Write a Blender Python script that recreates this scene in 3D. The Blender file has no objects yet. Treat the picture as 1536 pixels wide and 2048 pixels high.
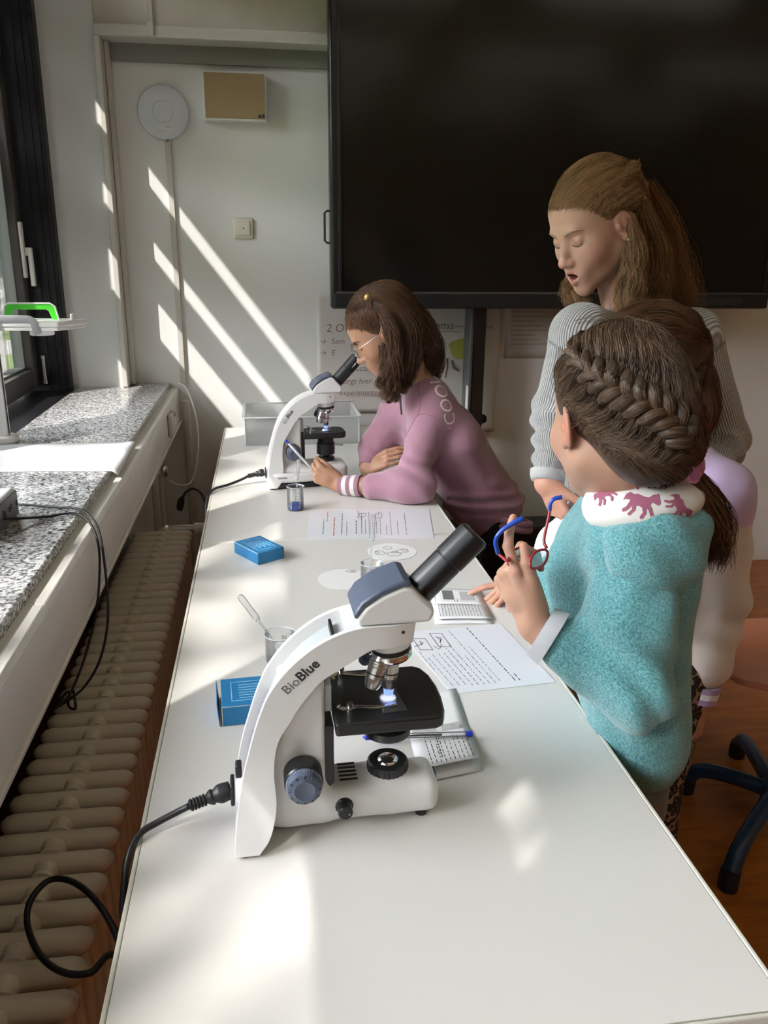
import bpy, bmesh, math, random
import numpy as np
from mathutils import Vector, Matrix, Euler

S = bpy.context.scene
COL = S.collection
PI = math.pi
random.seed(7)
RNG = np.random.default_rng(11)

# ------------------------------------------------------------------ camera
cam_data = bpy.data.cameras.new('camera')
cam_data.sensor_fit = 'VERTICAL'
cam_data.sensor_height = 24.0
cam_data.lens = 24.0 * 1650.0 / 2048.0
cam_data.clip_start = 0.02
cam = bpy.data.objects.new('camera', cam_data)
COL.objects.link(cam)
cam.matrix_world = Matrix(((0.98999084, 0.03355612, -0.13708438, 0.0),
                           (-0.14085215, 0.29601854, -0.94474002, 0.0),
                           (0.00887771, 0.95459259, 0.29778209, 1.456),
                           (0, 0, 0, 1)))
S.camera = cam

# ------------------------------------------------------------------ world, sun, exposure
world = bpy.data.worlds.new('sky')
S.world = world
world.use_nodes = True
wt = world.node_tree
wt.nodes.clear()
w_out = wt.nodes.new('ShaderNodeOutputWorld')
w_bg = wt.nodes.new('ShaderNodeBackground')
w_sky = wt.nodes.new('ShaderNodeTexSky')
w_sky.sky_type = 'NISHITA'
w_sky.sun_disc = False
w_sky.sun_elevation = math.radians(43)
w_sky.sun_rotation = math.radians(225)
w_hs = wt.nodes.new('ShaderNodeHueSaturation')
w_hs.inputs['Saturation'].default_value = 0.22
wt.links.new(w_sky.outputs[0], w_hs.inputs['Color'])
wt.links.new(w_hs.outputs[0], w_bg.inputs[0])
w_bg.inputs[1].default_value = 1.0
wt.links.new(w_bg.outputs[0], w_out.inputs[0])

SUN_DIR = Vector((0.70, 0.72, -0.93)).normalized()
sun_data = bpy.data.lights.new('sun', 'SUN')
sun_data.energy = 14.0
sun_data.angle = math.radians(0.53)
sun_data.color = (1.0, 0.965, 0.92)
sun = bpy.data.objects.new('sun', sun_data)
COL.objects.link(sun)
sun.rotation_euler = SUN_DIR.to_track_quat('-Z', 'Y').to_euler()
sun.location = (-6, -6, 9)

S.view_settings.view_transform = 'Standard'
S.view_settings.look = 'None'
S.view_settings.gamma = 1.0
S.view_settings.use_curve_mapping = False
S.view_settings.exposure = 2.2
S.cycles.max_bounces = 10
S.cycles.diffuse_bounces = 5
S.cycles.glossy_bounces = 4
S.cycles.transparent_max_bounces = 24
S.cycles.transmission_bounces = 8
S.cycles.sample_clamp_indirect = 6.0
S.cycles.caustics_reflective = False
S.cycles.caustics_refractive = False

# ------------------------------------------------------------------ materials
def nt_new(name):
    m = bpy.data.materials.new(name)
    m.use_nodes = True
    n = m.node_tree
    return m, n, n.nodes['Principled BSDF']

def nd(n, t, **kw):
    x = n.nodes.new(t)
    for k, v in kw.items():
        if k.startswith('i_'):
            x.inputs[k[2:].replace('_', ' ')].default_value = v
        elif k.startswith('n_'):
            x.inputs[int(k[2:])].default_value = v
        else:
            setattr(x, k, v)
    return x

def rgba(c):
    return (c[0], c[1], c[2], 1.0)

def mat(name, col, rough=0.5, metal=0.0, spec=0.5, vary=0.0, vscale=8.0, bump=0.0, bscale=200.0, coat=0.0, sheen=0.0, sss=0.0, bdetail=3.0):
    """principled surface with an optional mottled tint and a fine noise bump"""
    m, n, p = nt_new(name)
    p.inputs['Base Color'].default_value = rgba(col)
    p.inputs['Roughness'].default_value = rough
    p.inputs['Metallic'].default_value = metal
    p.inputs['Specular IOR Level'].default_value = spec
    p.inputs['Coat Weight'].default_value = coat
    p.inputs['Sheen Weight'].default_value = sheen
    if sss:
        p.inputs['Subsurface Weight'].default_value = sss
        p.inputs['Subsurface Radius'].default_value = (0.012, 0.005, 0.003)
        p.inputs['Subsurface Scale'].default_value = 0.6
    tc = nd(n, 'ShaderNodeTexCoord')
    if vary:
        t = nd(n, 'ShaderNodeTexNoise', i_Scale=vscale, i_Detail=5.0)
        n.links.new(tc.outputs['Object'], t.inputs['Vector'])
        mx = nd(n, 'ShaderNodeMix', data_type='RGBA')
        mx.inputs[6].default_value = rgba([max(0, c * (1 - vary)) for c in col])
        mx.inputs[7].default_value = rgba([min(1, c * (1 + vary)) for c in col])
        n.links.new(t.outputs[0], mx.inputs[0])
        n.links.new(mx.outputs[2], p.inputs['Base Color'])
    if bump:
        t2 = nd(n, 'ShaderNodeTexNoise', i_Scale=bscale, i_Detail=bdetail)
        n.links.new(tc.outputs['Object'], t2.inputs['Vector'])
        b = nd(n, 'ShaderNodeBump', i_Strength=bump, i_Distance=0.002)
        n.links.new(t2.outputs[0], b.inputs['Height'])
        n.links.new(b.outputs[0], p.inputs['Normal'])
    return m

def glass_mat(name, tint=(1, 1, 1), rough=0.02, gloss=1.0, see=1.0, milky=0.0):
    """thin clear sheet: transparent with a fresnel reflection"""
    m = bpy.data.materials.new(name)
    m.use_nodes = True
    n = m.node_tree
    n.nodes.clear()
    o = nd(n, 'ShaderNodeOutputMaterial')
    tr = nd(n, 'ShaderNodeBsdfTransparent')
    tr.inputs[0].default_value = rgba([c * see for c in tint])
    gl = nd(n, 'ShaderNodeBsdfGlossy', i_Roughness=rough)
    fr = nd(n, 'ShaderNodeFresnel', i_IOR=1.45)
    mu = nd(n, 'ShaderNodeMath', operation='MULTIPLY', n_1=gloss)
    mx = nd(n, 'ShaderNodeMixShader')
    n.links.new(fr.outputs[0], mu.inputs[0])
    n.links.new(mu.outputs[0], mx.inputs[0])
    n.links.new(tr.outputs[0], mx.inputs[1])
    n.links.new(gl.outputs[0], mx.inputs[2])
    if milky:
        df = nd(n, 'ShaderNodeBsdfDiffuse'); df.inputs[0].default_value = (.85, .86, .86, 1)
        tl = nd(n, 'ShaderNodeBsdfTranslucent'); tl.inputs[0].default_value = (.85, .86, .86, 1)
        m1 = nd(n, 'ShaderNodeMixShader'); m1.inputs[0].default_value = .5
        n.links.new(df.outputs[0], m1.inputs[1]); n.links.new(tl.outputs[0], m1.inputs[2])
        m2 = nd(n, 'ShaderNodeMixShader'); m2.inputs[0].default_value = milky
        n.links.new(mx.outputs[0], m2.inputs[1]); n.links.new(m1.outputs[0], m2.inputs[2])
        mx = m2
    n.links.new(mx.outputs[0], o.inputs[0])
    return m

def attr_mat(name, attr='Col', rough=0.5, sss=0.0, spec=0.4, bump=0.0, bscale=300.0, sheen=0.0, coat=0.0):
    """surface whose own colour is stored per vertex"""
    m, n, p = nt_new(name)
    a = nd(n, 'ShaderNodeAttribute', attribute_name=attr)
    n.links.new(a.outputs['Color'], p.inputs['Base Color'])
    p.inputs['Roughness'].default_value = rough
    p.inputs['Specular IOR Level'].default_value = spec
    p.inputs['Sheen Weight'].default_value = sheen
    p.inputs['Coat Weight'].default_value = coat
    if sss:
        p.inputs['Subsurface Weight'].default_value = sss
        p.inputs['Subsurface Radius'].default_value = (0.012, 0.005, 0.003)
        p.inputs['Subsurface Scale'].default_value = 0.5
    if bump:
        tc = nd(n, 'ShaderNodeTexCoord')
        t2 = nd(n, 'ShaderNodeTexNoise', i_Scale=bscale, i_Detail=3.0)
        n.links.new(tc.outputs['Object'], t2.inputs['Vector'])
        b = nd(n, 'ShaderNodeBump', i_Strength=bump, i_Distance=0.001)
        n.links.new(t2.outputs[0], b.inputs['Height'])
        n.links.new(b.outputs[0], p.inputs['Normal'])
    return m

# ------------------------------------------------------------------ scene objects
def tag(o, label=None, cat=None, group=None, kind=None):
    if label: o['label'] = label
    if cat: o['category'] = cat
    if group: o['group'] = group
    if kind: o['kind'] = kind
    return o

def thing(name, label, cat, loc=(0, 0, 0), rotz=0.0, group=None):
    o = bpy.data.objects.new(name, None)
    o.empty_display_size = 0.05
    COL.objects.link(o)
    o.location = loc
    o.rotation_euler = (0, 0, rotz)
    return tag(o, label, cat, group)

def root_of(o):
    while o.parent: o = o.parent
    return o

class MB:
    """collects vertices and faces; build() makes ONE mesh object"""
    def __init__(s):
        s.v = []; s.f = []
    def add(s, v, f):
        k = len(s.v)
        s.v += [tuple(p) for p in v]
        s.f += [tuple(i + k for i in q) for q in f]
        return s
    def box(s, a, b, M=None):
        x0, y0, z0 = a; x1, y1, z1 = b
        v = [(x0,y0,z0),(x1,y0,z0),(x1,y1,z0),(x0,y1,z0),(x0,y0,z1),(x1,y0,z1),(x1,y1,z1),(x0,y1,z1)]
        if M is not None: v = [tuple(M @ Vector(p)) for p in v]
        return s.add(v, [(0,3,2,1),(4,5,6,7),(0,1,5,4),(1,2,6,5),(2,3,7,6),(3,0,4,7)])
    def prism(s, poly, h0, h1, f=None):
        """poly: list of 2-D points; f maps (a, b, h) to 3-D"""
        f = f or (lambda a, b, h: (a, b, h))
        n = len(poly)
        v = [f(a, b, h0) for a, b in poly] + [f(a, b, h1) for a, b in poly]
        fs = [tuple(range(n))[::-1], tuple(range(n, 2 * n))]
        fs += [(i, (i + 1) % n, n + (i + 1) % n, n + i) for i in range(n)]
        return s.add(v, fs)
    def lathe(s, prof, seg=24, M=None, cap=True):
        """prof: list of (radius, height) about +Z"""
        v = []; n = len(prof)
        for i in range(seg):
            a = 2 * PI * i / seg
            for r, h in prof: v.append((r * math.cos(a), r * math.sin(a), h))
        fs = []
        for i in range(seg):
            j = (i + 1) % seg
            for k in range(n - 1):
                fs.append((i * n + k, j * n + k, j * n + k + 1, i * n + k + 1))
        if cap:
            if prof[0][0] > 1e-6: fs.append(tuple(i * n for i in range(seg))[::-1])
            if prof[-1][0] > 1e-6: fs.append(tuple(i * n + n - 1 for i in range(seg)))
        if M is not None: v = [tuple(M @ Vector(p)) for p in v]
        return s.add(v, fs)
    def tube(s, pts, r, seg=8, cap=True, squash=None):
        """r: radius or list of radii; squash=(up vector, factor) flattens the section"""
        P = [Vector(p) for p in pts]; n = len(P)
        R = r if isinstance(r, (list, tuple)) else [r] * n
        up = None; v = []
        for i in range(n):
            t = (P[min(i + 1, n - 1)] - P[max(i - 1, 0)])
            if t.length < 1e-9: t = Vector((0, 0, 1))
            t.normalize()
            if squash: up = Vector(squash[0])
            if up is None:
                up = Vector((0, 0, 1)) if abs(t.z) < 0.9 else Vector((1, 0, 0))
            a = up - t * up.dot(t)
            if a.length < 1e-6: a = t.orthogonal()
            a.normalize(); b = t.cross(a); up = a
            k = squash[1] if squash else 1.0
            for j in range(seg):
                c = 2 * PI * j / seg
                v.append(tuple(P[i] + a * (R[i] * math.cos(c) * k) + b * (R[i] * math.sin(c))))
        fs = [(i * seg + j, i * seg + (j + 1) % seg, (i + 1) * seg + (j + 1) % seg, (i + 1) * seg + j) for i in range(n - 1) for j in range(seg)]
        if cap:
            fs.append(tuple(range(seg))[::-1]); fs.append(tuple(range((n - 1) * seg, n * seg)))
        return s.add(v, fs)
    def ball(s, c, r, seg=16, rings=10, R=None):
        r = (r, r, r) if not isinstance(r, (tuple, list)) else r
        prof = []
        v = []; f = []
        for i in range(rings + 1):
            th = PI * i / rings
            for j in range(seg):
                a = 2 * PI * j / seg
                p = Vector((r[0] * math.sin(th) * math.cos(a), r[1] * math.sin(th) * math.sin(a), -r[2] * math.cos(th)))
                if R is not None: p = R @ p
                v.append(tuple(p + Vector(c)))
        for i in range(rings):
            for j in range(seg):
                f.append((i * seg + j, i * seg + (j + 1) % seg, (i + 1) * seg + (j + 1) % seg, (i + 1) * seg + j))
        return s.add(v, f)
    def build(s, name, m, parent=None, bevel=0.0, seg=2, angle=35, world=True, smooth=True):
        return mesh_obj(name, s.v, s.f, m, parent, bevel, seg, angle, world, smooth)

def mesh_obj(name, v, f, m, parent=None, bevel=0.0, seg=2, angle=35, world=True, smooth=True, cols=None, floats=None):
    me = bpy.data.meshes.new(name)
    me.from_pydata([tuple(map(float, p)) for p in v] if not isinstance(v, np.ndarray) else v.tolist(), [], f if not isinstance(f, np.ndarray) else f.tolist())
    if parent is not None and world:
        me.transform(root_of(parent).matrix_basis.inverted())
    if cols is not None:
        ca = me.color_attributes.new('Col', 'FLOAT_COLOR', 'POINT')
        c4 = np.ones((len(v), 4), np.float32); c4[:, :3] = cols
        ca.data.foreach_set('color', c4.ravel())
    if floats:
        for k, a in floats.items():
            at = me.attributes.new(k, 'FLOAT', 'POINT')
            at.data.foreach_set('value', np.asarray(a, np.float32))
    bm = bmesh.new(); bm.from_mesh(me)
    bmesh.ops.remove_doubles(bm, verts=bm.verts, dist=1e-7)
    bmesh.ops.recalc_face_normals(bm, faces=bm.faces)
    bm.to_mesh(me); bm.free()
    if smooth:
        me.shade_smooth()
        if angle < 180: me.set_sharp_from_angle(angle=math.radians(angle))
    if m is not None: me.materials.append(m)
    o = bpy.data.objects.new(name, me)
    COL.objects.link(o)
    if parent is not None: o.parent = parent
    if bevel:
        b = o.modifiers.new('bevel', 'BEVEL')
        b.width = bevel; b.segments = seg; b.limit_method = 'ANGLE'; b.angle_limit = math.radians(40)
        b.harden_normals = False
    return o

def struct(name, mb, m, label=None, bevel=0.0, **kw):
    o = mb.build(name, m, None, bevel, **kw)
    o['kind'] = 'structure'
    if label: o['label'] = label
    return o

def spline(pts, n=40):
    """Catmull-Rom through the points"""
    P = [np.array(p, float) for p in pts]
    P = [2 * P[0] - P[1]] + P + [2 * P[-1] - P[-2]]
    out = []
    m = len(P) - 3
    for i in range(n):
        t = i / (n - 1) * m
        k = min(int(t), m - 1); t -= k
        a, b, c, d = P[k:k + 4]
        out.append(0.5 * (2 * b + (c - a) * t + (2 * a - 5 * b + 4 * c - d) * t * t + (3 * b - 3 * c + d - a) * t ** 3))
    return out

def text_part(name, body, size, M, m, parent, bold=False, depth=0.0002, shear=0.0, align='CENTER'):
    """flat lettering turned into a mesh; M places the text plane in world space"""
    cu = bpy.data.curves.new(name, 'FONT')
    cu.body = body; cu.size = size; cu.align_x = align; cu.align_y = 'CENTER'
    cu.extrude = depth; cu.shear = shear; cu.resolution_u = 3
    if bold: cu.offset = size * 0.022
    o = bpy.data.objects.new(name, cu)
    COL.objects.link(o)
    dg = bpy.context.evaluated_depsgraph_get()
    me = bpy.data.meshes.new_from_object(o.evaluated_get(dg))
    bpy.data.objects.remove(o); bpy.data.curves.remove(cu)
    me.transform(M)
    if parent is not None: me.transform(root_of(parent).matrix_basis.inverted())
    me.materials.clear(); me.materials.append(m)
    r = bpy.data.objects.new(name, me)
    COL.objects.link(r)
    if parent is not None: r.parent = parent
    return r

def frame_M(o, x, y):
    """matrix with origin o, text direction x, text up y"""
    x = Vector(x).normalized(); z = x.cross(Vector(y)).normalized(); y = z.cross(x)
    return Matrix(((x.x, y.x, z.x, o[0]), (x.y, y.y, z.y, o[1]), (x.z, y.z, z.z, o[2]), (0, 0, 0, 1)))

def axis_M(a, b):
    """matrix whose +Z runs from a to b, origin a"""
    a = Vector(a); z = (Vector(b) - a).normalized()
    return Matrix.Translation(a) @ z.to_track_quat('Z', 'Y').to_matrix().to_4x4()

# ------------------------------------------------------------------ implicit surfaces (bodies, cloth, hair masses)
class SDF:
    def __init__(s):
        s.ops = []
    def _add(s, fn, c, R, op, k):
        s.ops.append((fn, np.array(c, float), float(R), op, k)); return s
    def rc(s, a, b, r1, r2, op='u', k=0.01):
        a = np.array(a, float); b = np.array(b, float); ab = b - a; L = max(ab @ ab, 1e-12)
        def fn(p):
            t = np.clip((p - a) @ ab / L, 0, 1)
            return np.linalg.norm(p - a - t[:, None] * ab, axis=1) - (r1 + (r2 - r1) * t)
        return s._add(fn, (a + b) / 2, math.sqrt(L) / 2 + max(r1, r2), op, k)
    def chain(s, pts, rs, op='u', k=0.01):
        for i in range(len(pts) - 1): s.rc(pts[i], pts[i + 1], rs[i], rs[i + 1], op, k)
        return s
    def el(s, c, r, R=None, op='u', k=0.01):
        c = np.array(c, float); r = np.array(r, float)
        R = None if R is None else np.array(R, float)
        def fn(p):
            q = p - c
            if R is not None: q = q @ R
            k0 = np.linalg.norm(q / r, axis=1); k1 = np.linalg.norm(q / r ** 2, axis=1)
            return k0 * (k0 - 1) / np.maximum(k1, 1e-9)
        return s._add(fn, c, r.max(), op, k)
    def bx(s, c, h, r=0.0, R=None, op='u', k=0.01):
        c = np.array(c, float); h = np.array(h, float)
        R = None if R is None else np.array(R, float)
        def fn(p):
            q = p - c
            if R is not None: q = q @ R
            q = np.abs(q) - (h - r)
            return np.linalg.norm(np.maximum(q, 0), axis=1) + np.minimum(q.max(axis=1), 0) - r
        return s._add(fn, c, np.linalg.norm(h), op, k)
    def ec(s, a, b, side, ra, rb, op='u', k=0.02):
        """tapered capsule of elliptic section: ra, rb = (half width along side, half depth)"""
        a = np.array(a, float); b = np.array(b, float); ab = b - a; L = ab @ ab
        ax = ab / math.sqrt(L); sd = np.array(side, float); sd -= ax * (sd @ ax); sd /= np.linalg.norm(sd)
        dp = np.cross(ax, sd); ra = np.array(ra, float); rb = np.array(rb, float)
        def fn(p):
            t = np.clip((p - a) @ ab / L, 0, 1)
            q = p - a - t[:, None] * ab
            w = ra[0] + (rb[0] - ra[0]) * t; d = ra[1] + (rb[1] - ra[1]) * t
            x = q @ sd; y = q @ dp; z = q @ ax
            mn = np.minimum(w, d)
            k0 = np.sqrt((x / w) ** 2 + (y / d) ** 2 + (z / mn) ** 2)
            k1 = np.sqrt((x / w ** 2) ** 2 + (y / d ** 2) ** 2 + (z / mn ** 2) ** 2)
            return k0 * (k0 - 1) / np.maximum(k1, 1e-9)
        return s._add(fn, (a + b) / 2, math.sqrt(L) / 2 + max(ra.max(), rb.max()), op, k)
    def disp(s, f, amp):
        s.ops.append((f, None, amp, 'd', 0)); return s
    def _mix(s, d, e, op, k):
        if op == 'u':
            h = np.maximum(k - np.abs(d - e), 0) / k
            return np.minimum(d, e) - h * h * k * 0.25
        if op == 's':
            e = -e
            h = np.maximum(k - np.abs(d - e), 0) / k
            return np.maximum(d, e) + h * h * k * 0.25
        e_ = e   # intersection
        h = np.maximum(k - np.abs(d - e_), 0) / k
        return np.maximum(d, e_) + h * h * k * 0.25
    def eval(s, P):
        P = np.asarray(P, float)
        d = np.full(len(P), 0.5)
        for fn, c, R, op, k in s.ops:
            if op == 'd': d = d + fn(P)
            else: d = s._mix(d, fn(P), op, max(k, 1e-5))
        return d
    def bounds(s):
        lo = np.full(3, 9e9); hi = -lo
        for fn, c, R, op, k in s.ops:
            if op == 'u':
                lo = np.minimum(lo, c - R - k); hi = np.maximum(hi, c + R + k)
        return lo, hi
    def mesh(s, h, B=8, lohi=None):
        """sparse naive surface nets; returns vertices (n,3) and quads (m,4)"""
        lo, hi = lohi if lohi is not None else s.bounds()
        lo = np.array(lo, float) - 2 * h; hi = np.array(hi, float) + 2 * h
        nb = np.maximum(np.ceil((hi - lo) / (h * B)).astype(int), 1)
        g = np.stack(np.meshgrid(*[np.arange(n) for n in nb], indexing='ij'), -1).reshape(-1, 3)
        cen = lo + (g + 0.5) * h * B
        rad = h * B * 0.87
        amp = sum(a for f, c, a, op, k in s.ops if op == 'd')
        dc = np.full(len(g), 0.5)
        for fn, c, R, op, k in s.ops:
            if op != 'd': dc = s._mix(dc, fn(cen), op, max(k, 1e-5))
        keep = np.abs(dc) < rad * 2.0 + amp + h
        g = g[keep]; cen = cen[keep]
        nB = len(g); m = B + 1
        off = np.stack(np.meshgrid(*[np.arange(m)] * 3, indexing='ij'), -1).reshape(-1, 3)
        d = np.full((nB, m ** 3), 0.5)
        P = lo + (g[:, None, :] * B + off[None]) * h
        for fn, c, R, op, k in s.ops:
            if op == 'd':
                d = d + fn(P.reshape(-1, 3)).reshape(nB, -1); continue
            sel = np.linalg.norm(cen - c, axis=1) < R * 1.7 + rad + 2.5 * k + 2 * h
            if op == 'i': sel = np.ones(nB, bool)
            if not sel.any(): continue
            e = fn(P[sel].reshape(-1, 3)).reshape(sel.sum(), -1)
            d[sel] = s._mix(d[sel], e, op, max(k, 1e-5))
        d = d.reshape(nB, m, m, m)
        ins = d < 0
        cs = [(i, j, k) for i in (0, 1) for j in (0, 1) for k in (0, 1)]
        sub = lambda A, c: A[:, c[0]:c[0] + B, c[1]:c[1] + B, c[2]:c[2] + B]
        cnt = sum(sub(ins, c).astype(np.int8) for c in cs)
        act = (cnt > 0) & (cnt < 8)
        bi, ci, cj, ck = np.nonzero(act)
        val = {c: sub(d, c)[bi, ci, cj, ck] for c in cs}
        acc = np.zeros((len(bi), 3)); num = np.zeros(len(bi))
        for a in cs:
            for ax in range(3):
                if a[ax] == 1: continue
                b = list(a); b[ax] = 1; b = tuple(b)
                va, vb = val[a], val[b]
                cr = (va < 0) != (vb < 0)
                t = np.where(cr, va / np.where(cr, va - vb, 1), 0)
                q = np.zeros((len(bi), 3)) + np.array(a, float)
                q[:, ax] += t
                acc += q * cr[:, None]; num += cr
        cell = g[bi] * B + np.stack([ci, cj, ck], -1)
        V = lo + (cell + acc / num[:, None]) * h
        dim = nb * B + 2
        key = lambda c: (c[:, 0] * dim[1] + c[:, 1]) * dim[2] + c[:, 2]
        kk = key(cell); order = np.argsort(kk); ks = kk[order]
        F = []
        for ax in range(3):
            b = [0, 0, 0]; b[ax] = 1
            va, vb = val[(0, 0, 0)], val[tuple(b)]
            cr = (va < 0) != (vb < 0)
            base = cell[cr]; flip = va[cr] < 0
            o1, o2 = [(1, 2), (2, 0), (0, 1)][ax]
            q = []
            ok = np.ones(len(base), bool)
            for s1, s2 in ((0, 0), (1, 0), (1, 1), (0, 1)):
                c = base.copy(); c[:, o1] -= s1; c[:, o2] -= s2
                ok &= (c >= 0).all(1)
                kx = key(c); i = np.clip(np.searchsorted(ks, kx), 0, len(ks) - 1)
                ok &= ks[i] == kx
                q.append(order[i])
            q = np.stack(q, -1)[ok]; fl = flip[ok]
            q[~fl] = q[~fl][:, ::-1]
            F.append(q)
        return V, np.concatenate(F)

def sdf_obj(name, sdf, h, m, parent=None, cols=None, floats=None, smooth_it=0, lohi=None):
    V, F = sdf.mesh(h, lohi=lohi)
    if smooth_it: V = relax(V, F, smooth_it)
    c = cols(V) if cols else None
    fl = {k: f(V) for k, f in floats.items()} if floats else None
    return quad_obj(name, V, F, m, parent, c, fl)

def relax(V, F, it=1, w=0.5):
    V = V.copy()
    E = np.concatenate([F[:, [0, 1]], F[:, [1, 2]], F[:, [2, 3]], F[:, [3, 0]]])
    E = np.concatenate([E, E[:, ::-1]])
    n = np.bincount(E[:, 0], minlength=len(V)).astype(float)
    for _ in range(it):
        a = np.stack([np.bincount(E[:, 0], V[E[:, 1], j], len(V)) for j in range(3)], -1)
        V += w * (a / np.maximum(n, 1)[:, None] - V)
    return V

def quad_obj(name, V, F, m, parent=None, cols=None, floats=None):
    """fast mesh object from numpy quads, world coordinates"""
    me = bpy.data.meshes.new(name)
    me.vertices.add(len(V)); me.vertices.foreach_set('co', np.asarray(V, np.float32).ravel())
    me.loops.add(F.size); me.loops.foreach_set('vertex_index', F.astype(np.int32).ravel())
    me.polygons.add(len(F))
    me.polygons.foreach_set('loop_start', np.arange(0, F.size, 4, dtype=np.int32))
    me.update(calc_edges=True)
    me.validate()
    if cols is not None:
        ca = me.color_attributes.new('Col', 'FLOAT_COLOR', 'POINT')
        c4 = np.ones((len(V), 4), np.float32); c4[:, :3] = cols
        ca.data.foreach_set('color', c4.ravel())
    if floats:
        for k, a in floats.items():
            at = me.attributes.new(k, 'FLOAT', 'POINT')
            at.data.foreach_set('value', np.asarray(a, np.float32))
    me.shade_smooth()
    me.materials.append(m)
    if parent is not None: me.transform(root_of(parent).matrix_basis.inverted())
    o = bpy.data.objects.new(name, me)
    COL.objects.link(o)
    if parent is not None: o.parent = parent
    return o

def wave_noise(P, f, seed=0):
    """cheap smooth 3-D noise in about -1..1"""
    r = np.random.default_rng(seed)
    o = np.zeros(len(P))
    for i in range(6):
        d = r.normal(size=3); d /= np.linalg.norm(d)
        o += np.sin(P @ d * f * r.uniform(0.6, 1.6) + r.uniform(0, 6.28) + 1.3 * np.sin(P @ r.normal(size=3) * f * 0.5))
    return o / 3.5


# ------------------------------------------------------------------ shared materials
M_wall = mat('wall_paint', (0.71, 0.72, 0.705), 0.62, vary=0.035, vscale=3.0, bump=0.12, bscale=60)
M_door = mat('door_paint', (0.80, 0.80, 0.785), 0.5, vary=0.03, vscale=2.5, bump=0.08, bscale=40)
M_trim = mat('trim_paint', (0.60, 0.57, 0.52), 0.5, vary=0.05, bump=0.1, bscale=30)
M_lintel = mat('lintel_grey', (0.27, 0.27, 0.25), 0.55, vary=0.05)
M_white = mat('white_paint', (0.80, 0.78, 0.74), 0.4, vary=0.03)
M_black = mat('black_plastic', (0.012, 0.012, 0.013), 0.35, bump=0.05, bscale=400)
M_blackmetal = mat('black_lacquer', (0.010, 0.010, 0.011), 0.3)
M_rubber = mat('black_rubber', (0.008, 0.008, 0.009), 0.45)
M_chrome = mat('chrome', (0.72, 0.71, 0.69), 0.14, metal=1.0)
M_steel = mat('brushed_steel', (0.5, 0.49, 0.47), 0.3, metal=1.0)
M_ink = mat('black_ink', (0.03, 0.03, 0.035), 0.7)
M_clear = glass_mat('clear_glass', (0.97, 0.985, 0.98), 0.02, 1.0)
M_lens = glass_mat('lens_glass', (0.97, 0.98, 0.98), 0.01, 0.4)
M_pane = glass_mat('window_glass', (0.955, 0.955, 0.945), 0.0, 0.9)
M_plasticw = mat('white_plastic', (0.78, 0.78, 0.77), 0.35)

def concrete_mat():
    m, n, p = nt_new('raw_concrete')
    tc = nd(n, 'ShaderNodeTexCoord')
    a = nd(n, 'ShaderNodeTexNoise', i_Scale=5.0, i_Detail=8.0)
    v = nd(n, 'ShaderNodeTexVoronoi', i_Scale=34.0)
    n.links.new(tc.outputs['Object'], a.inputs['Vector']); n.links.new(tc.outputs['Object'], v.inputs['Vector'])
    r = nd(n, 'ShaderNodeValToRGB')
    r.color_ramp.elements[0].position = 0.3; r.color_ramp.elements[0].color = (0.58, 0.545, 0.47, 1)
    r.color_ramp.elements[1].position = 0.7; r.color_ramp.elements[1].color = (0.68, 0.645, 0.56, 1)
    n.links.new(a.outputs[0], r.inputs[0])
    h = nd(n, 'ShaderNodeValToRGB')
    h.color_ramp.elements[0].position = 0.02; h.color_ramp.elements[0].color = (0.3, 0.3, 0.3, 1)
    h.color_ramp.elements[1].position = 0.075; h.color_ramp.elements[1].color = (1, 1, 1, 1)
    n.links.new(v.outputs['Distance'], h.inputs[0])
    mx = nd(n, 'ShaderNodeMix', data_type='RGBA', blend_type='MULTIPLY'); mx.inputs[0].default_value = 0.8
    n.links.new(r.outputs[0], mx.inputs[6]); n.links.new(h.outputs[0], mx.inputs[7])
    n.links.new(mx.outputs[2], p.inputs['Base Color'])
    b = nd(n, 'ShaderNodeBump', i_Strength=0.5, i_Distance=0.003)
    n.links.new(h.outputs[0], b.inputs['Height']); n.links.new(b.outputs[0], p.inputs['Normal'])
    p.inputs['Roughness'].default_value = 0.8
    return m
M_concrete = concrete_mat()

def granite_mat():
    m, n, p = nt_new('polished_granite')
    tc = nd(n, 'ShaderNodeTexCoord')
    a = nd(n, 'ShaderNodeTexNoise', i_Scale=150.0, i_Detail=3.0)
    v = nd(n, 'ShaderNodeTexVoronoi', i_Scale=210.0)
    c = nd(n, 'ShaderNodeTexNoise', i_Scale=330.0, i_Detail=2.0)
    for q in (a, v, c): n.links.new(tc.outputs['Object'], q.inputs['Vector'])
    r = nd(n, 'ShaderNodeValToRGB'); e = r.color_ramp.elements
    e[0].position = 0.36; e[0].color = (0.045, 0.043, 0.042, 1)
    e[1].position = 0.60; e[1].color = (0.56, 0.54, 0.51, 1)
    x = e.new(0.47); x.color = (0.27, 0.25, 0.235, 1)
    n.links.new(a.outputs[0], r.inputs[0])
    mx = nd(n, 'ShaderNodeMix', data_type='RGBA', blend_type='OVERLAY'); mx.inputs[0].default_value = 0.55
    n.links.new(r.outputs[0], mx.inputs[6]); n.links.new(v.outputs['Color'], mx.inputs[7])
    hs = nd(n, 'ShaderNodeHueSaturation', i_Saturation=0.12)
    n.links.new(mx.outputs[2], hs.inputs['Color'])
    n.links.new(hs.outputs[0], p.inputs['Base Color'])
    p.inputs['Roughness'].default_value = 0.12
    return m
M_granite = granite_mat()

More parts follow.
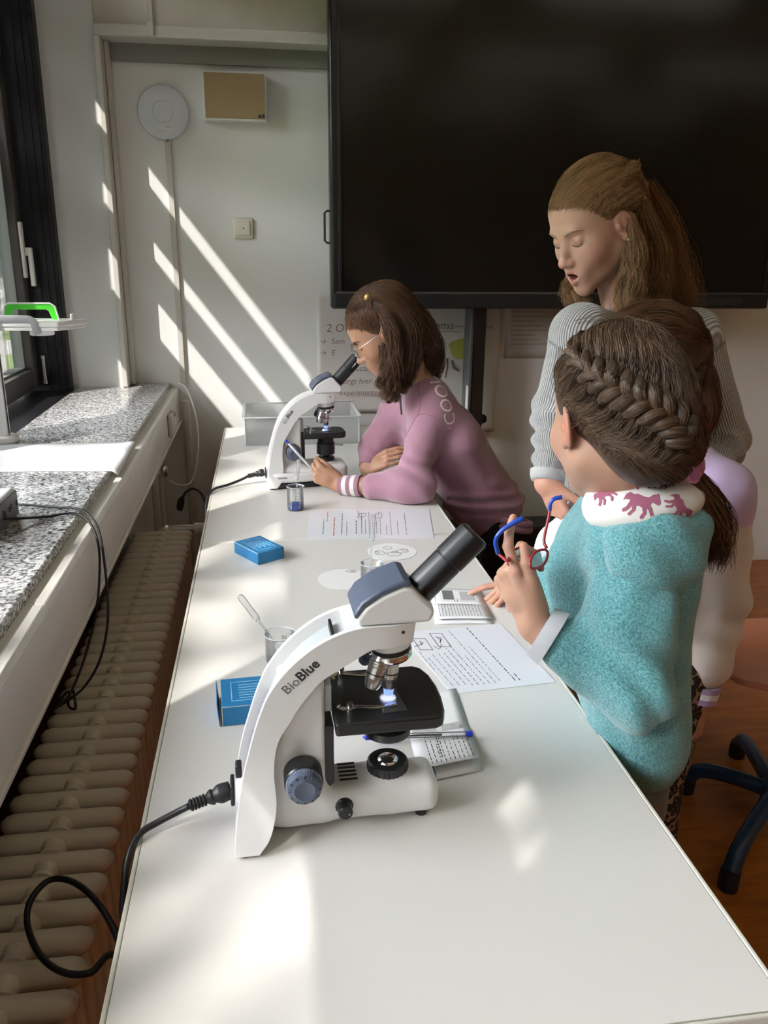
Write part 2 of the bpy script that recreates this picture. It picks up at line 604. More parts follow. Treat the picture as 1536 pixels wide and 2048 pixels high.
def floor_mat():
    m, n, p = nt_new('orange_linoleum')
    tc = nd(n, 'ShaderNodeTexCoord')
    mp = nd(n, 'ShaderNodeMapping'); mp.inputs['Scale'].default_value = (1.2, 6.0, 1.0); mp.inputs['Rotation'].default_value = (0, 0, 0.6)
    a = nd(n, 'ShaderNodeTexNoise', i_Scale=5.0, i_Detail=7.0, i_Distortion=0.6)
    n.links.new(tc.outputs['Object'], mp.inputs[0]); n.links.new(mp.outputs[0], a.inputs['Vector'])
    r = nd(n, 'ShaderNodeValToRGB'); e = r.color_ramp.elements
    e[0].position = 0.3; e[0].color = (0.27, 0.072, 0.009, 1)
    e[1].position = 0.72; e[1].color = (0.46, 0.145, 0.022, 1)
    n.links.new(a.outputs[0], r.inputs[0]); n.links.new(r.outputs[0], p.inputs['Base Color'])
    p.inputs['Roughness'].default_value = 0.34
    return m
M_floor = floor_mat()

# ------------------------------------------------------------------ room shell
XW = -0.95          # inner glass plane of the window wall
YB, YN = 3.60, -4.5  # back wall, rear wall
XR, ZC = 5.5, 3.1
struct('floor', MB().box((-1.2, YN - .1, -0.08), (XR + .1, YB + .3, 0)), M_floor, 'orange brown linoleum floor')
struct('ceiling', MB().box((-1.2, YN - .1, ZC), (XR + .1, YB + .3, ZC + .2)), M_white, 'white ceiling')
struct('wall_back', MB().box((-0.96, YB, 0), (XR + .1, YB + .25, ZC)), M_door, 'white painted wall behind the display')
struct('wall_right', MB().box((XR, YN - .1, 0), (XR + .2, YB + .3, ZC)), mat('right_wall_paint', (0.62, 0.55, 0.48), 0.7))
struct('wall_rear', MB().box((-1.2, YN - .2, 0), (XR + .1, YN, ZC)), mat('rear_wall_paint', (0.55, 0.47, 0.40), 0.7))
# ceiling luminaires added out of view to light the right side and streak the display
m_tube, n_, p_ = nt_new('added_lamp_diffuser')
p_.inputs['Base Color'].default_value = (.8, .78, .72, 1)
p_.inputs['Emission Color'].default_value = (1.0, 0.92, 0.84, 1); p_.inputs['Emission Strength'].default_value = 0.6
ADDED_LAMP_LABELS = iter(['near the window by the display', 'in the middle by the display', 'far from the window by the display', 'near the window over the first rows', 'in the middle over the first rows', 'far from the window over the first rows', 'near the window at the rear', 'in the middle at the rear', 'far from the window at the rear'])
for y in (1.0, -1.0, -3.0):
    for x in (0.6, 2.4, 4.2):
        l = thing('added_ceiling_lamp', 'added long white ceiling lamp ' + next(ADDED_LAMP_LABELS), 'lamp', (x, y, ZC), 0, 'added ceiling lamps')
        MB().box((x - .65, y - .11, ZC - .07), (x + .65, y + .11, ZC - .001)).build('housing', M_white, l, bevel=.005)
        MB().box((x - .62, y - .09, ZC - .085), (x + .62, y + .09, ZC - .0705)).build('diffuser', m_tube, l)
# pillar beside the window and the concrete beam over the door recess
struct('wall_pillar', MB().box((-0.96, 3.50, 0.0), (-0.5745, YB + .01, ZC)), M_wall, 'grey painted pillar beside the window')
struct('trim_1', MB().box((-0.574, 3.47, 0.932), (-0.552, YB, 2.205)).box((-0.5515, 3.54, 0.932), (-0.535, YB, 2.204)), M_trim, 'left upright of the white door frame', bevel=0.004)
struct('trim_2', MB().box((-0.574, 3.47, 2.2052), (XR, YB, 2.245)), M_trim, 'top rail of the white door frame', bevel=0.006)
struct('wall_beam', MB().box((-0.574, 3.505, 2.2452), (XR, YB + .01, ZC)), M_concrete, 'beige concrete beam with pin holes')
struct('trim_3', MB().box((-0.535, 3.575, 2.145), (XR, YB, 2.207)), M_lintel, 'dark grey strip above the door panel')
# window wall: low wall, lintel, end beyond the camera
M_low = mat('low_wall_paint', (0.22, 0.12, 0.085), 0.7, vary=0.05)
struct('wall_left', MB().box((-1.2, YN, 0), (-0.62, 3.5, 0.90)), M_low, 'dark wall below the window sill')
struct('trim_9', MB().box((-1.2, YN, 2.951), (-0.80, 3.499, ZC)), M_wall, 'grey lintel over the windows')
struct('trim_10', MB().box((-1.2, YN + .001, 0.94), (-0.8, YN + .6, 2.95)), M_wall, 'grey pier at the rear end of the windows')
M_grey_panel = mat('casing_grey', (0.64, 0.61, 0.59), 0.5)
struct('trim_4', MB().box((-0.60, 2.66, 0.03), (-0.455, 3.02, 0.79)), M_grey_panel, 'grey casing panel under the sill', bevel=0.004)
struct('trim_5', MB().box((-0.60, 3.03, 0.03), (-0.455, 3.595, 0.79)), M_grey_panel, 'grey casing panel in the corner', bevel=0.004)

# sill: granite slabs as pieces of one sill, white ledge and fascia
sill = struct('trim_6', MB().box((-0.86, YN, 0.895), (-0.402, 3.595, 0.901)), M_low, 'granite window sill')
for y0, y1 in ((-4.45, -2.35), (-2.345, -0.4), (-0.395, 1.305), (1.309, 3.597)):
    MB().box((-0.757, y0, 0.9012), (-0.3985, y1, 0.93)).build('slab', M_granite, sill, bevel=0.003)
ledge = struct('trim_7', MB().box((-0.41, YN, 0.888), (-0.367, 1.30, 0.909)).box((-0.41, 1.302, 0.888), (-0.367, 3.597, 0.909)), M_white, 'white wooden ledge along the sill', bevel=0.003)
M_fascia = mat('fascia_paint', (0.70, 0.65, 0.61), 0.4, vary=0.03)
fas = struct('trim_8', MB().box((-0.388, YN, 0.775), (-0.3675, 2.42, 0.8875)).box((-0.388, 2.424, 0.775), (-0.3675, 3.597, 0.8875)), M_fascia, 'white fascia board under the ledge', bevel=0.002)
MB().box((-0.388, YN, 0.765), (-0.359, 3.597, 0.7748)).build('lip', M_fascia, fas, bevel=0.002)

# windows
M_frame = mat('window_lacquer', (0.008, 0.008, 0.011), 0.45, spec=.25)
M_sash = mat('sash_lacquer', (0.075, 0.066, 0.064), 0.4)
M_gasket = mat('grey_gasket', (0.25, 0.27, 0.26), 0.5)
ZT = 2.95
win_i = 0
for y0, y1 in ((-3.8, -2.35), (-2.25, -0.95), (-0.85, 0.22), (0.32, 1.28), (1.38, 2.24), (2.34, 3.44)):
    win_i += 1
    far = y1 > 3.4
    w = struct('window_%d' % win_i, MB().box((-1.0, y0 - .05, 0.90), (-0.86, y0, ZT)).box((-1.0 if not far else -0.955, y1, 0.90), (-0.86 if not far else -0.772, y1 + (.05 if not far else .0595), ZT))
               .box((-1.0, y0 - .05, 0.90), (-0.757, y1 + (.05 if not far else 0), 0.927)).box((-1.0, y0, ZT - .05), (-0.86, y1, ZT)), M_frame, 'black window frame', bevel=0.003)
    s = MB()
    a, b, lo, hi = y0 + .012, y1 - .012, 0.945, ZT - .06
    sx = -0.955 if far else -0.97
    s.box((sx, a, lo), (-0.885, a + .06, hi)).box((sx, b - .06, lo), (-0.885, b, hi)).box((-0.97, a + .06, lo), (-0.885, b - .06, lo + .075)).box((-0.97, a + .06, hi - .06), (-0.885, b - .06, hi))
    sash = s.build('sash', M_sash, w, bevel=0.004)
    g = MB()
    g.box((-0.955, a + .06, lo + .075), (-0.915, a + .068, hi - .06)).box((-0.955, b - .068, lo + .075), (-0.915, b - .06, hi - .06)).box((-0.955, a + .068, lo + .075), (-0.915, b - .068, lo + .083))
    g.build('gasket', M_gasket, sash)
    MB().box((-0.941, a + .06, lo + .075), (-0.935, b - .06, hi - .06)).build('pane', M_pane, sash)
    if far:
        MB().box((-0.885, b - .058, 1.36), (-0.872, b - .030, 1.56)).box((-0.872, b - .050, 1.44), (-0.850, b - .035, 1.47)).box((-0.862, b - .052, 1.33), (-0.846, b - .032, 1.47)).build('handle', M_plasticw, sash, bevel=0.004)
        hm = MB()
        hm.lathe([(0.007, 0), (0.007, 0.085)], 12, Matrix.Translation((-0.862, y1 - .004, 0.968)))
        hm.lathe([(0.009, 0), (0.009, 0.012)], 12, Matrix.Translation((-0.862, y1 - .004, 0.955)))
        hm.lathe([(0.009, 0), (0.009, 0.012)], 12, Matrix.Translation((-0.862, y1 - .004, 1.053)))
        hm.build('hinge', M_steel, w)
        fr = MB()
        for xx in (-0.845, -0.815, -0.79): fr.box((xx - .003, y1 - .006, 0.93), (xx + .003, y1 + .001, ZT))
        fr.build('profile_rib', M_frame, w)

# boards of the fixed sun screen outside the glass
M_board = mat('screen_board', (0.30, 0.30, 0.30), 0.6)
scr = thing('sun_screen', 'grey horizontal board sun screen fixed outside the window', 'sun screen', (-1.0, 0, 2.0))
def board(y0, y1, z0, z1):
    MB().box((-1.012, y0, z0), (-0.992, y1, z1)).build('board', M_board, scr, bevel=0.003)
board(-4.3, 3.5, 2.55, 3.1)
board(-4.3, 2.20, 2.14, 2.455)
board(-4.3, -0.56, 2.456, 2.549)
board(-0.42, 2.25, 2.456, 2.549)
board(2.21, 3.08, 2.27, 2.46)
board(2.21, 3.08, 2.03, 2.18)
board(2.21, 3.08, 1.60, 1.86)
board(3.085, 3.32, 0.93, 2.549)  # upright board added to keep the sun off the pillar
for y in (-4.29, -1.2, 0.9, 2.255, 3.49):
    MB().box((-1.04, y - .02, 0.915), (-1.013, y + .02, 3.1)).build('post', M_board, scr)

# outdoors
def sky_block_hedge(name, label, x, y0, y1, h, seed):
    n, m = 60, 12
    r = np.random.default_rng(seed); v = []; f = []
    for i in range(n + 1):
        for j in range(m + 1):
            a = PI * j / m
            v.append((x + 1.3 * math.cos(a) * (1 + .25 * r.normal()) , y0 + (y1 - y0) * i / n + .2 * r.normal(), -.36 + max(0, h * (math.sin(a) ** .5) * (1 + .10 * r.normal()))))
    for i in range(n):
        for j in range(m): k = i * (m + 1) + j; f.append((k, k + 1, k + m + 2, k + m + 1))
    o = mesh_obj(name, v, f, mat('sky_block_leaves', (0.05, 0.085, 0.025), .7, vary=.5, vscale=2.5, bump=.8, bscale=6), None, angle=180)
    return tag(o, label, 'sky_block_hedge')
sky_block_hedge('sky_block_hedge', 'added dark green row of foliage, unseen, cutting the low sky light', -11.0, -24, 11, 4.6, 9)  # added out of view to dim the low sky light on the faces
def grass_mat():
    m, n, p = nt_new('lawn_grass')
    tc = nd(n, 'ShaderNodeTexCoord')
    a = nd(n, 'ShaderNodeTexNoise', i_Scale=3.0, i_Detail=9.0)
    n.links.new(tc.outputs['Object'], a.inputs['Vector'])
    r = nd(n, 'ShaderNodeValToRGB'); e = r.color_ramp.elements
    e[0].position = 0.3; e[0].color = (0.07, 0.11, 0.025, 1)
    e[1].position = 0.7; e[1].color = (0.17, 0.24, 0.06, 1)
    n.links.new(a.outputs[0], r.inputs[0]); n.links.new(r.outputs[0], p.inputs['Base Color'])
    p.inputs['Roughness'].default_value = 0.8
    return m
M_grass = grass_mat()
struct('ground', MB().box((-40, -30, -0.45), (-1.21, 45, -0.35)), M_grass, 'green lawn outside the window')
struct('path', MB().box((-40, 16.0, -0.349), (-1.3, 18.5, -0.32)), mat('pale_paving', (0.30, 0.29, 0.27), 0.8, vary=0.1), 'pale paved path beyond the lawn')
bl = thing('building', 'pale building with dark windows far outside the window', 'building', (-14, 26, -0.35))
MB().box((-30, 24, -0.35), (-2, 30, 6.5)).build('wall', mat('pale_facade', (0.17, 0.17, 0.17), 0.8, vary=0.08), bl)
for i in range(8):
    MB().box((-28.5 + i * 3.3, 23.9, 0.9), (-26.5 + i * 3.3, 23.99, 2.6)).build('pane', mat('facade_glass', (0.05, 0.06, 0.07), 0.1) if i == 0 else bpy.data.materials['facade_glass'], bl)
fe = thing('fence', 'grey low fence at the end of the lawn', 'fence', (-10, 19.5, -0.35))
for k in range(3):
    MB().box((-25, 19.5, -0.1 + k * .3), (-2, 19.56, 0.05 + k * .3)).build('rail', M_board, fe)
for k in range(9):
    MB().box((-24.9 + k * 2.8, 19.42, -0.34), (-24.8 + k * 2.8, 19.5, 0.75)).build('post', M_board, fe)

def leaf_cloud(center, radius, n, size, seed):
    r = np.random.default_rng(seed)
    d = r.normal(size=(n, 3)); d /= np.linalg.norm(d, axis=1)[:, None]
    P = np.array(center) + d * np.array(radius) * (r.uniform(0, 1, (n, 1)) ** 0.4)
    a = r.normal(size=(n, 3)); a /= np.linalg.norm(a, axis=1)[:, None]
    b = np.cross(a, r.normal(size=(n, 3))); b /= np.linalg.norm(b, axis=1)[:, None]
    s = size * r.uniform(0.6, 1.3, (n, 1))
    V = np.stack([P - a * s, P + b * s * .45, P + a * s, P - b * s * .45], 1).reshape(-1, 3)
    return V, np.arange(4 * n).reshape(n, 4)
tr = thing('tree', 'leafy tree standing on the lawn outside the window', 'tree', (-5.4, -3.9, -0.35))
V1, F1 = leaf_cloud((-5.0, -4.3, 7.2), (1.7, 2.4, 1.5), 560, 0.13, 3)
lv = quad_obj('foliage', V1, F1, mat('tree_leaves', (0.08, 0.17, 0.03), 0.5), tr); lv['kind'] = 'stuff'
bt = MB().tube(spline([(-5.4, -3.9, -0.36), (-5.35, -3.95, 3), (-5.1, -4.2, 5.5), (-5.0, -4.3, 7.2)], 12), [0.22, .21, .2, .19, .18, .17, .15, .13, .11, .08, .06, .03], 10)
for k in range(9):
    a = k * 0.7
    bt.tube(spline([(-5.15, -4.15, 5.2 + k * .15), (-5.1 + .8 * math.cos(a), -4.2 + .9 * math.sin(a), 6.2 + k * .1), (-5.0 + 1.5 * math.cos(a), -4.3 + 2.0 * math.sin(a), 7.0 + .1 * k)], 7), [.06, .05, .04, .035, .03, .02, .01], 6)
bt.build('trunk', mat('bark', (0.12, 0.09, 0.06), 0.9, vary=0.3), tr)

# ------------------------------------------------------------------ radiator
M_rad = mat('radiator_enamel', (0.70, 0.60, 0.50), 0.38, vary=0.03)
rad = thing('radiator', 'beige column radiator running under the window sill beside the tables', 'radiator', (-0.3445, 1.6, 0.0))
Z0, Z1 = 0.12, 0.60
RX = (-0.437, -0.252)
def section():
    b = MB()
    # rounded head: a capsule lying across, swollen in the middle
    n = 13; prof = []
    L = RX[1] - RX[0]
    P = []; R = []
    for i in range(n):
        t = i / (n - 1)
        x = RX[0] + .017 + (L - .034) * t
        P.append((x, 0, Z1 - .0185)); R.append(0.0183)
    for s, k in ((-1, 0), (1, n - 1)):
        pass
    P = [(RX[0] + .000, 0, Z1 - .024), (RX[0] + .003, 0, Z1 - .0215), (RX[0] + .008, 0, Z1 - .0195)] + P + [(RX[1] - .008, 0, Z1 - .0195), (RX[1] - .003, 0, Z1 - .0215), (RX[1], 0, Z1 - .024)]
    R = [0.005, 0.0120, 0.0163] + R + [0.0163, 0.0120, 0.005]
    b.tube(P, R, 14)
    for x in (RX[0] + .020, RX[0] + .068, RX[1] - .068, RX[1] - .020):
        b.tube([(x, 0, Z1 - .02), (x, 0, Z0 + .02)], 0.0150, 10)
    b.tube([(p[0], 0, Z0 + .02) for p in P], R, 8)
    b.tube([(-0.3445, -0.0259, Z0 + .022), (-0.3445, .0253, Z0 + .022)], [0.017, 0.017], 10)
    return b
hub = MB()
hub.tube([(-0.3445, .0120, Z1 - .0190), (-0.3445, .0180, Z1 - .0190), (-0.3445, .0240, Z1 - .0195), (-0.3445, .0252, Z1 - .0195), (-0.3445, .0265, Z1 - .0195), (-0.3445, .0325, Z1 - .0190), (-0.3445, .0385, Z1 - .0190)], [0.0205, 0.0185, 0.0165, 0.0148, 0.0165, 0.0185, 0.0205], 16)
sec0 = None
PITCH = 0.0505
NS = 44
for i in range(NS):
    y = 0.42 + i * PITCH
    if sec0 is None:
        sec0 = section().build('radiator_section', M_rad, None, angle=60)
        me = sec0.data; me.transform(Matrix.Translation((0.3445, -1.6, 0)))
        hb0 = hub.build('joint', M_rad, None, angle=50); hb0.data.transform(Matrix.Translation((0.3445, -1.6, 0)))
        o, h = sec0, hb0
    else:
        o = sec0.copy(); COL.objects.link(o)
        h = hb0.copy(); COL.objects.link(h)
    o.parent = rad; h.parent = o
    o.location = (0, y, 0)
vb = MB().tube([(-0.3445, 2.60, Z1 - .022), (-0.3445, 2.67, Z1 - .022)], 0.018, 14).tube([(-0.33, 2.66, Z1 - .02), (-0.24, 2.66, Z1 - .02)], 0.016, 14)
vb.build('valve', M_steel, rad)
MB().tube([(-0.25, 2.66, Z1 - .02), (-0.213, 2.66, Z1 - .02)], [0.022, 0.020], 16).build('valve_cap', M_plasticw, rad, bevel=0.002)
MB().tube([(-0.3445, 2.67, Z1 - .03), (-0.3445, 2.67, 0.02)], 0.011, 10).tube([(-0.30, 2.63, 0.0), (-0.30, 2.63, 0.14)], 0.02, 10).tube([(-0.3445, 0.42, 0.0), (-0.3445, 0.42, 0.14)], 0.02, 10).build('pipe', M_rad, rad)

# pipes and little valves on the corner of the sill casing
pp = thing('heating_pipe', 'vertical cream heating pipe with valve in the corner by the sill', 'pipe', (-0.372, 3.40, 0))
MB().tube([(-0.335, 3.55, 0.0), (-0.335, 3.55, 0.86)], 0.016, 12).build('riser', M_trim, pp)
MB().tube([(-0.415, 3.0, 0.0), (-0.415, 3.0, 0.74)], 0.012, 12).tube([(-0.40, 3.08, 0.0), (-0.40, 3.08, 0.66)], 0.009, 12).build('branch', M_trim, pp)
MB().lathe([(0.013, 0), (0.016, .01), (0.016, .03), (0.01, .045)], 12, Matrix.Translation((-0.415, 3.0, 0.72))).lathe([(0.012, 0), (0.015, .01), (0.015, .025), (0.008, .04)], 12, Matrix.Translation((-0.385, 3.06, 0.66))).build('valve', M_chrome, pp)
wc = MB().tube(spline([(-0.366, 3.585, 0.93), (-0.33, 3.55, 0.91), (-0.285, 3.4, 0.82), (-0.275, 3.3, 0.70), (-0.30, 3.2, 0.60), (-0.345, 3.12, 0.61), (-0.375, 3.08, 0.64)], 40), 0.0035, 8)
tag(wc.build('cord', M_white), 'thin white cord hanging in a loop in the corner below the conduit', 'cord')
sw = thing('junction_box', 'small cream junction box with a loop on the fascia end', 'box', (-0.36, 3.2, 0.83))
MB().box((-0.3665, 3.13, 0.79), (-0.350, 3.19, 0.875)).build('body', M_trim, sw, bevel=0.006)
MB().lathe([(0.012, 0), (0.012, .012), (0.006, .02)], 12, axis_M((-0.3665, 3.25, 0.86), (-0.30, 3.25, 0.86))).build('screw_cap', M_trim, sw)

# ------------------------------------------------------------------ things on the back wall
ap = thing('access_point', 'round white ceiling style wireless access point high on the wall', 'access point', (-0.354, 3.6, 1.972))
R_ = 0.098
MB().lathe([(R_, 0.002), (R_, 0.02), (R_ - .004, 0.028), (R_ - .02, 0.035), (0.05, 0.041), (0.0001, 0.042)], 48, axis_M((-0.354, 3.599, 1.972), (-0.354, 3.0, 1.972))).build('dome', mat('ap_plastic', (0.66, 0.68, 0.72), 0.4), ap)
MB().lathe([(0.039, 0.040), (0.039, 0.0428), (0.0375, 0.0428), (0.0375, 0.040)], 48, axis_M((-0.354, 3.599, 1.972), (-0.354, 3.0, 1.972)), cap=False).build('ring', mat('ap_ring', (0.42, 0.43, 0.46), 0.4), ap)
st = MB().box((-0.362, 3.559, 1.910), (-0.318, 3.5605, 1.925)).build('sticker', M_white, ap)
text_part('printing', '▪ WLAN', 0.008, frame_M((-0.338, 3.5588, 1.918), (1, 0, 0), (0, 0, 1)), M_ink, ap)

bx = thing('wall_sign', 'shallow white box sign with blank brown front on the wall', 'sign', (-0.08, 3.6, 2.03))
c0 = (-0.199, 1.9455); c1 = (0.0300, 2.116)
MB().box((c0[0], 3.54, c0[1]), (c1[0] + .012, 3.598, c1[1])).build('body', M_plasticw, bx, bevel=0.002)
MB().box((c0[0] + .006, 3.536, c0[1] + .007), (c1[0] + .004, 3.5405, c1[1] - .006)).build('front_panel', mat('brown_panel', (0.35, 0.25, 0.13), 0.55, vary=0.06), bx)
MB().box((c1[0] - .022, 3.5345, c0[1] + .011), (c1[0] - .012, 3.536, c0[1] + .022)).box((c1[0] - .009, 3.5345, c0[1] + .011), (c1[0] + .001, 3.536, c0[1] + .024)).build('pictogram', M_ink, bx)

sk = thing('wall_socket', 'cream antenna socket plate on the white wall', 'socket', (-0.067, 3.6, 1.553))
MB().box((-0.107, 3.588, 1.513), (-0.027, 3.599, 1.593)).build('plate', mat('cream_plastic', (0.72, 0.68, 0.58), 0.4), sk, bevel=0.006, seg=3)
MB().box((-0.094, 3.582, 1.526), (-0.040, 3.5885, 1.580)).build('insert', bpy.data.materials['cream_plastic'], sk, bevel=0.003)
MB().lathe([(0.003, 0), (0.003, .0012)], 10, axis_M((-0.067, 3.582, 1.553), (-0.067, 3, 1.553))).build('screw', M_ink, sk)

cd = thing('cable_conduit', 'cream plastic conduit running down the wall from the access point', 'conduit', (-0.345, 3.6, 0.93))
MB().box((-0.356, 3.583, 0.925), (-0.334, 3.599, 1.876)).build('channel', M_trim, cd, bevel=0.002)
MB().box((-0.349, 3.575, 1.868), (-0.341, 3.599, 1.885)).build('clip', M_gasket, cd)
cd2 = thing('pipe_conduit', 'beige conduit rising over the concrete beam above the door', 'conduit', (-0.40, 3.5, 2.26))
MB().box((-0.378, 3.493, 2.252), (-0.362, 3.504, 3.0)).build('channel', M_trim, cd2, bevel=0.002)
MB().box((-0.381, 3.462, 2.207), (-0.359, 3.4695, 2.252)).build('joint', M_trim, cd2, bevel=0.002)

# ------------------------------------------------------------------ interactive display on its stand
tv = thing('display', 'large black interactive display on a floor stand', 'display', (1.19, 3.3, 0))
X0, X1, TZ0, TZ1 = 0.264, 2.10, 1.252, 2.415
MB().box((X0, 3.30, TZ0), (X1, 3.385, TZ1)).build('housing', M_blackmetal, tv, bevel=0.012, seg=3)
m_scr, n_, p_ = nt_new('display_glass')
p_.inputs['Base Color'].default_value = (0.0085, 0.0070, 0.0058, 1); p_.inputs['Roughness'].default_value = 0.16
p_.inputs['Specular IOR Level'].default_value = 0.42
MB().box((X0 + .042, 3.2960, TZ0 + .068), (X1 - .042, 3.2998, TZ1 - .03)).build('screen', m_scr, tv)
fr = MB()
fr.box((X0 + .03, 3.291, TZ0 + .066), (X0 + .041, 3.2998, TZ1 - .02)).box((X1 - .041, 3.291, TZ0 + .066), (X1 - .03, 3.2998, TZ1 - .02)).box((X0 + .03, 3.291, TZ1 - .03), (X1 - .03, 3.2998, TZ1 - .02))
fr.build('bezel', M_black, tv, bevel=0.001)
MB().box((X0 + .02, 3.290, TZ0 + .060), (X1 - .02, 3.2995, TZ0 + .0655)).build('trim_strip', mat('grey_line', (0.10, 0.095, 0.09), 0.35), tv)
MB().box((X0 + .012, 3.288, TZ0 + .004), (X1 - .012, 3.2995, TZ0 + .0595)).build('speaker_bar', M_black, tv, bevel=0.003)
ports = MB().box((1.76, 3.284, TZ0 + .014), (1.97, 3.2878, TZ0 + .045)).build('port_panel', mat('port_grey', (0.03, 0.03, 0.032), 0.3), tv, bevel=0.002)
pm = MB()
for k in range(7): pm.box((1.79 + k * .022, 3.2828, TZ0 + .022), (1.803 + k * .022, 3.2838, TZ0 + .036))
pm.build('port', M_ink, ports)
hz0, hz1 = 1.497, 1.612
MB().tube([(X0 + .003, 3.315, hz1), (X0 - .012, 3.315, hz1), (X0 - .021, 3.315, hz1 - .008), (X0 - .021, 3.315, hz0 + .008), (X0 - .012, 3.315, hz0), (X0 + .003, 3.315, hz0)], 0.0042, 8).build('carry_handle', M_black, tv)
po = MB().box((0.858, 3.39, 0.12), (0.912, 3.50, TZ0 + .5))
po.build('post', mat('post_black', (0.012, 0.012, 0.012), 0.25), tv, bevel=0.004)
MB().box((0.846, 3.385, 0.12), (0.8575, 3.50, TZ0 + .3)).build('post_cover', mat('post_grey', (0.085, 0.085, 0.09), 0.35), tv, bevel=0.002)
MB().box((1.50, 3.39, 0.12), (1.565, 3.50, TZ0 + .5)).build('post', M_blackmetal, tv, bevel=0.004)
MB().box((0.80, 3.386, TZ0 + .15), (1.62, 3.40, TZ0 + .75)).build('mount_plate', M_blackmetal, tv)
stk = MB().box((0.8440, 3.387, 0.80), (0.8460, 3.425, 0.93)).build('sticker', M_white, tv)
MB().lathe([(0.02, 0), (0.02, .02), (0.014, .03)], 14, axis_M((0.912, 3.44, 0.78), (1.2, 3.44, 0.78))).build('clamp_knob', M_black, tv)
MB().box((0.62, 3.36, 0.09), (1.80, 3.53, 0.30)).build('base_beam', M_blackmetal, tv, bevel=0.008)
for xx in (0.70, 1.72):
    MB().box((xx - .05, 2.95, 0.09), (xx + .05, 3.56, 0.15)).build('foot', M_blackmetal, tv, bevel=0.006)
    for yy in (3.0, 3.52):
        MB().lathe([(0.001, -.018), (0.036, -.018), (0.044, -.01), (0.044, .01), (0.036, .018), (0.001, .018)], 18, axis_M((xx, yy, 0.0445), (xx + 1, yy, 0.0445))).build('castor', M_rubber, tv)
dc = MB().tube(spline([(0.62, 3.42, 1.26), (0.60, 3.42, 1.245), (0.55, 3.44, 1.225), (0.47, 3.45, 1.222)], 16), 0.003, 6)
tag(dc.build('cable', M_rubber), 'thin black cable hanging under the display edge', 'cable')

# handwritten posters on the wall below the display
M_poster = mat('poster_paper', (0.66, 0.62, 0.59), 0.7, vary=0.04, vscale=6, bump=0.25, bscale=9)
M_poster2 = mat('poster_paper_white', (0.70, 0.68, 0.64), 0.65, vary=0.04, vscale=5, bump=0.25, bscale=7)
M_pen = mat('grey_marker', (0.22, 0.18, 0.17), 0.8)
def sheet(name, x0, x1, z0, z1, y, amp, m, parent, nx=24, nz=24, curl=0.0, seed=0):
    v = []; f = []
    for j in range(nz + 1):
        for i in range(nx + 1):
            u = i / nx; w = j / nz
            yy = y - amp * (0.5 + 0.5 * math.sin(u * 9 + seed + 2 * w)) - amp * .5 * math.sin(w * 6 + seed * 2 + u * 3) - curl * u ** 3 - curl * .6 * (1 - w) ** 2
            v.append((x0 + (x1 - x0) * u + .006 * math.sin(w * 5 + seed) * u, yy, z0 + (z1 - z0) * w))
    for j in range(nz):
        for i in range(nx):
            a = j * (nx + 1) + i
            f.append((a, a + 1, a + nx + 2, a + nx + 1))
    o = mesh_obj(name, v, f, m, parent, angle=180)
    so = o.modifiers.new('thickness', 'SOLIDIFY'); so.thickness = 0.0008
    return o
p1 = thing('poster', 'large handwritten paper poster hanging left of the stand post', 'poster', (0.42, 3.59, 1.0))
sheet('sheet', 0.225, 0.66, 0.79, 1.30, 3.588, 0.004, M_poster, p1, seed=1)
def wall_text(s, x, z, size, parent, y=3.570, m=None, bold=False):
    text_part('handwriting', s, size, frame_M((x, y, z), (1, 0, 0.0), (0, 0, 1)), m or M_pen, parent, bold=bold, shear=0.15, align='LEFT')
wall_text('2 Over Tu', 0.262, 1.155, 0.048, p1)
wall_text('→  Sem', 0.232, 1.100, 0.034, p1)
wall_text('→  E', 0.232, 1.052, 0.034, p1)
wall_text('productbot', 0.315, 0.985, 0.036, p1)
wall_text('zorgt hier on', 0.315, 0.930, 0.036, p1)
wall_text('experimenten', 0.315, 0.880, 0.033, p1, m=mat('brown_marker', (0.28, 0.17, 0.16), 0.8))
p2 = thing('poster', 'white paper poster with pasted coloured scraps behind the stand post', 'poster', (0.8, 3.58, 1.0))
sheet('sheet', 0.60, 1.015, 0.70, 1.30, 3.560, 0.006, M_poster2, p2, curl=0.012, seed=4)
M_scrap = mat('black_scrap', (0.02, 0.02, 0.02), 0.6)
YP = 3.538
wall_text('hema', 0.700, 1.168, 0.050, p2, y=YP)
wall_text('nom', 0.815, 1.166, 0.020, p2, y=YP)
wall_text('voorb.', 0.925, 1.163, 0.022, p2, y=YP - .010)
MB().box((0.690, YP, 1.142), (0.84, YP + .001, 1.144)).build('underline', M_pen, p2)
MB().box((0.720, YP, 1.084), (0.744, YP + .001, 1.116)).build('scrap', M_scrap, p2)
MB().box((0.716, YP, 0.960), (0.741, YP + .001, 1.030)).build('scrap', M_scrap, p2)
MB().prism([(0.788, 1.085), (0.80, 1.10), (0.862, 1.118), (0.866, 1.03), (0.83, 1.025), (0.808, 1.04)], YP, YP + .001, lambda a, b, h: (a, h, b)).build('scrap', mat('lime_scrap', (0.45, 0.45, 0.10), 0.7, vary=.2), p2)
for (x, z, w, h) in ((0.708, 0.935, .03, .012), (0.762, 0.898, .018, .02), (0.745, 0.905, .02, .006)):
    MB().box((x, YP, z), (x + w, YP + .001, z + h)).build('scrap', mat('yellow_scrap', (0.55, 0.45, 0.08), 0.7) if 'yellow_scrap' not in bpy.data.materials else bpy.data.materials['yellow_scrap'], p2)
MB().tube([(0.785, YP, 1.03), (0.786, YP, 0.99), (0.778, YP, 0.945)], 0.004, 6).tube([(0.805, YP, 1.02), (0.815, YP, 0.99), (0.838, YP, 0.975)], 0.005, 6).build('stroke', mat('brown_stroke', (0.14, 0.09, 0.08), 0.8), p2)
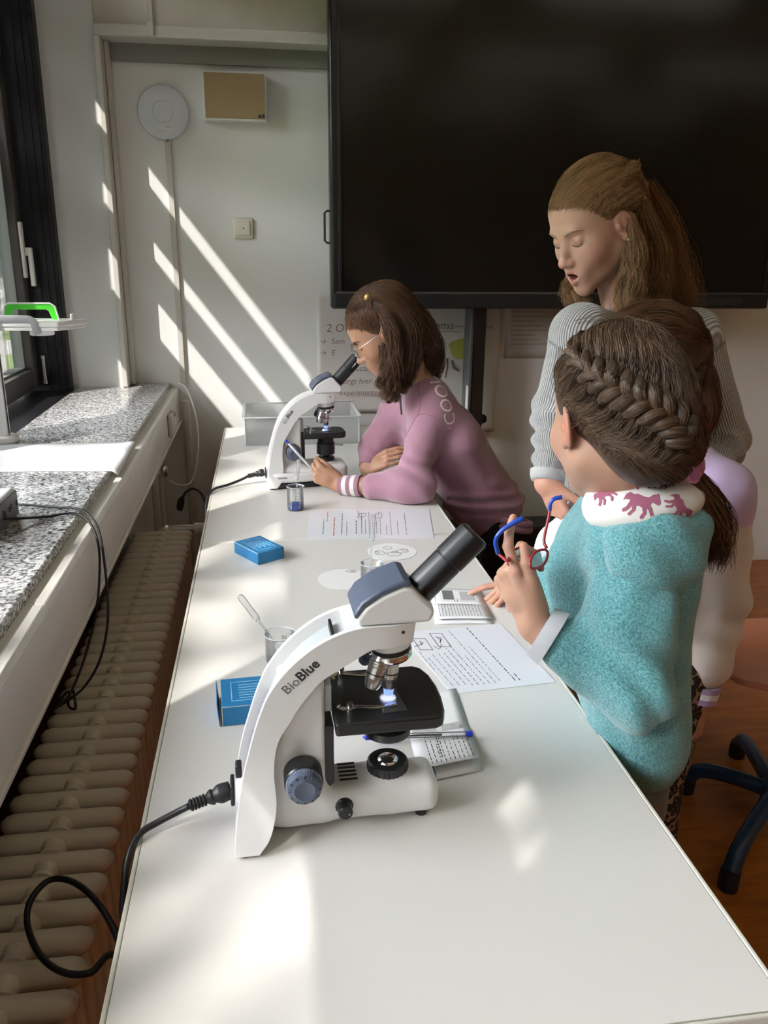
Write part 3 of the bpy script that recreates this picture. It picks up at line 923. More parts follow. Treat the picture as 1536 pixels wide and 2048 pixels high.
MB().prism([(0.730, 1.045), (0.742, 1.052), (0.748, 1.045), (0.738, 1.038)], YP, YP + .001, lambda a, b, h: (a, h, b)).build('scrap', mat('green_scrap', (0.02, 0.22, 0.12), 0.7), p2)
p3 = thing('notice', 'small printed notice paper on the wall beside the grey sweater', 'notice', (1.10, 3.6, 1.15))
sheet('sheet', 1.055, 1.30, 1.02, 1.30, 3.597, 0.001, M_poster2, p3, 8, 8)
pm = MB()
for k in range(9): pm.box((1.08, 3.5945, 1.08 + k * .02), (1.25 - .03 * (k % 3), 3.595, 1.084 + k * .02))
pm.build('printing', mat('faint_ink', (0.42, 0.40, 0.40), 0.8), p3)


# ------------------------------------------------------------------ the two tables
M_top = mat('tabletop_laminate', (0.66, 0.645, 0.61), 0.27, vary=0.02, vscale=4, bump=0.03, bscale=500)
M_band = mat('edge_band', (0.62, 0.60, 0.53), 0.4)
M_tleg = mat('table_leg_grey', (0.25, 0.25, 0.26), 0.4)
def table(y0, y1, label):
    t = thing('table', label, 'table', (0.155, (y0 + y1) / 2, 0))
    a, b = -0.176, 0.490
    MB().box((a + .006, y0 + .006, 0.732), (b - .006, y1 - .006, 0.76)).build('tabletop', M_top, t, bevel=0.0008, seg=1)
    e = MB()
    e.box((a, y0, 0.7315), (a + .0055, y1, 0.7606)).box((b - .0055, y0, 0.7315), (b, y1, 0.7606)).box((a + .0056, y0, 0.7315), (b - .0056, y0 + .0055, 0.7606)).box((a + .0056, y1 - .0055, 0.7315), (b - .0056, y1, 0.7606))
    e.build('edge_band', M_band, t, bevel=0.0015)
    f = MB()
    f.box((a + .06, y0 + .06, 0.69), (b - .06, y0 + .09, 0.7314)).box((a + .06, y1 - .09, 0.69), (b - .06, y1 - .06, 0.7314)).box((a + .06, y0 + .09, 0.69), (a + .09, y1 - .09, 0.7314)).box((b - .09, y0 + .09, 0.69), (b - .06, y1 - .09, 0.7314))
    f.build('frame', M_tleg, t)
    for x in (a + .08, b - .08):
        for y in (y0 + .08, y1 - .08):
            lg = MB().tube([(x, y, 0.0), (x, y, 0.69)], 0.017, 14).build('leg', M_tleg, t)
            MB().tube([(x, y, 0.0), (x, y, 0.03)], 0.0195, 14).build('foot_cap', M_rubber, lg)
    return t
table(0.553, 1.998, 'nearer white school table carrying the large microscope in front')
table(2.000, 3.450, 'farther white school table where the girl in mauve leans')
T = 0.76

# ------------------------------------------------------------------ microscopes
M_enamel = mat('white_enamel', (0.76, 0.755, 0.745), 0.28, coat=0.3)
M_inset = mat('channel_grey', (0.46, 0.49, 0.50), 0.4)
def resample_rows(a, k):
    c = np.concatenate([2 * a[:1] - a[1:2], a, 2 * a[-1:] - a[-2:-1]]); t = np.linspace(0, len(a) - 1 - 1e-6, k); i = t.astype(int); f = (t - i)[:, None]
    p, q, r, w = c[i], c[i + 1], c[i + 2], c[i + 3]
    return 0.5 * (2 * q + (r - p) * f + (2 * p - 5 * q + 4 * r - w) * f * f + (3 * q - 3 * r + w - p) * f ** 3)
M_bluegrey = mat('blue_grey_plastic', (0.085, 0.105, 0.155), 0.36)
M_satin = mat('satin_black', (0.011, 0.012, 0.014), 0.30)
M_stage = mat('stage_black', (0.010, 0.010, 0.010), 0.38)
M_label = mat('rating_label', (0.24, 0.235, 0.30), 0.5)
M_olive = mat('objective_satin', (0.62, 0.60, 0.57), 0.26, metal=1.0)
m_painted_glow, n_, p_ = nt_new('painted_glow_lens')
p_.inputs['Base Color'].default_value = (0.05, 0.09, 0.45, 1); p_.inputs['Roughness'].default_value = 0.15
p_.inputs['Emission Color'].default_value = (0.16, 0.25, 1.0, 1); p_.inputs['Emission Strength'].default_value = 0.45  # emission paints in the glow this lens catches from the lamp below
m_lamp, n_, p_ = nt_new('lamp_light')
p_.inputs['Emission Color'].default_value = (0.85, 0.9, 1.0, 1); p_.inputs['Emission Strength'].default_value = 3.0
VC = 0.036
ARM = [((-.0587, .004), (-.030, .004), .0772), ((-.0586, .018), (-.016, .022), .0705), ((-.0535, .055), (-.007, .055), .0575), ((-.0465, .0927), (-.0085, .0965), .0495),
       ((-.0335, .1400), (-.003, .133), .0425), ((-.0225, .1730), (.0123, .158), .0397), ((-.0099, .2005), (.0261, .180), .038), ((.0125, .2296), (.0487, .2076), .038),
       ((.0406, .2535), (.0703, .2224), .038), ((.0707, .2690), (.0991, .240), .038), ((.100, .2760), (.1141, .2467), .037), ((.135, .2763), (.135, .2467), .036), ((.166, .2763), (.163, .250), .030)]
def microscope(label, loc, rotz, sc, brand, maker, eco):
    t = thing('microscope', label, 'microscope', loc, rotz)
    t.scale = (sc * (.93 if eco else 1), sc, sc)
    def B(mb, name, m, par=t, **k): return mb.build(name, m, par, world=False, **k)
    st0 = np.array([(o[0], o[1], q[0], q[1], h) for o, q, h in ARM])
    st = resample_rows(st0, 46)
    # arm: lofted U section with a recessed channel along its back
    v = []; f = []; n = len(st); fl = []
    for i in range(n):
        o, q, hw = st[i, :2], st[i, 2:4], st[i, 4]; s_at = i / (n - 1) * (len(ARM) - 1)
        dx, dz = q[0] - o[0], q[1] - o[1]; L = math.hypot(dx, dz)
        dep = 0.015 if .9 <= s_at <= 9.1 else 0.0008
        if eco: dep = 0.0008
        cx_, cz_ = o[0] + dx / L * dep, o[1] + dz / L * dep
        rt = 0.0075
        if dep > .005: fl.append((cx_ - dx / L * .0006, cz_ - dz / L * .0006, hw - rt - .0012))
        for (x, z, y) in ((o[0], o[1], VC - hw), (o[0], o[1], VC - hw + rt), (cx_, cz_, VC - hw + rt + .001), (cx_, cz_, VC + hw - rt - .001), (o[0], o[1], VC + hw - rt), (o[0], o[1], VC + hw), (q[0], q[1], VC + hw), (q[0], q[1], VC - hw)):
            v.append((x, y, z))
    for i in range(n - 1):
        for j in range(8):
            f.append((i * 8 + j, i * 8 + (j + 1) % 8, (i + 1) * 8 + (j + 1) % 8, (i + 1) * 8 + j))
    f.append(tuple(range(8))); f.append(tuple(range((n - 1) * 8, n * 8))[::-1])
    mesh_obj('arm', v, f, M_enamel, t, bevel=0.0022, seg=3, world=False, angle=40)
    if not eco:
        cv = []
        for x, z, h_ in fl: cv += [(x, VC - h_, z), (x, VC + h_, z)]
        mesh_obj('channel_lining', cv, [(2 * i, 2 * i + 1, 2 * i + 3, 2 * i + 2) for i in range(len(fl) - 1)], M_inset, t, world=False, angle=180)
        # rating label in the lower part of the channel, with printed bars
        v = []; f = []
        for i in range(1, 6):
            o, q, hw = ARM[i]; dx, dz = q[0] - o[0], q[1] - o[1]; L = math.hypot(dx, dz)
            x, z = o[0] + dx / L * .0105, o[1] + dz / L * .0105
            v += [(x, VC - hw + .011, z), (x, VC + hw - .011, z)]
        f = [(2 * i, 2 * i + 1, 2 * i + 3, 2 * i + 2) for i in range(4)]
        lab = mesh_obj('rating_label', v, f, M_label, t, world=False, angle=180)
        pr = MB()
        for k in range(9):
            w = 0.085 + k * .0095
            x = float(np.interp(w, [.0927, .14, .173], [-.0465, -.0335, -.0225])) + .0094
            pr.box((x - .0004, VC - .028, w), (x, VC + (.005 if k % 3 else .02), w + .004))
        B(pr, 'printing', M_ink, lab)
        B(MB().box((-.0635, VC - .014, .030), (-.058, VC + .014, .060)), 'power_inlet', M_black, bevel=.002)
        B(MB().box((-.0560, VC - .008, .066), (-.0480, VC + .008, .084)), 'power_switch', M_black, bevel=.002)
        B(MB().box((.0655, VC - .022, .2535), (.0690, VC + .022, .2635)), 'vent_recess', M_black)
    else:
        B(MB().box((-.0625, VC - .014, .020), (-.058, VC + .014, .050)), 'power_inlet', M_black, bevel=.002)
    # base and column
    s = SDF()
    bh = 0.034 if not eco else 0.045
    s.bx((.095, VC + .002, bh * .5 + .010), (.108, .035 if not eco else .055, bh * .5 + .008), .016, k=.01)
    s.bx((.028, VC, .105), (.028, .029, .100), .006, k=.022)
    s.bx((.000, VC, .065), (.022, .031, .060), .006, k=.01)
    s.rc((.140, VC + .004, .03), (.140, VC + .004, bh + .004), .030, .027, k=.018)
    V, F = s.mesh(.0026)
    V = relax(V, F, 2)
    V[:, 2] = np.maximum(V[:, 2], .008)
    base = quad_obj('base', V, F, M_enamel, None); base.parent = t
    for x, y in ((-.046, VC - .066), (-.046, VC + .066), (.18, VC - .022), (.18, VC + .026)):
        B(MB().lathe([(.0075, 0), (.0075, .009)], 14, Matrix.Translation((x, y, 0))), 'rubber_foot', M_rubber)
    if eco:
        sk_ = [(-.055, VC - .06), (-.03, VC - .072), (.06, VC - .068), (.19, VC - .052), (.208, VC - .03), (.208, VC + .03), (.19, VC + .052), (.06, VC + .068), (-.03, VC + .072), (-.055, VC + .06)]
        B(MB().prism(sk_, .002, .015), 'base_skirt', M_rubber, bevel=.003)
        B(MB().prism([(a_ * .97 + .002, (b_ - VC) * .97 + VC) for a_, b_ in sk_], .0152, .046), 'base_block', M_enamel, bevel=.008, seg=3)
    else:
        ve = MB()
        for k in range(5):
            ve.box((.075, VC - .012 + k * .0085 , bh + .0172), (.098, VC - .008 + k * .0085, bh + .0186))
        B(ve, 'vent_slot', M_ink)
        ve.v = []; ve.f = []
        B(MB().tube([(.196, VC - .012, .034), (.200, VC - .004, .034), (.2025, VC + .008, .036), (.2025, VC + .018, .037)], .004, 8), 'front_emblem', M_bluegrey)
    # head
    out = [(.0950, .2768), (.0935, .2860), (.1040, .3000), (.1250, .3140), (.1500, .3240), (.1600, .3215), (.1860, .2960), (.1885, .2890), (.1830, .2768)]
    B(MB().prism(out, VC - .035, VC + .035, lambda a, b, h: (a, h, b)), 'head', M_enamel, bevel=.006, seg=4, angle=30)
    cap = [(.0925, .2850), (.1035, .2998), (.1248, .3140), (.1498, .3240), (.1575, .3228), (.1600, .3290), (.1500, .3320), (.1220, .3220), (.1000, .3070), (.0905, .2920)]
    B(MB().prism(cap, VC - .0345, VC + .0345, lambda a, b, h: (a, h, b)), 'head_cap', M_bluegrey, bevel=.003, seg=3, angle=30)
    for u_ in (.124, .150): B(MB().lathe([(.0022, 0), (.0022, .0006)], 10, Matrix.Translation((u_, VC - .0358 if u_ < .14 else VC - .0335, .266)) @ Matrix.Rotation(PI / 2, 4, 'X')), 'screw_hole', M_ink)
    # tube and eyepiece along 45 degrees
    A = Vector((.168, VC, .2985)); D = Vector((.703, 0, .711))
    tr_ = .0198
    B(MB().lathe([(tr_ + .002, -.004), (tr_ + .002, .004), (tr_, .0045), (tr_, .060), (tr_ - .0012, .0605), (tr_ - .0012, .0615)], 40, axis_M(A, A + D)), 'eyepiece_tube', M_satin, angle=25)
    ey = B(MB().lathe([(tr_, .0617), (tr_ + .0006, .0625), (tr_ + .0006, .104), (tr_ - .002, .1075), (tr_ - .006, .1085), (tr_ - .009, .105), (.0001, .105)], 40, axis_M(A, A + D)), 'eyepiece', M_satin, angle=25)
    if eco:
        kt = MB()
        for k in range(2):
            for j in range(3):
                c = A + D * (.088 + .008 * k); kt.box((c.x - .006 + j * .004 - k * .0, VC - tr_ - .0012, c.z - .012 + j * .004), (c.x - .004 + j * .004, VC - tr_ - .0006, c.z - .008 + j * .004))
        B(kt, 'printing', M_white, ey)
    # nosepiece and objectives
    N = Vector((.1400, VC + .001, .2475)); ND = Vector((.10, 0, -1)).normalized()
    B(MB().lathe([(.0290, -.003), (.0285, .006), (.0245, .014)], 36, axis_M(N, N + ND)), 'nosepiece_mount', M_enamel)
    B(MB().lathe([(.0248, .0142), (.0252, .019)], 36, axis_M(N, N + ND)), 'nosepiece_ring', M_black)
    B(MB().lathe([(.0236, .0192), (.0258, .021), (.0258, .027), (.0225, .031), (.017, .0345)], 40, axis_M(N, N + ND)), 'turret', M_chrome)
    def objective(a, d, L, r, blue, m=M_olive):
        a = Vector(a); d = Vector(d).normalized()
        o_ = B(MB().lathe([(r * .8, -.006), (r * .86, 0), (r, .001), (r, .006), (r * .94, .0065), (r * .94, .0078), (r, .0085), (r, L * .62), (r * .95, L * .63), (r * .86, L * .86), (r * .66, L), (.0001, L)], 28, axis_M(a, a + d)), 'objective', m, angle=28)
        for h_ in (.003, L * .45):
            B(MB().lathe([(r + .0003, h_), (r + .0003, h_ + .0016)], 28, axis_M(a, a + d), cap=False), 'ring', M_satin if h_ > .01 else M_chrome, o_)
        if blue:
            B(MB().lathe([(r * .60, L + .0002), (r * .62, L + .0008), (r * .56, L + .0085), (.0001, L + .009)], 24, axis_M(a, a + d)), 'front_lens', m_painted_glow, o_)
        return o_
    objective((.1418, VC, .2165), (-.06, 0, -1), .042, .0108, True)
    objective((.1255, VC - .010, .2185), (-.33, -.20, -1), .036, .0118, False, M_steel)
    objective((.1235, VC + .016, .2215), (-.62, .45, -1), .028, .0098, False, M_bluegrey)
    # stage with clips
    st_ = [(.066, -.018), (.190, -.018), (.199, -.013), (.2035, 0.0), (.2065, .03), (.2065, .06), (.203, .088), (.196, .108), (.186, .116), (.067, .116)]
    if eco: st_ = [(.060, -.012), (.180, -.012), (.193, -.006), (.200, .008), (.200, .066), (.193, .080), (.180, .086), (.060, .086)]
    B(MB().prism(st_, .1425, .1600), 'stage', M_stage, bevel=.0035, seg=3)
    B(MB().lathe([(.010, 0), (.010, .0004)], 24, Matrix.Translation((.1385, VC, .1600))), 'aperture_lamp', m_lamp)
    for sgn, y in ((1, VC - .024), (-1, VC + .064 if not eco else VC + .03)):
        cl = B(MB().tube(spline([(.078, y + .010 * sgn, .1622), (.074, y + .004 * sgn, .1632), (.080, y - .002 * sgn, .1642), (.090, y, .1644), (.102, y + .002 * sgn, .1632), (.114, y + .002 * sgn, .1612), (.128, y + .002 * sgn, .1612), (.146, y + .003 * sgn, .1632)], 26), .0036, 8, squash=((0, 0, 1), .16)), 'stage_clip', M_chrome)
        B(MB().lathe([(.0042, .0), (.0042, .003), (.0030, .0032), (.0030, .008), (.0042, .0082), (.0042, .011), (.001, .011)], 16, Matrix.Translation((.0865, y - .001 * sgn, .1602))), 'clip_screw', M_chrome, cl)
    B(MB().prism([(.0535, .066), (.0585, .052), (.0665, .060), (.0665, .1425), (.0535, .1425)], VC - .026, VC + .028, lambda a, b, h: (a, h, b)), 'stage_bracket', M_satin, bevel=.0015)
    B(MB().box((.056, VC - .022, .1600), (.0645, VC + .024, .196)), 'rack_plate', M_inset, bevel=.001)
    ss = MB().lathe([(.0045, 0), (.0045, .004), (.0025, .0045), (.0025, .012)], 14, Matrix.Translation((.043, VC - .012, .2045)))
    B(ss, 'stop_screw', M_chrome)
    # condenser, illuminator
    B(MB().lathe([(.021, .108 if not eco else .085), (.030, .110 if not eco else .088), (.030, .120), (.026, .124), (.026, .1424)], 32, Matrix.Translation((.1385, VC + .003, 0))), 'condenser', M_satin)
    if eco: B(MB().tube([(.16, VC - .01, .118), (.192, VC - .014, .114)], .0028, 8), 'iris_lever', M_steel)
    zi = bh + .004
    pr = [(.0275, zi), (.0275, zi + .012), (.0262, zi + .0285), (.024, zi + .030), (.0165, zi + .030), (.0150, zi + .0265), (.0001, zi + .026)]
    il = B(MB().lathe(pr, 40, Matrix.Translation((.1395, VC + .004, 0))), 'illuminator', M_satin, angle=30)
    rb = MB()
    for k in range(26):
        a = 2 * PI * k / 26
        rb.tube([(.1395 + .0272 * math.cos(a), VC + .004 + .0272 * math.sin(a), zi + .003), (.1395 + .0262 * math.cos(a), VC + .004 + .0262 * math.sin(a), zi + .026)], .0012, 5)
    g_ = B(rb, 'grip', M_satin, il); g_['kind'] = 'stuff'
    B(MB().lathe([(.0152, zi + .0262), (.0135, zi + .0305), (.009, zi + .0335), (.0001, zi + .0348)], 32, Matrix.Translation((.1395, VC + .004, 0)), cap=False), 'illuminator_lens', M_chrome, il)
    # focus knobs on both sides and the dimmer
    kz = .0850 if not eco else .105
    for sg in (-1, 1):
        P0 = (.0265, VC + sg * .030, kz); P1 = (.0265, VC + sg * 1.0, kz)
        ku = B(MB().lathe([(.0195, 0), (.0238, .003), (.0238, .026), (.0225, .028)], 40, axis_M(P0, P1)), 'coarse_knob', M_satin, angle=30)
        fk = B(MB().lathe([(.0222, .0282), (.0222, .031), (.0200, .040), (.0125, .0432), (.011, .0425), (.0001, .0425)], 40, axis_M(P0, P1)), 'fine_knob', M_bluegrey, ku, angle=30)
        if not eco:
            dm = MB(); mk = MB()
            M_ = axis_M(P0, P1)
            for k in range(12):
                a = 2 * PI * k / 12
                d_ = Vector((math.cos(a), math.sin(a), 0)); c_ = M_ @ (d_ * .0172 + Vector((0, 0, .0405)))
                dm.ball(c_, (.0030, .0018, .0012), 10, 6, (M_.to_3x3() @ Matrix.Rotation(a, 3, 'Z')))
            for k in range(40):
                a = 2 * PI * k / 40
                d_ = Vector((math.cos(a), math.sin(a), 0)); e_ = Vector((-d_.y, d_.x, 0))
                l_ = .0022 if k % 5 else .0040
                p_a = M_ @ (d_ * .02235 + Vector((0, 0, .0308))); p_b = M_ @ (d_ * (.02235 - l_ * .22) + Vector((0, 0, .0308 + l_)))
                mk.tube([p_a, p_b], .00022, 4)
            o1 = B(dm, 'grip_dimple', mat('dimple_grey', (0.04, 0.05, 0.08), 0.4), fk); o1['kind'] = 'stuff'
            o2 = B(mk, 'scale_mark', M_white, fk); o2['kind'] = 'stuff'
    dk = B(MB().lathe([(.0115, 0), (.0115, .002), (.0095, .003), (.0092, .016), (.008, .0172), (.0001, .0172)], 28, axis_M((.078, VC - .0325, .030), (.078, VC - 1, .030))), 'dimmer_knob', M_satin, angle=30)
    B(MB().lathe([(.001, 0), (.001, .0004)], 8, axis_M((.0825, VC - .0497, .0285), (.0825, VC - 1, .0285))), 'dot', M_white, dk)
    # lettering on the near side
    W_ = Matrix.LocRotScale(Vector(loc), Euler((0, 0, rotz)), Vector((sc, sc, sc)))
    def txt(nm, s_, size, u_, w_, y_, ang, m, bold=False):
        o_ = text_part(nm, s_, size, frame_M((u_, y_, w_), (math.cos(ang), 0, math.sin(ang)), (-math.sin(ang), 0, math.cos(ang))), m, None, bold=bold, depth=.0001)
        o_.parent = t
    if not eco:
        txt('lettering', brand[0], .0175, .0150, .2076, VC - .0383, .74, mat('grey_print', (0.16, 0.16, 0.16), .6))
        txt('lettering', brand[1], .0178, .0350, .2265, VC - .0383, .74, M_ink, True)
        txt('maker_name', maker, .0072, .0345, .0160, VC - .0336, 0.02, mat('maker_print', (0.12, 0.12, 0.12), .6), True)
        em = MB().lathe([(.0034, 0), (.0034, .0003)], 20, axis_M((.0165, VC - .0333, .0160), (.0165, -1, .0160)))
        B(em, 'emblem', bpy.data.materials['maker_print'])
        B(MB().lathe([(.0019, .0003), (.0019, .0005)], 16, axis_M((.0165, VC - .0333, .0160), (.0165, -1, .0160))).box((.0148, VC - .0339, .0156), (.0182, VC - .0337, .0164)), 'emblem_core', M_inset)
    else:
        txt('lettering', brand[0], .0150, .0068, .2005, VC - .0384, .98, mat('grey_print', (0.12, 0.12, 0.13), .6) if 'grey_print' not in bpy.data.materials else bpy.data.materials['grey_print'])
        txt('lettering', brand[1], .0150, .0195, .2190, VC - .0384, .88, M_ink, True)
        txt('maker_name', maker, .008, -.012, .034, VC - .0705, 0.0, M_ink, True)
    return t
microscope('large white microscope with an empty black eyepiece tube standing at the front', (0.003, 0.8786, T), math.radians(1.388), 1.0, ('Bio', 'Blue'), 'euromex', False)
microscope('smaller looking white microscope that the girl in glasses looks into', (0.052, 2.515, T), math.radians(4.0), 1.04, ('Eco', 'Blue'), 'euromex', True)

# specimen slides
def slide(corners, z, label, group=None):
    o = MB().prism([c[:2] for c in corners], z, z + .001).build('microscope_slide', glass_mat('slide_glass', (.97, .98, .98), .02, 1.0, milky=.06) if 'slide_glass' not in bpy.data.materials else bpy.data.materials['slide_glass'])
    return tag(o, label, 'slide', group)
slide([(0.1275, 0.9455, 0.9205), (0.1522, 0.9437, 0.9205), (0.1597, 0.8832, 0.9205), (0.1288, 0.8801, 0.9205)], 0.9205, 'glass specimen slide lying on the stage of the front microscope')
slide([(0.175, 2.53, 0), (0.200, 2.53, 0), (0.205, 2.60, 0), (0.180, 2.60, 0)], T + .1672, 'glass specimen slide lying on the stage of the far microscope')

# ------------------------------------------------------------------ cables
def cable(name, pts, r, label, m=None, n=70):
    o = MB().tube(spline(pts, n), r, 10).build(name, m or M_rubber, angle=180)
    return tag(o, label, 'cable')
def plug(par, a, b, r=.010):
    """ribbed strain relief and body from a (cable end) to b (socket)"""
    L = (Vector(b) - Vector(a)).length
    pr = [(.0055, 0)]
    for k in range(5): pr += [(.0078, .002 + k * .0042), (.0078, .0042 + k * .0042), (.0058, .0046 + k * .0042), (.0058, .0060 + k * .0042)]
    pr += [(.0085, .026), (.0105, .030), (.0085, .033), (.0120, .039), (.0125, L - .012), (.0112, L)]
    return MB().lathe(pr, 18, axis_M(a, b)).build('plug', M_rubber, par, angle=30)
c1 = thing('power_cable', 'thick black power cable from the front microscope looping over the radiator', 'cable', (-0.1, 0.92, T))
b1 = (-0.0613, 0.9135, 0.805); a1 = (-0.1130, 0.9080, 0.7900)
plug(c1, a1, b1)
MB().tube(spline([a1, (-0.128, 0.9066, 0.7835), (-0.150, 0.900, 0.7765), (-0.172, 0.888, 0.7700), (-0.184, 0.866, 0.7560), (-0.1885, 0.845, 0.725), (-0.187, 0.825, 0.690), (-0.150, 0.77, 0.655), (-0.155, 0.722, 0.647),
     (-0.1972, 0.8338, 0.6550), (-0.2326, 0.9017, 0.6550), (-0.2739, 0.9515, 0.6520), (-0.3097, 0.9664, 0.6480), (-0.3279, 0.9390, 0.6420), (-0.3239, 0.9031, 0.6350), (-0.2980, 0.8569, 0.6300), (-0.2657, 0.8291, 0.6280), (-0.2327, 0.8232, 0.6280), (-0.2038, 0.8425, 0.6280), (-0.14, 0.70, 0.62), (-0.11, 0.78, 0.50), (-0.12, 0.9, 0.30)], 150), .0042, 10).build('cord', M_rubber, c1, angle=180)
c2 = thing('power_cable', 'black power cable from the far microscope dropping over the table edge', 'cable', (-0.05, 2.55, T))
b2 = (-0.0135, 2.552, 0.797); a2 = (-0.0640, 2.545, 0.787)
plug(c2, a2, b2)
MB().tube(spline([a2, (-0.09, 2.535, 0.777), (-0.13, 2.51, 0.769), (-0.160, 2.48, 0.769), (-0.178, 2.44, 0.764), (-0.187, 2.41, 0.742), (-0.186, 2.37, 0.70), (-0.18, 2.33, 0.62), (-0.16, 2.4, 0.48), (-0.15, 2.6, 0.25)], 60), .0042, 10).build('cord', M_rubber, c2, angle=180)
c3 = thing('extension_plug', 'black plug on a short arching cord behind the far table edge', 'plug', (-0.24, 2.70, 0.63))
MB().tube(spline([(-0.1997, 2.6200, 0.6403), (-0.2057, 2.6400, 0.6720), (-0.2221, 2.6700, 0.7014), (-0.2497, 2.7000, 0.7092), (-0.2731, 2.7000, 0.6979), (-0.2839, 2.7000, 0.6809)], 40), .0042, 10).build('cord', M_rubber, c3, angle=180)
MB().tube([(-0.2838, 2.7000, 0.6827), (-0.2912, 2.7000, 0.6673), (-0.2958, 2.7000, 0.6466), (-0.2981, 2.7000, 0.6362)], [.006, .012, .012, .009], 12).build('body', M_rubber, c3)
cable('charger_cord', [(-0.66, 1.93, 0.936), (-0.60, 1.86, 0.936), (-0.545, 1.80, 0.936), (-0.50, 1.785, 0.935), (-0.45, 1.765, 0.935), (-0.405, 1.745, 0.937), (-0.375, 1.725, 0.926), (-0.352, 1.69, 0.90), (-0.335, 1.63, 0.83), (-0.330, 1.585, 0.75), (-0.345, 1.55, 0.68), (-0.375, 1.52, 0.635), (-0.41, 1.50, 0.615), (-0.425, 1.47, 0.620), (-0.40, 1.49, 0.630), (-0.41, 1.53, 0.622), (-0.435, 1.50, 0.60)], .0026, 'upper thin black cord crossing the granite sill and drooping over its edge')
cable('charger_cord', [(-0.517, 1.63, 0.955), (-0.495, 1.67, 0.942), (-0.45, 1.70, 0.935), (-0.425, 1.715, 0.935), (-0.40, 1.715, 0.934), (-0.372, 1.70, 0.920), (-0.352, 1.67, 0.88), (-0.350, 1.64, 0.82), (-0.362, 1.62, 0.74), (-0.385, 1.57, 0.66), (-0.405, 1.51, 0.612), (-0.385, 1.48, 0.612), (-0.39, 1.50, 0.64)], .0026, 'lower thin black cord leaving the grey socket block on the sill')

# ------------------------------------------------------------------ boxes, glassware, paper
M_boxblue = mat('blue_carton', (0.012, 0.17, 0.38), 0.45, vary=0.05, bump=.1, bscale=120)
M_boxprint = mat('pale_blue_print', (0.30, 0.55, 0.72), 0.5)
M_card = mat('carton_edge', (0.62, 0.58, 0.45), 0.6)
def slide_box(loc, rot, w, d, h, label, open_end=False):
    b = thing('slide_box', label, 'box', loc, rot)
    MB().box((-w / 2, -d / 2, 0.0002), (w / 2, d / 2, h)).build('carton', M_boxblue, b, world=False, bevel=.0012)
    fr = MB(); z = h + .0001
    a, c = w * .36, d * .34
    for q in ((-a, -c, a, -c + .0012), (-a, c - .0012, a, c), (-a, -c, -a + .0012, c), (a - .0012, -c, a, c)): fr.box((q[0], q[1], z), (q[2], q[3], z + .0003))
    fr.build('printed_frame', M_boxprint, b, world=False)
    ln = MB()
    for k in range(6): ln.box((-a * .7, -c * .75 + k * c * .27, z), (a * (.7 if k % 2 else .45), -c * .75 + k * c * .27 + .0016, z + .0003))
    ln.build('printing', M_boxprint, b, world=False)
    e = MB()
    e.box((-w / 2 - .0004, -d / 2 - .0004, .001), (-w / 2 + .0006, -d / 2 + .0006, h - .001)).box((-w / 2 + .001, -d / 2 - .0006, h - .0016), (w / 2 - .001, -d / 2 - .0001, h - .0008))
    e.build('worn_edge', M_card, b, world=False)
    if open_end:
        MB().prism([(-d / 2, 0.001), (d / 2, 0.001), (d / 2 - .004, h + .001), (-d / 2 + .004, h + .001)], -.0006, .0006, lambda p, q, hh: (-w / 2 - .004 + hh - q * .08, p, q)).build('flap', M_boxblue, b, world=False)
    return b
slide_box((-0.0285, 1.893, T), math.radians(-58), 0.108, 0.073, 0.029, 'blue carton slide box lying across the middle of the near table')
slide_box((-0.030, 1.185, T), math.radians(4), 0.112, 0.088, 0.034, 'blue carton slide box half hidden behind the front microscope arm', True)

M_glassv = glass_mat('beaker_glass', (0.985, 0.99, 0.99), 0.01, 0.8, milky=.03)
M_print = mat('blue_grey_print', (0.18, 0.20, 0.35), 0.5)
m_liq = mat('blue_liquid', (0.03, 0.09, 0.55), 0.08)
def beaker(loc, r, h, label, liquid=0.0, rot=0.0):
    b = thing('beaker', label, 'beaker', loc, rot)
    pr = [(.0001, .0006), (r * .93, .0006), (r, .004), (r, h - .004), (r + .0022, h), (r + .0012, h + .0006), (r - .0011, h - .004), (r - .0011, .005), (r * .9, .0022), (.0001, .0022)]
    o = MB().lathe(pr, 40)
    # pouring lip
    for i, p in enumerate(o.v):
        a = math.atan2(p[1], p[0])
        if p[2] > h - .003 and abs(a) < .4:
            k = 1 + .16 * (1 - abs(a) / .4)
            o.v[i] = (p[0] * k, p[1] * k, p[2])
    o.build('glass', M_glassv, b, world=False, angle=60)
    rm = MB().tube([((r + .001) * math.cos(2 * PI * i / 36), (r + .001) * math.sin(2 * PI * i / 36), h + .0004) for i in range(37)], .0009, 6, cap=False)
    rm.build('rim', mat('rim_glass', (0.62, 0.68, 0.74), 0.08) if 'rim_glass' not in bpy.data.materials else bpy.data.materials['rim_glass'], b, world=False)
    pm = MB()
    for k in range(5):
        z = h * (.28 + .12 * k)
        for s in range(4 if k % 2 else 7):
            a0 = -1.9 + s * .08
            pm.add([((r + .0003) * math.cos(a0), (r + .0003) * math.sin(a0), z), ((r + .0003) * math.cos(a0 + .08), (r + .0003) * math.sin(a0 + .08), z), ((r + .0003) * math.cos(a0 + .08), (r + .0003) * math.sin(a0 + .08), z + .0011), ((r + .0003) * math.cos(a0), (r + .0003) * math.sin(a0), z + .0011)], [(0, 1, 2, 3)])
    pm.build('scale_print', M_print, b, world=False, smooth=False)
    text_b = text_part('volume_print', '50', .010, frame_M((r * math.cos(-1.1) * 1.02, r * math.sin(-1.1) * 1.02, h * .62), (math.cos(-1.1 + PI / 2), math.sin(-1.1 + PI / 2), 0), (0, 0, 1)), M_print, None); text_b.parent = b
    if liquid:
        MB().lathe([(.0001, .0026), (r * .88, .0026), (r - .0013, .0055), (r - .0013, liquid), (.0001, liquid)], 36).build('liquid', m_liq, b, world=False)
    return b
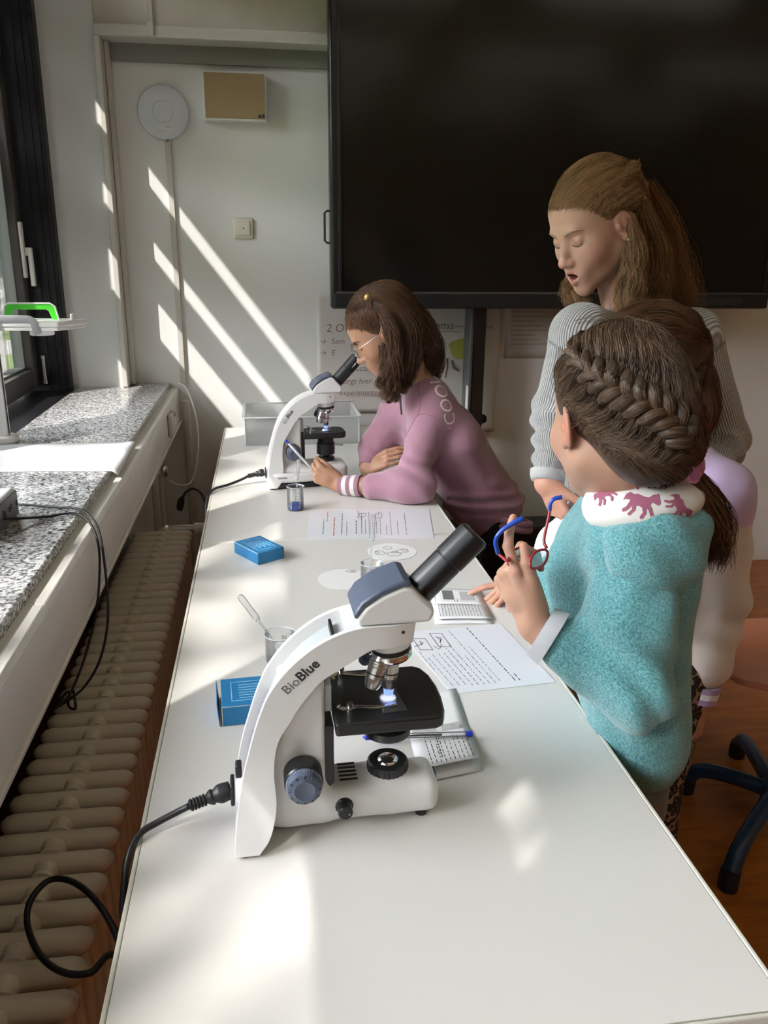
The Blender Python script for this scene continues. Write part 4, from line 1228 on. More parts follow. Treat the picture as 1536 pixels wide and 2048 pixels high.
beaker((0.0735, 2.262, T), 0.0235, 0.068, 'small glass beaker with blue liquid on the far table', 0.017, 0.3)
beaker((0.2195, 1.690, T), 0.0250, 0.046, 'small empty glass beaker between the two paper discs', 0.0, 0.8)
beaker((0.0110, 1.345, T), 0.0270, 0.052, 'glass beaker with a violet rim behind the front microscope arm', 0.0, 2.4)

M_pip = glass_mat('pipette_plastic', (0.97, 0.98, 0.98), 0.15, 0.9, milky=.22)
def pipette(a, b, label, bulb=.0062):
    """dropper from tip a to bulb end b"""
    L = (Vector(b) - Vector(a)).length
    pr = [(.0008, 0), (.0014, .02), (.0021, L * .40), (.0023, L * .58), (bulb * .85, L * .62), (bulb, L * .66), (bulb * .9, L * .80), (bulb, L * .93), (bulb * .8, L * .985), (.0001, L)]
    t = thing('pipette', label, 'pipette', a)
    MB().lathe(pr, 20, axis_M(a, b), cap=False).build('dropper', M_pip, t, angle=180)
    MB().lathe([(bulb * .86, L * .615), (bulb * .95, L * .625), (bulb * .86, L * .635)], 20, axis_M(a, b), cap=False).build('shoulder', bpy.data.materials['rim_glass'], t)
    return t
pipette((0.071, 2.258, T + .004), (0.0866, 2.2750, 0.9040), 'plastic pipette standing upright in the blue liquid')
pipette((0.2150, 1.686, T + .004), (0.2245, 1.7150, 0.9117), 'clear plastic pipette upright in the beaker between paper discs')
pipette((0.0220, 1.338, T + .006), (-0.0600, 1.4000, 0.8670), 'clear plastic pipette leaning left out of the violet rimmed beaker', .0066)

M_filter = mat('filter_paper', (0.72, 0.72, 0.70), 0.85, vary=.05, vscale=30, bump=.2, bscale=90)
def disc(c, r, label, seed, marks):
    rr = random.Random(seed)
    t = thing('filter_paper', label, 'paper disc', (c[0], c[1], T))
    poly = []
    for i in range(48):
        a = 2 * PI * i / 48
        k = r * (1 + .02 * math.sin(3 * a + seed) + .012 * math.sin(5 * a))
        poly.append((c[0] + k * math.cos(a), c[1] + k * math.sin(a)))
    MB().prism(poly, T + .0004, T + .0011).build('paper', M_filter, t)
    m = MB()
    for (ux, uy, rx, ry) in marks:
        ph = rr.uniform(0, 3)
        m.tube([(c[0] + ux * r + rx * r * math.cos(2 * PI * i / 14) * (1 + .2 * math.sin(2 * i + ph)), c[1] + uy * r + ry * r * math.sin(2 * PI * i / 14), T + .0012) for i in range(15)], .0007, 4)
    m.build('pencil_drawing', mat('pencil_grey', (0.22, 0.21, 0.20), .8) if 'pencil_grey' not in bpy.data.materials else bpy.data.materials['pencil_grey'], t)
disc((0.1625, 1.716), 0.0615, 'blank looking white paper disc left of the small beaker', 1, [(.25, .72, .14, .12), (.4, .70, .1, .12)])
disc((0.2925, 1.880), 0.0600, 'white paper disc with small pencil drawings behind the pipette', 2, [(-.5, -.1, .2, .25), (-.6, -.05, .1, .12), (-.1, .45, .16, .18), (.45, -.02, .22, .2), (.55, .1, .14, .15), (.05, -.3, .3, .22), (.1, -.1, .12, .1)])

M_lam = mat('laminated_paper', (0.74, 0.75, 0.79), 0.22, coat=.4)
M_paper = mat('white_paper', (0.74, 0.74, 0.74), 0.75)
def plane_of(corners):
    """bilinear map over four corners (a, b, c, d counter clockwise)"""
    P = [Vector(p) for p in corners]
    return lambda u, v: (P[0] * (1 - u) + P[1] * u) * (1 - v) + (P[3] * (1 - u) + P[2] * u) * v
def print_lines(par, name, Q, rows, m, z, h=.006, seed=0):
    """rows: (u, v0, v1, weight) lines of tiny word dashes running along v"""
    r = random.Random(seed); b = MB()
    for (u, v0, v1, wt) in rows:
        v = v0
        while v < v1:
            w = r.uniform(.015, .06)
            e = min(v + w, v1)
            p = [Q(u, v), Q(u, e), Q(u + h * wt, e), Q(u + h * wt, v)]
            b.add([(q.x, q.y, z) for q in p], [(0, 1, 2, 3)])
            v = e + r.uniform(.010, .022)
    o = b.build(name, m, par, smooth=False); o['kind'] = 'stuff'
    return o
def worksheet(c, label, rows, colour_rows, figs, seed, name='worksheet'):
    ctr = sum((Vector(p) for p in c), Vector()) / 4
    t = thing(name, label, 'sheet', (ctr.x, ctr.y, T))
    MB().prism([(p[0], p[1]) for p in c], T + .0004, T + .0012).build('sheet', M_lam, t)
    Q = plane_of(c); z = T + .00135
    print_lines(t, 'printed_text', Q, rows, M_ink, z, seed=seed)
    for cm, rws in colour_rows: print_lines(t, 'coloured_heading', Q, rws, cm, z, seed=seed + 5)
    f = MB()
    for poly in figs:
        f.tube([(Q(u, v).x, Q(u, v).y, z) for u, v in poly], .0006, 4)
    if figs: f.build('line_drawing', M_ink, t)
    return t
M_teal = mat('teal_ink', (0.05, 0.22, 0.22), .7); M_redink = mat('red_ink', (0.45, 0.09, 0.07), .7)
C1 = [(0.0906, 1.9980, 0.7610), (0.4154, 1.9641, 0.7610), (0.4513, 2.2142, 0.7610), (0.1140, 2.2572, 0.7610)]
rows1 = [(.27, .12, .85, 1.0), (.31, .10, .55, .8), (.385, .15, .6, 1.2), (.43, .15, .85, 1.0), (.46, .15, .62, .9), (.49, .15, .9, .9), (.52, .15, .75, .9), (.55, .15, .6, .9), (.58, .15, .65, .8), (.63, .12, .45, .8), (.665, .12, .9, .8), (.72, .12, .6, .8), (.785, .12, .85, 1.0), (.15, .55, .9, .7)]
worksheet(C1, 'laminated worksheet with coloured headings lying on the far table', rows1, [(M_teal, [(.12, .14, .62, 1.6)]), (M_redink, [(.205, .10, .70, 1.6)])],
          [[(.40, .70), (.46, .72), (.47, .85), (.41, .83), (.40, .70)], [(.42, .74), (.40, .92)], [(.55, .66), (.60, .70), (.60, .86), (.55, .84), (.55, .66)], [(.57, .75), (.58, .92)]], 1)
C2 = [(0.2901, 1.1880, 0.7610), (0.4748, 1.2053, 0.7610), (0.4438, 1.4453, 0.7610), (0.2404, 1.4271, 0.7610)]
rows2 = [(.06, .10, .55, .9), (.12, .10, .60, .9), (.18, .10, .62, .9), (.235, .08, .60, .9), (.29, .08, .70, 1.1), (.345, .08, .72, 1.1), (.40, .08, .52, .9), (.455, .08, .96, 1.0), (.51, .10, .66, .9), (.645, .08, .98, 1.7), (.69, .08, .18, 1.7), (.02, .35, .62, .9), (-.02 + .05, .62, .66, .9)]
worksheet(C2, 'laminated worksheet under the turquoise sleeve behind the front microscope', rows2, [],
          [[(.05, .68), (.16, .66), (.18, .86), (.07, .88), (.05, .68)], [(.02, .74), (.12, .78)], [(.10, .76), (.13, .79), (.11, .82), (.10, .76)], [(.24, .70), (.35, .68), (.37, .92), (.26, .94), (.24, .70)], [(.28, .76), (.31, .82), (.29, .87), (.33, .84), (.28, .76)], [(.20, .72), (.22, .66), (.26, .70), (.28, .74)]], 2)

def booklet(c, label, ctr_fold, rows, grey, seed, lift):
    """folded booklet: lower leaf flat, upper leaf rising a little from the fold"""
    m = sum((Vector(p) for p in c), Vector()) / 4
    t = thing('booklet', label, 'booklet', (m.x, m.y, T))
    Q = plane_of(c)
    def leaf(name, u0, u1, v0, v1, z0, dz, parent):
        v = []; f = []; n = 6
        for j in range(n + 1):
            for i in range(n + 1):
                a = i / n; b = j / n
                p = Q(u0 + (u1 - u0) * a, v0 + (v1 - v0) * b)
                v.append((p.x, p.y, z0 + dz * (1 - b) ** 1.5 + .0012 * math.sin(a * 3)))
        for j in range(n):
            for i in range(n):
                k = j * (n + 1) + i; f.append((k, k + 1, k + n + 2, k + n + 1))
        o = mesh_obj(name, v, f, M_paper, parent, angle=180)
        so = o.modifiers.new('thickness', 'SOLIDIFY'); so.thickness = .0006; so.offset = -1
        return o
    leaf('page', 0, 1, ctr_fold, 1, T + .0016, 0.0, t)
    leaf('page', 0, 1, -.04, ctr_fold, T + .0016, 0.0, t)
    up = leaf('page', 0.0, 1.0, 0.03, ctr_fold, T + .0030, lift, t)
    z = T + .0030
    r = random.Random(seed)
    b = MB()
    for (u, v0, v1, wt) in rows:
        v = v0
        while v < v1:
            w = r.uniform(.02, .06); e = min(v + w, v1)
            zz = lambda q: (T + .0042 + lift * max(0, 1 - (q - .03) / (ctr_fold - .03)) ** 1.5 + .0012 * math.sin(u * 3)) if q < ctr_fold else T + .0033 + .0012 * math.sin(u * 3)
            p = [Q(u, v), Q(u, e), Q(u + .012 * wt, e), Q(u + .012 * wt, v)]
            b.add([(p[0].x, p[0].y, zz(v)), (p[1].x, p[1].y, zz(e)), (p[2].x, p[2].y, zz(e)), (p[3].x, p[3].y, zz(v))], [(0, 1, 2, 3)])
            v = e + r.uniform(.012, .025)
    o = b.build('printed_text', M_ink, t, smooth=False); o['kind'] = 'stuff'
    for (u0, u1, v0, v1, col) in grey:
        p = [Q(u0, v0), Q(u1, v0), Q(u1, v1), Q(u0, v1)]
        MB().add([(q.x, q.y, T + .0034) for q in p], [(0, 1, 2, 3)]).build('picture', col, t, smooth=False)
    return t
M_pic1 = mat('dark_picture', (0.16, 0.16, 0.16), .7, vary=.6, vscale=300); M_pic2 = mat('grey_picture', (0.42, 0.42, 0.42), .7, vary=.3, vscale=200)
booklet([(0.3164, 1.4638, 0.7640), (0.4313, 1.4520, 0.7640), (0.4490, 1.6152, 0.7640), (0.3410, 1.6396, 0.7640)], 'open printed booklet with grey pictures under the pointing finger', .5,
        [(.10 + .055 * k, .10, .48, .9) for k in range(14)] + [(.06, .55, .95, .9), (.42, .55, .62, .9), (.47, .55, .65, .9)], [(.22, .42, .64, .92, M_pic1), (.55, .80, .62, .90, M_pic2)], 4, .004)
booklet([(0.1938, 0.9641, 0.7640), (0.2855, 0.9830, 0.7640), (0.2998, 1.2048, 0.7640), (0.2017, 1.1874, 0.7640)], 'folded booklet lying under the pen beside the front microscope', .45,
        [(.22 + .075 * k, .06, .42 - .05 * (k % 3), .9) for k in range(10)] + [(.40, .12, .42, 1.6)], [(.05, .45, .46, .53, M_pic2), (.55, .85, .46, .54, M_pic2)], 7, .009)

M_penclear = glass_mat('clear_pen_barrel', (0.97, 0.97, 0.98), .05, 1.0, milky=.12)
M_penblue = mat('blue_pen_plastic', (0.02, 0.04, 0.50), .3)
def ballpoint(a, b, label, cap_first=True, hexr=.0040):
    a = Vector(a); b = Vector(b); d = (b - a).normalized(); L = (b - a).length
    t = thing('pen', label, 'pen', tuple(a))
    M = axis_M(a, b)
    MB().lathe([(hexr, .045), (hexr, L - .008)], 6, M, cap=False).build('barrel', M_penclear, t, smooth=False)
    MB().lathe([(.0012, .02), (.0016, L * .72)], 8, M).build('refill', M_ink, t)
    MB().lathe([(.0010, 0), (.0048, .004), (.0050, .052), (.0046, .055)], 14, M).build('cap', M_penblue, t)
    MB().lathe([(.0041, L - .010), (.0044, L - .008), (.0044, L), (.001, L)], 14, M).build('end_plug', M_penblue, t)
    return t
ballpoint((0.1250, 1.0580, T + .0150), (0.2890, 1.0500, T + .0125), 'clear ballpoint pen with blue cap lying on the folded booklet')

# clear storage tub on the far table
M_tub = glass_mat('frosted_tub', (0.98, 0.985, 0.98), .25, .8, milky=.42)
tb = thing('storage_tub', 'clear plastic storage tub behind the far microscope', 'tub', (0.145, 3.25, T))
xa, xb, ya, yb, hh = -0.082, 0.350, 3.10, 3.41, 0.105
tm = MB()
def wall(x0, y0, x1, y1, th=.002):
    tm.box((x0, y0, T + .002), (x1, y1, T + hh))
wall(xa, ya, xb, ya + .002); wall(xa, yb - .002, xb, yb); wall(xa, ya + .002, xa + .002, yb - .002); wall(xb - .002, ya + .002, xb, yb - .002)
tm.box((xa, ya, T + .0006), (xb, yb, T + .002))
tm.build('body', M_tub, tb)
M_rimw = mat('tub_rim', (0.74, 0.76, 0.76), .25)
rm = MB().box((xa - .010, ya - .010, T + hh), (xb + .010, ya + .001, T + hh + .004)).box((xa - .010, yb - .001, T + hh), (xb + .010, yb + .010, T + hh + .004)).box((xa - .010, ya + .001, T + hh), (xa + .001, yb - .001, T + hh + .004)).box((xb - .001, ya + .001, T + hh), (xb + .010, yb - .001, T + hh + .004))
rm.build('rim', M_rimw, tb, bevel=.0015)
ed = MB()
for x, y in ((xa, ya), (xb, ya), (xa, yb), (xb, yb)): ed.tube([(x, y, T + .002), (x, y, T + hh)], .0022, 6)
ed.build('corner_edge', M_rimw, tb)

# ------------------------------------------------------------------ on the window sill
ZS = 0.930
dcam = thing('document_camera', 'white document camera with a green handle on a pole by the window', 'document camera', (-0.75, 2.45, ZS))
MB().lathe([(.040, .0002), (.042, .004), (.040, .016), (.034, .019), (.012, .020)], 36, Matrix.Translation((-0.752, 2.47, ZS))).build('base', M_plasticw, dcam)
pl = MB().box((-0.768, 2.455, ZS + .019), (-0.738, 2.490, ZS + .40)).build('pole', M_plasticw, dcam, bevel=.003)
MB().box((-0.737, 2.466, ZS + .024), (-0.7355, 2.473, ZS + .30)).build('cable_slot', M_ink, pl)
zp = 1.262
plate = [(-0.80, 2.38), (-0.545, 2.36), (-0.49, 2.47), (-0.555, 2.50), (-0.80, 2.53)]
MB().prism(plate, zp, zp + .014).build('head_plate', M_plasticw, dcam, bevel=.003)
MB().prism([(x * .94 - .036, y * .96 + .0976) for x, y in plate], zp - .010, zp - .0002).build('under_plate', M_plasticw, dcam, bevel=.002)
MB().tube(spline([(-0.76, 2.372, zp + .022), (-0.64, 2.366, zp + .022), (-0.610, 2.364, zp + .016), (-0.603, 2.364, zp - .008), (-0.598, 2.364, zp - .018)], 24), .010, 10, squash=((0, 1, 0), .35)).build('arm', mat('arm_grey', (0.33, 0.34, 0.36), .4), dcam)
MB().lathe([(.030, -.026), (.032, -.024), (.032, -.0102)], 32, Matrix.Translation((-0.605, 2.43, zp))).build('lens_housing', M_plasticw, dcam)
MB().lathe([(.0001, .0), (.018, .0), (.019, .010), (.017, .030), (.010, .032)], 18, axis_M((-0.745, 2.350, zp + .014), (-0.70, 2.345, zp + .014))).build('tilt_knob', M_rubber, dcam)
gh = [(-0.705, zp + .012), (-0.700, zp + .050), (-0.690, zp + .058), (-0.580, zp + .058), (-0.568, zp + .050), (-0.560, zp + .012), (-0.578, zp + .012), (-0.586, zp + .036), (-0.592, zp + .041), (-0.678, zp + .041), (-0.684, zp + .036), (-0.686, zp + .012)]
MB().prism(gh, 2.445, 2.462, lambda a, b, h: (a, h, b)).build('handle', mat('lime_green', (0.07, 0.62, 0.03), .35), dcam, bevel=.003)
MB().tube([(p[0], 2.4435, p[1]) for p in gh[:6]], .0022, 6).build('handle_edge', M_plasticw, dcam)
MB().box((-0.530, 2.44, zp + .0142), (-0.522, 2.475, zp + .030)).build('catch', M_plasticw, dcam, bevel=.003)

def sill_sheet():
    v = []; f = []; nx, ny = 30, 12
    for j in range(ny + 1):
        for i in range(nx + 1):
            a = i / nx; b = j / ny
            x = -0.82 + .445 * a; y = 2.085 + b * .335 + (1 - b) * .03 * (1 - a)
            if a > .95: pass
            z = ZS + .0012 + .003 * math.sin(a * 5 + b * 3) ** 2 * (1 - abs(2 * b - 1)) + .010 * max(0, (a - .86) / .14) ** 2 * b
            if x > -0.395: z += -.012 * ((x + .395) / .02) ** 2 * (1 - .6 * b)
            v.append((x, y - .02 * max(0, a - .9) * 10 * b, z))
    for j in range(ny):
        for i in range(nx):
            k = j * (nx + 1) + i; f.append((k, k + 1, k + nx + 2, k + nx + 1))
    o = mesh_obj('paper_sheet', v, f, mat('glossy_paper', (0.80, 0.81, 0.84), .35), None, angle=180)
    so = o.modifiers.new('thickness', 'SOLIDIFY'); so.thickness = .0008; so.offset = 1
    return tag(o, 'large white sheet of paper on the granite sill with a curled edge', 'paper')
sill_sheet()
sb = thing('socket_block', 'grey and white table socket block on the granite sill', 'socket block', (-0.56, 1.67, ZS))
MB().box((-0.72, 1.555, ZS + .0005), (-0.522, 1.745, ZS + .058)).build('body', M_plasticw, sb, bevel=.008, seg=3)
MB().box((-0.5222, 1.563, ZS + .004), (-0.5185, 1.737, ZS + .055)).build('side_panel', mat('dark_grey_plastic', (0.10, 0.10, 0.11), .4), sb, bevel=.002)
pt = MB()
for k in range(2):
    for (y, z) in ((1.62, .030), (1.66, .034), (1.70, .030)): pt.box((-0.5186, y - .025 + k * .05, ZS + z - .006), (-0.5176, y - .025 + k * .05 + .006, ZS + z + .004))
pt.build('socket_hole', M_ink, sb)
MB().lathe([(.036, .0002), (.038, .0002), (.038, .0012), (.036, .0012)], 36, Matrix.Translation((-0.60, 1.65, ZS + .058)), cap=False).build('charging_ring', M_gasket, sb)

# ------------------------------------------------------------------ swivel chair at the right
M_chairblue = mat('blue_chair_lacquer', (0.012, 0.035, 0.085), .28)
M_ply = mat('orange_plywood', (0.52, 0.20, 0.12), .30, vary=.08, vscale=5)
ch = thing('swivel_chair', 'wooden swivel chair with dark blue star base at the right edge', 'chair', (1.30, 1.70, 0))
hubp = Vector((1.30, 1.70, 0))
MB().lathe([(.030, .07), (.034, .075), (.034, .13), (.026, .14), (.026, .38), (.04, .39), (.04, .41)], 20, Matrix.Translation(hubp)).build('column', M_chairblue, ch)
ends = [(1.0698, 1.5028, 0.0500), (1.3885, 2.0097, 0.0500), (1.1513, 1.8699, 0.0700)]
import cmath
angs = sorted([math.atan2(e[1] - 1.70, e[0] - 1.30) for e in ends])
extra = [math.radians(-20), math.radians(20)]
for e in ends + [(1.30 + .30 * math.cos(a), 1.70 + .30 * math.sin(a), .05) for a in extra]:
    d = Vector((e[0] - 1.30, e[1] - 1.70, 0)); L = d.length; d.normalize()
    L = min(L, .33)
    q = lambda s, z: (1.30 + d.x * L * s, 1.70 + d.y * L * s, z)
    lg = MB().tube(spline([q(.05, .105), q(.35, .105), q(.70, .095), q(.90, .078), q(1.0, .045)], 16), .021, 12).build('leg', M_chairblue, ch)
    MB().tube([q(.995, .050), q(1.01, .03), q(1.015, .001)], [.0235, .0245, .0235], 14).build('glide', M_rubber, lg)
seat = SDF().bx((1.335, 1.82, .445), (.205, .195, .009), .008, k=.01)
V, F = seat.mesh(.008)
rx = np.clip(np.abs(V[:, 0] - 1.335) / .205, 0, 1); ry = np.clip(np.abs(V[:, 1] - 1.82) / .195, 0, 1)
rr = np.maximum((rx ** 3.5 + ry ** 3.5) ** (1 / 3.5), 1e-6); kk_ = np.where(rr > 1, 1 / rr, 1)
V[:, 0] = 1.335 + (V[:, 0] - 1.335) * kk_; V[:, 1] = 1.82 + (V[:, 1] - 1.82) * kk_
V[:, 2] += -.020 * np.exp(-((V[:, 0] - 1.335) ** 2 + (V[:, 1] - 1.82) ** 2) / .012) + .012 * ry ** 2
quad_obj('seat', V, F, M_ply, ch)
MB().box((1.24, 1.66, .405), (1.40, 1.90, .425)).build('seat_plate', M_black, ch, bevel=.004)
MB().tube(spline([(1.40, 1.80, .415), (1.54, 1.80, .42), (1.590, 1.80, .47), (1.60, 1.80, .80)], 20), .018, 12).build('back_support', M_chairblue, ch)
MB().box((1.575, 1.62, .66), (1.590, 1.98, .84)).build('backrest', M_ply, ch, bevel=.006)


# ------------------------------------------------------------------ people: shared builders
M_skin = attr_mat('skin', rough=0.48, sss=0.25, spec=0.35, bump=0.06, bscale=900)
M_pearl = mat('pearl', (0.85, 0.83, 0.80), 0.15)
M_lash = mat('lash_brown', (0.05, 0.03, 0.02), 0.6)
M_shoe = mat('dark_shoe', (0.04, 0.04, 0.05), 0.6)
def A_(p): return np.array(p, float)
def unit(v):
    v = A_(v); return v / np.linalg.norm(v)
def head_R(yaw, pitch, roll):
    a, p, r = (math.radians(q) for q in (yaw, pitch, roll))
    f0 = A_((math.cos(a), math.sin(a), 0)); z = A_((0, 0, 1)); rt = A_((math.sin(a), -math.cos(a), 0))
    f = math.cos(p) * f0 - math.sin(p) * z; u = math.cos(p) * z + math.sin(p) * f0
    return np.stack([math.cos(r) * rt + math.sin(r) * u, f, math.cos(r) * u - math.sin(r) * rt], 1)
class Head:
    def __init__(s, o, R, sc): s.o = A_(o); s.R = R; s.s = sc
    def w(s, p): return s.o + s.s * (s.R @ A_(p))
    def W(s, P): return s.o + s.s * (np.asarray(P) @ s.R.T)
    def l(s, p): return (s.R.T @ (A_(p) - s.o)) / s.s
    def L(s, P): return ((np.asarray(P) - s.o) @ s.R) / s.s

def head_sdf(neck_l, mouth=0.0, child=False, neck_r=(.050, .054)):
    s = SDF()
    s.el((0, -.014, .045), (.0745, .095, .083))
    s.el((0, .045, .050), (.058, .043, .047), k=.03)
    s.el((0, .028, -.016), (.0635, .064, .078), k=.03)
    for x in (-1, 1):
        s.rc((x * .050, -.004, -.046), (x * .012, .070, -.090), .018, .0135, k=.03)
        s.el((x * .038, .060, -.024), (.024, .022, .025), k=.025)
    s.el((0, .077, -.093 - mouth * .004), (.0175, .0135, .0135), k=.016)
    s.rc((-.030, .0835, .0255), (.030, .0835, .0255), .0085, .0085, k=.016)
    s.el((0, .080, -.058), (.029, .019, .026), k=.02)
    for x in (-1, 1):
        s.el((x * .0330, .1000, .0075), (.0170, .0150, .0120), op='s', k=.016)
    s.rc((0, .0865, .016), (0, .1060, -.026), .0062, .0090, k=.014)
    s.el((0, .1085, -.0305), (.0098, .0098, .0088), k=.008)
    for x in (-1, 1):
        s.el((x * .0115, .0985, -.0335), (.0068, .0090, .0070), k=.007)
        s.el((x * .0055, .1040, -.0405), (.0030, .0042, .0030), op='s', k=.003)
        s.el((x * .0310, .0760, .0065), (.0150, .0135, .0128), k=.004)
    up = -.0545 if mouth else -.0575
    lo = -.0660 - mouth * .0055 if mouth else -.0655
    for x in (-1, 1):
        s.rc((x * .0195, .0885, -.0610), (x * .004, .0990 - mouth * .0016, up), .0030, .0048, k=.006)
        s.rc((x * .0185, .0875, -.0625 - mouth * .002), (0, .0965, lo), .0032, .0062, k=.006)
    if mouth:
        s.el((0, .0985, -.0625), (.0155, .0180, .0040 * mouth), op='s', k=.003)
    else:
        s.rc((-.018, .0945, -.0612), (.018, .0945, -.0612), .0013, .0013, op='s', k=.003)
        s.el((0, .104, -.0612), (.006, .004, .0012), op='s', k=.003)
    for x in (-1, 1):
        tilt = Matrix.Rotation(-.22 * 1, 3, 'X') @ Matrix.Rotation(x * .45, 3, 'Z')
        T_ = np.array(tilt)
        c = A_((x * .0765, -.004, .000))
        s.el(c, (.0065, .0175, .0300), T_, k=.006)
        s.el(c + A_((x * .0062, .003, .004)), (.0050, .0105, .0190), T_, op='s', k=.004)
        s.el(c + A_((x * .0020, -.001, .006)), (.0045, .0050, .0120), T_, k=.004)
        s.el(c + A_((x * .001, .006, -.0240)), (.0052, .0080, .0085), T_, k=.005)
        s.el(c + A_((-x * .002, .014, -.002)), (.0050, .0045, .0070), T_, k=.004)
    n = A_(neck_l)
    s.rc((0, -.020, -.045), n, neck_r[0], neck_r[1], k=.030)
    return s

def head_colors(V, skin, lip, blush, mouth=0.0, lips=True):
    """the face's own colouring in head coordinates"""
    n = len(V); c = np.tile(A_(skin), (n, 1))
    def blend(w, col):
        nonlocal c
        w = np.clip(w, 0, 1)[:, None]; c = c * (1 - w) + A_(col) * w
    for x in (-1, 1):
        d = np.linalg.norm((V - A_((x * .042, .068, -.030))) / A_((1.2, 1, 1)), axis=1)
        blend(.55 * np.exp(-(d / .020) ** 2), blush)
        d = np.linalg.norm(V - A_((x * .0785, -.004, 0)), axis=1)
        blend(.6 * np.exp(-(d / .022) ** 2), blush)
        d = np.linalg.norm((V - A_((x * .031, .088, .010))) / A_((1.5, 1.2, .8)), axis=1)
        blend(.35 * np.exp(-(d / .010) ** 2), A_(blush) * .85)
    d = np.linalg.norm(V - A_((0, .112, -.031)), axis=1); blend(.45 * np.exp(-(d / .013) ** 2), blush)
    d = np.linalg.norm(V - A_((0, .086, -.095)), axis=1); blend(.25 * np.exp(-(d / .016) ** 2), blush)
    up = -.0545 if mouth else -.0575
    lo = -.0660 - mouth * .0055 if mouth else -.0655
    s = SDF()
    for x in (-1, 1):
        s.rc((x * .0195, .0885, -.0610), (x * .004, .0990, up - .0008), .0024, .0046, k=.002)
        s.rc((x * .0185, .0875, -.0625 - mouth * .002), (0, .0965, lo), .0026, .0062, k=.002)
    if lips: blend(np.clip(1 - s.eval(V) / .0020, 0, 1) * .85, lip)
    if mouth:
        d = ((V[:, 0] / .0145) ** 2 + ((V[:, 2] + .0625) / (.0040 * mouth)) ** 2)
        blend(np.where((d < 1) & (V[:, 1] < .0955) & (V[:, 1] > .072), .9, 0), (0.16, 0.035, 0.03))
    for x in (-1, 1):
        d = np.linalg.norm(V - A_((x * .0055, .1040, -.0400)), axis=1); blend(np.clip(1.4 - d / .0030, 0, .9), A_(blush) * .35)
    return c

def hand(s, wrist, d, palm, thumb, sc=1.0, curls=((20, 25, 15),) * 4, th=(.6, .75, .35), thc=(15, 20), spread=.0):
    """palm and five fingers added to an SDF; d along the hand, palm = facing of the palm, thumb = towards the thumb"""
    wrist = A_(wrist); d = unit(d); palm = A_(palm) - d * (A_(palm) @ d); palm = unit(palm)
    t = np.cross(d, palm); t = t if t @ A_(thumb) > 0 else -t
    P = lambda a, b, c: wrist + sc * (d * a + t * b + palm * c)
    kn = [(.086, .029), (.090, .0098), (.086, -.0098), (.076, -.0275)]
    for (a, b) in kn:
        s.rc(P(.006, b * .62, 0), P(a, b, -.002), .0135 * sc, .0100 * sc, k=.010 * sc)
    s.el(P(.045, -.004, .005), (.020 * sc,) * 3, k=.016 * sc)
    s.rc(P(.012, .018, .006), P(.050, .028, .008), .0140 * sc, .0120 * sc, k=.010 * sc)
    LN = [(.041, .025, .021), (.045, .029, .022), (.042, .027, .021), (.033, .021, .019)]
    RD = [(.0090, .0080, .0072, .0060), (.0092, .0082, .0073, .0061), (.0088, .0078, .0070, .0058), (.0078, .0069, .0062, .0052)]
    tips = []
    for i in range(4):
        p = P(kn[i][0], kn[i][1], -.002); ang = 0.0
        sp = spread * (1.5 - i)
        base = unit(d + t * sp)
        for j in range(3):
            ang += math.radians(curls[i][j])
            v = base * math.cos(ang) + palm * math.sin(ang)
            q = p + v * LN[i][j] * sc
            s.rc(p, q, RD[i][j] * sc, RD[i][j + 1] * sc, k=.0035 * sc)
            p = q
        tips.append(p)
    p = P(.020, .022, .008); v = unit(d * th[1] + t * th[0] + palm * th[2])
    q = p + v * .044 * sc
    s.rc(p, q, .0145 * sc, .0112 * sc, k=.012 * sc)
    for j, (ln, r0, r1) in enumerate(((.031, .0108, .0095), (.026, .0095, .0070))):
        a = math.radians(thc[j])
        v = unit(v * math.cos(a) + unit(d * .8 + palm * .6 - t * .5) * math.sin(a))
        p, q = q, q + v * ln * sc
        s.rc(p, q, r0 * sc, r1 * sc, k=.004 * sc)
    tips.append(q)
    return tips

def body_mesh(parent, parts, skin_m=None):
    """parts: list of (V, F, colours); one continuous skin"""
    Vs = []; Fs = []; Cs = []; k = 0
    for V, F, c in parts:
        Vs.append(V); Fs.append(F + k); Cs.append(c); k += len(V)
    return quad_obj('body', np.concatenate(Vs), np.concatenate(Fs), skin_m or M_skin, parent, np.concatenate(Cs))

def limb_sdf(J, s):
    """slim skin under the clothes: trunk, arms and legs from the joints"""
    q = SDF()
    sd = J['shL'] - J['shR']
    q.ec(J['pelvis'], J['chest'], sd, (.125 * s, .080 * s), (.130 * s, .082 * s), k=.03)
    q.rc(J['chest'], J['neck'], .075 * s, .050 * s, k=.03)
    for x in 'LR':
        q.chain([J['sh' + x], J['el' + x], J['wr' + x]], [.038 * s, .032 * s, .022 * s], k=.02)
        q.rc(J['chest'], J['sh' + x], .06 * s, .040 * s, k=.03)
        q.chain([J['hip' + x], J['kn' + x], J['an' + x]], [.070 * s, .046 * s, .032 * s], k=.02)
    return q

def shoe(p, fwd, s, parent, m=None):
    p = A_(p); f = unit(A_((fwd[0], fwd[1], 0)))
    q = SDF()
    q.rc(p + f * (-.02 * s) + A_((0, 0, .040 * s)), p + f * .13 * s + A_((0, 0, .026 * s)), .040 * s, .028 * s)
    q.rc(p + A_((0, 0, .05 * s)), p + A_((0, 0, .09 * s)), .040 * s, .038 * s, k=.02)
    V, F = q.mesh(.007)
    V[:, 2] = np.maximum(V[:, 2], .0005)
    quad_obj('shoe', V, F, m or M_shoe, parent)

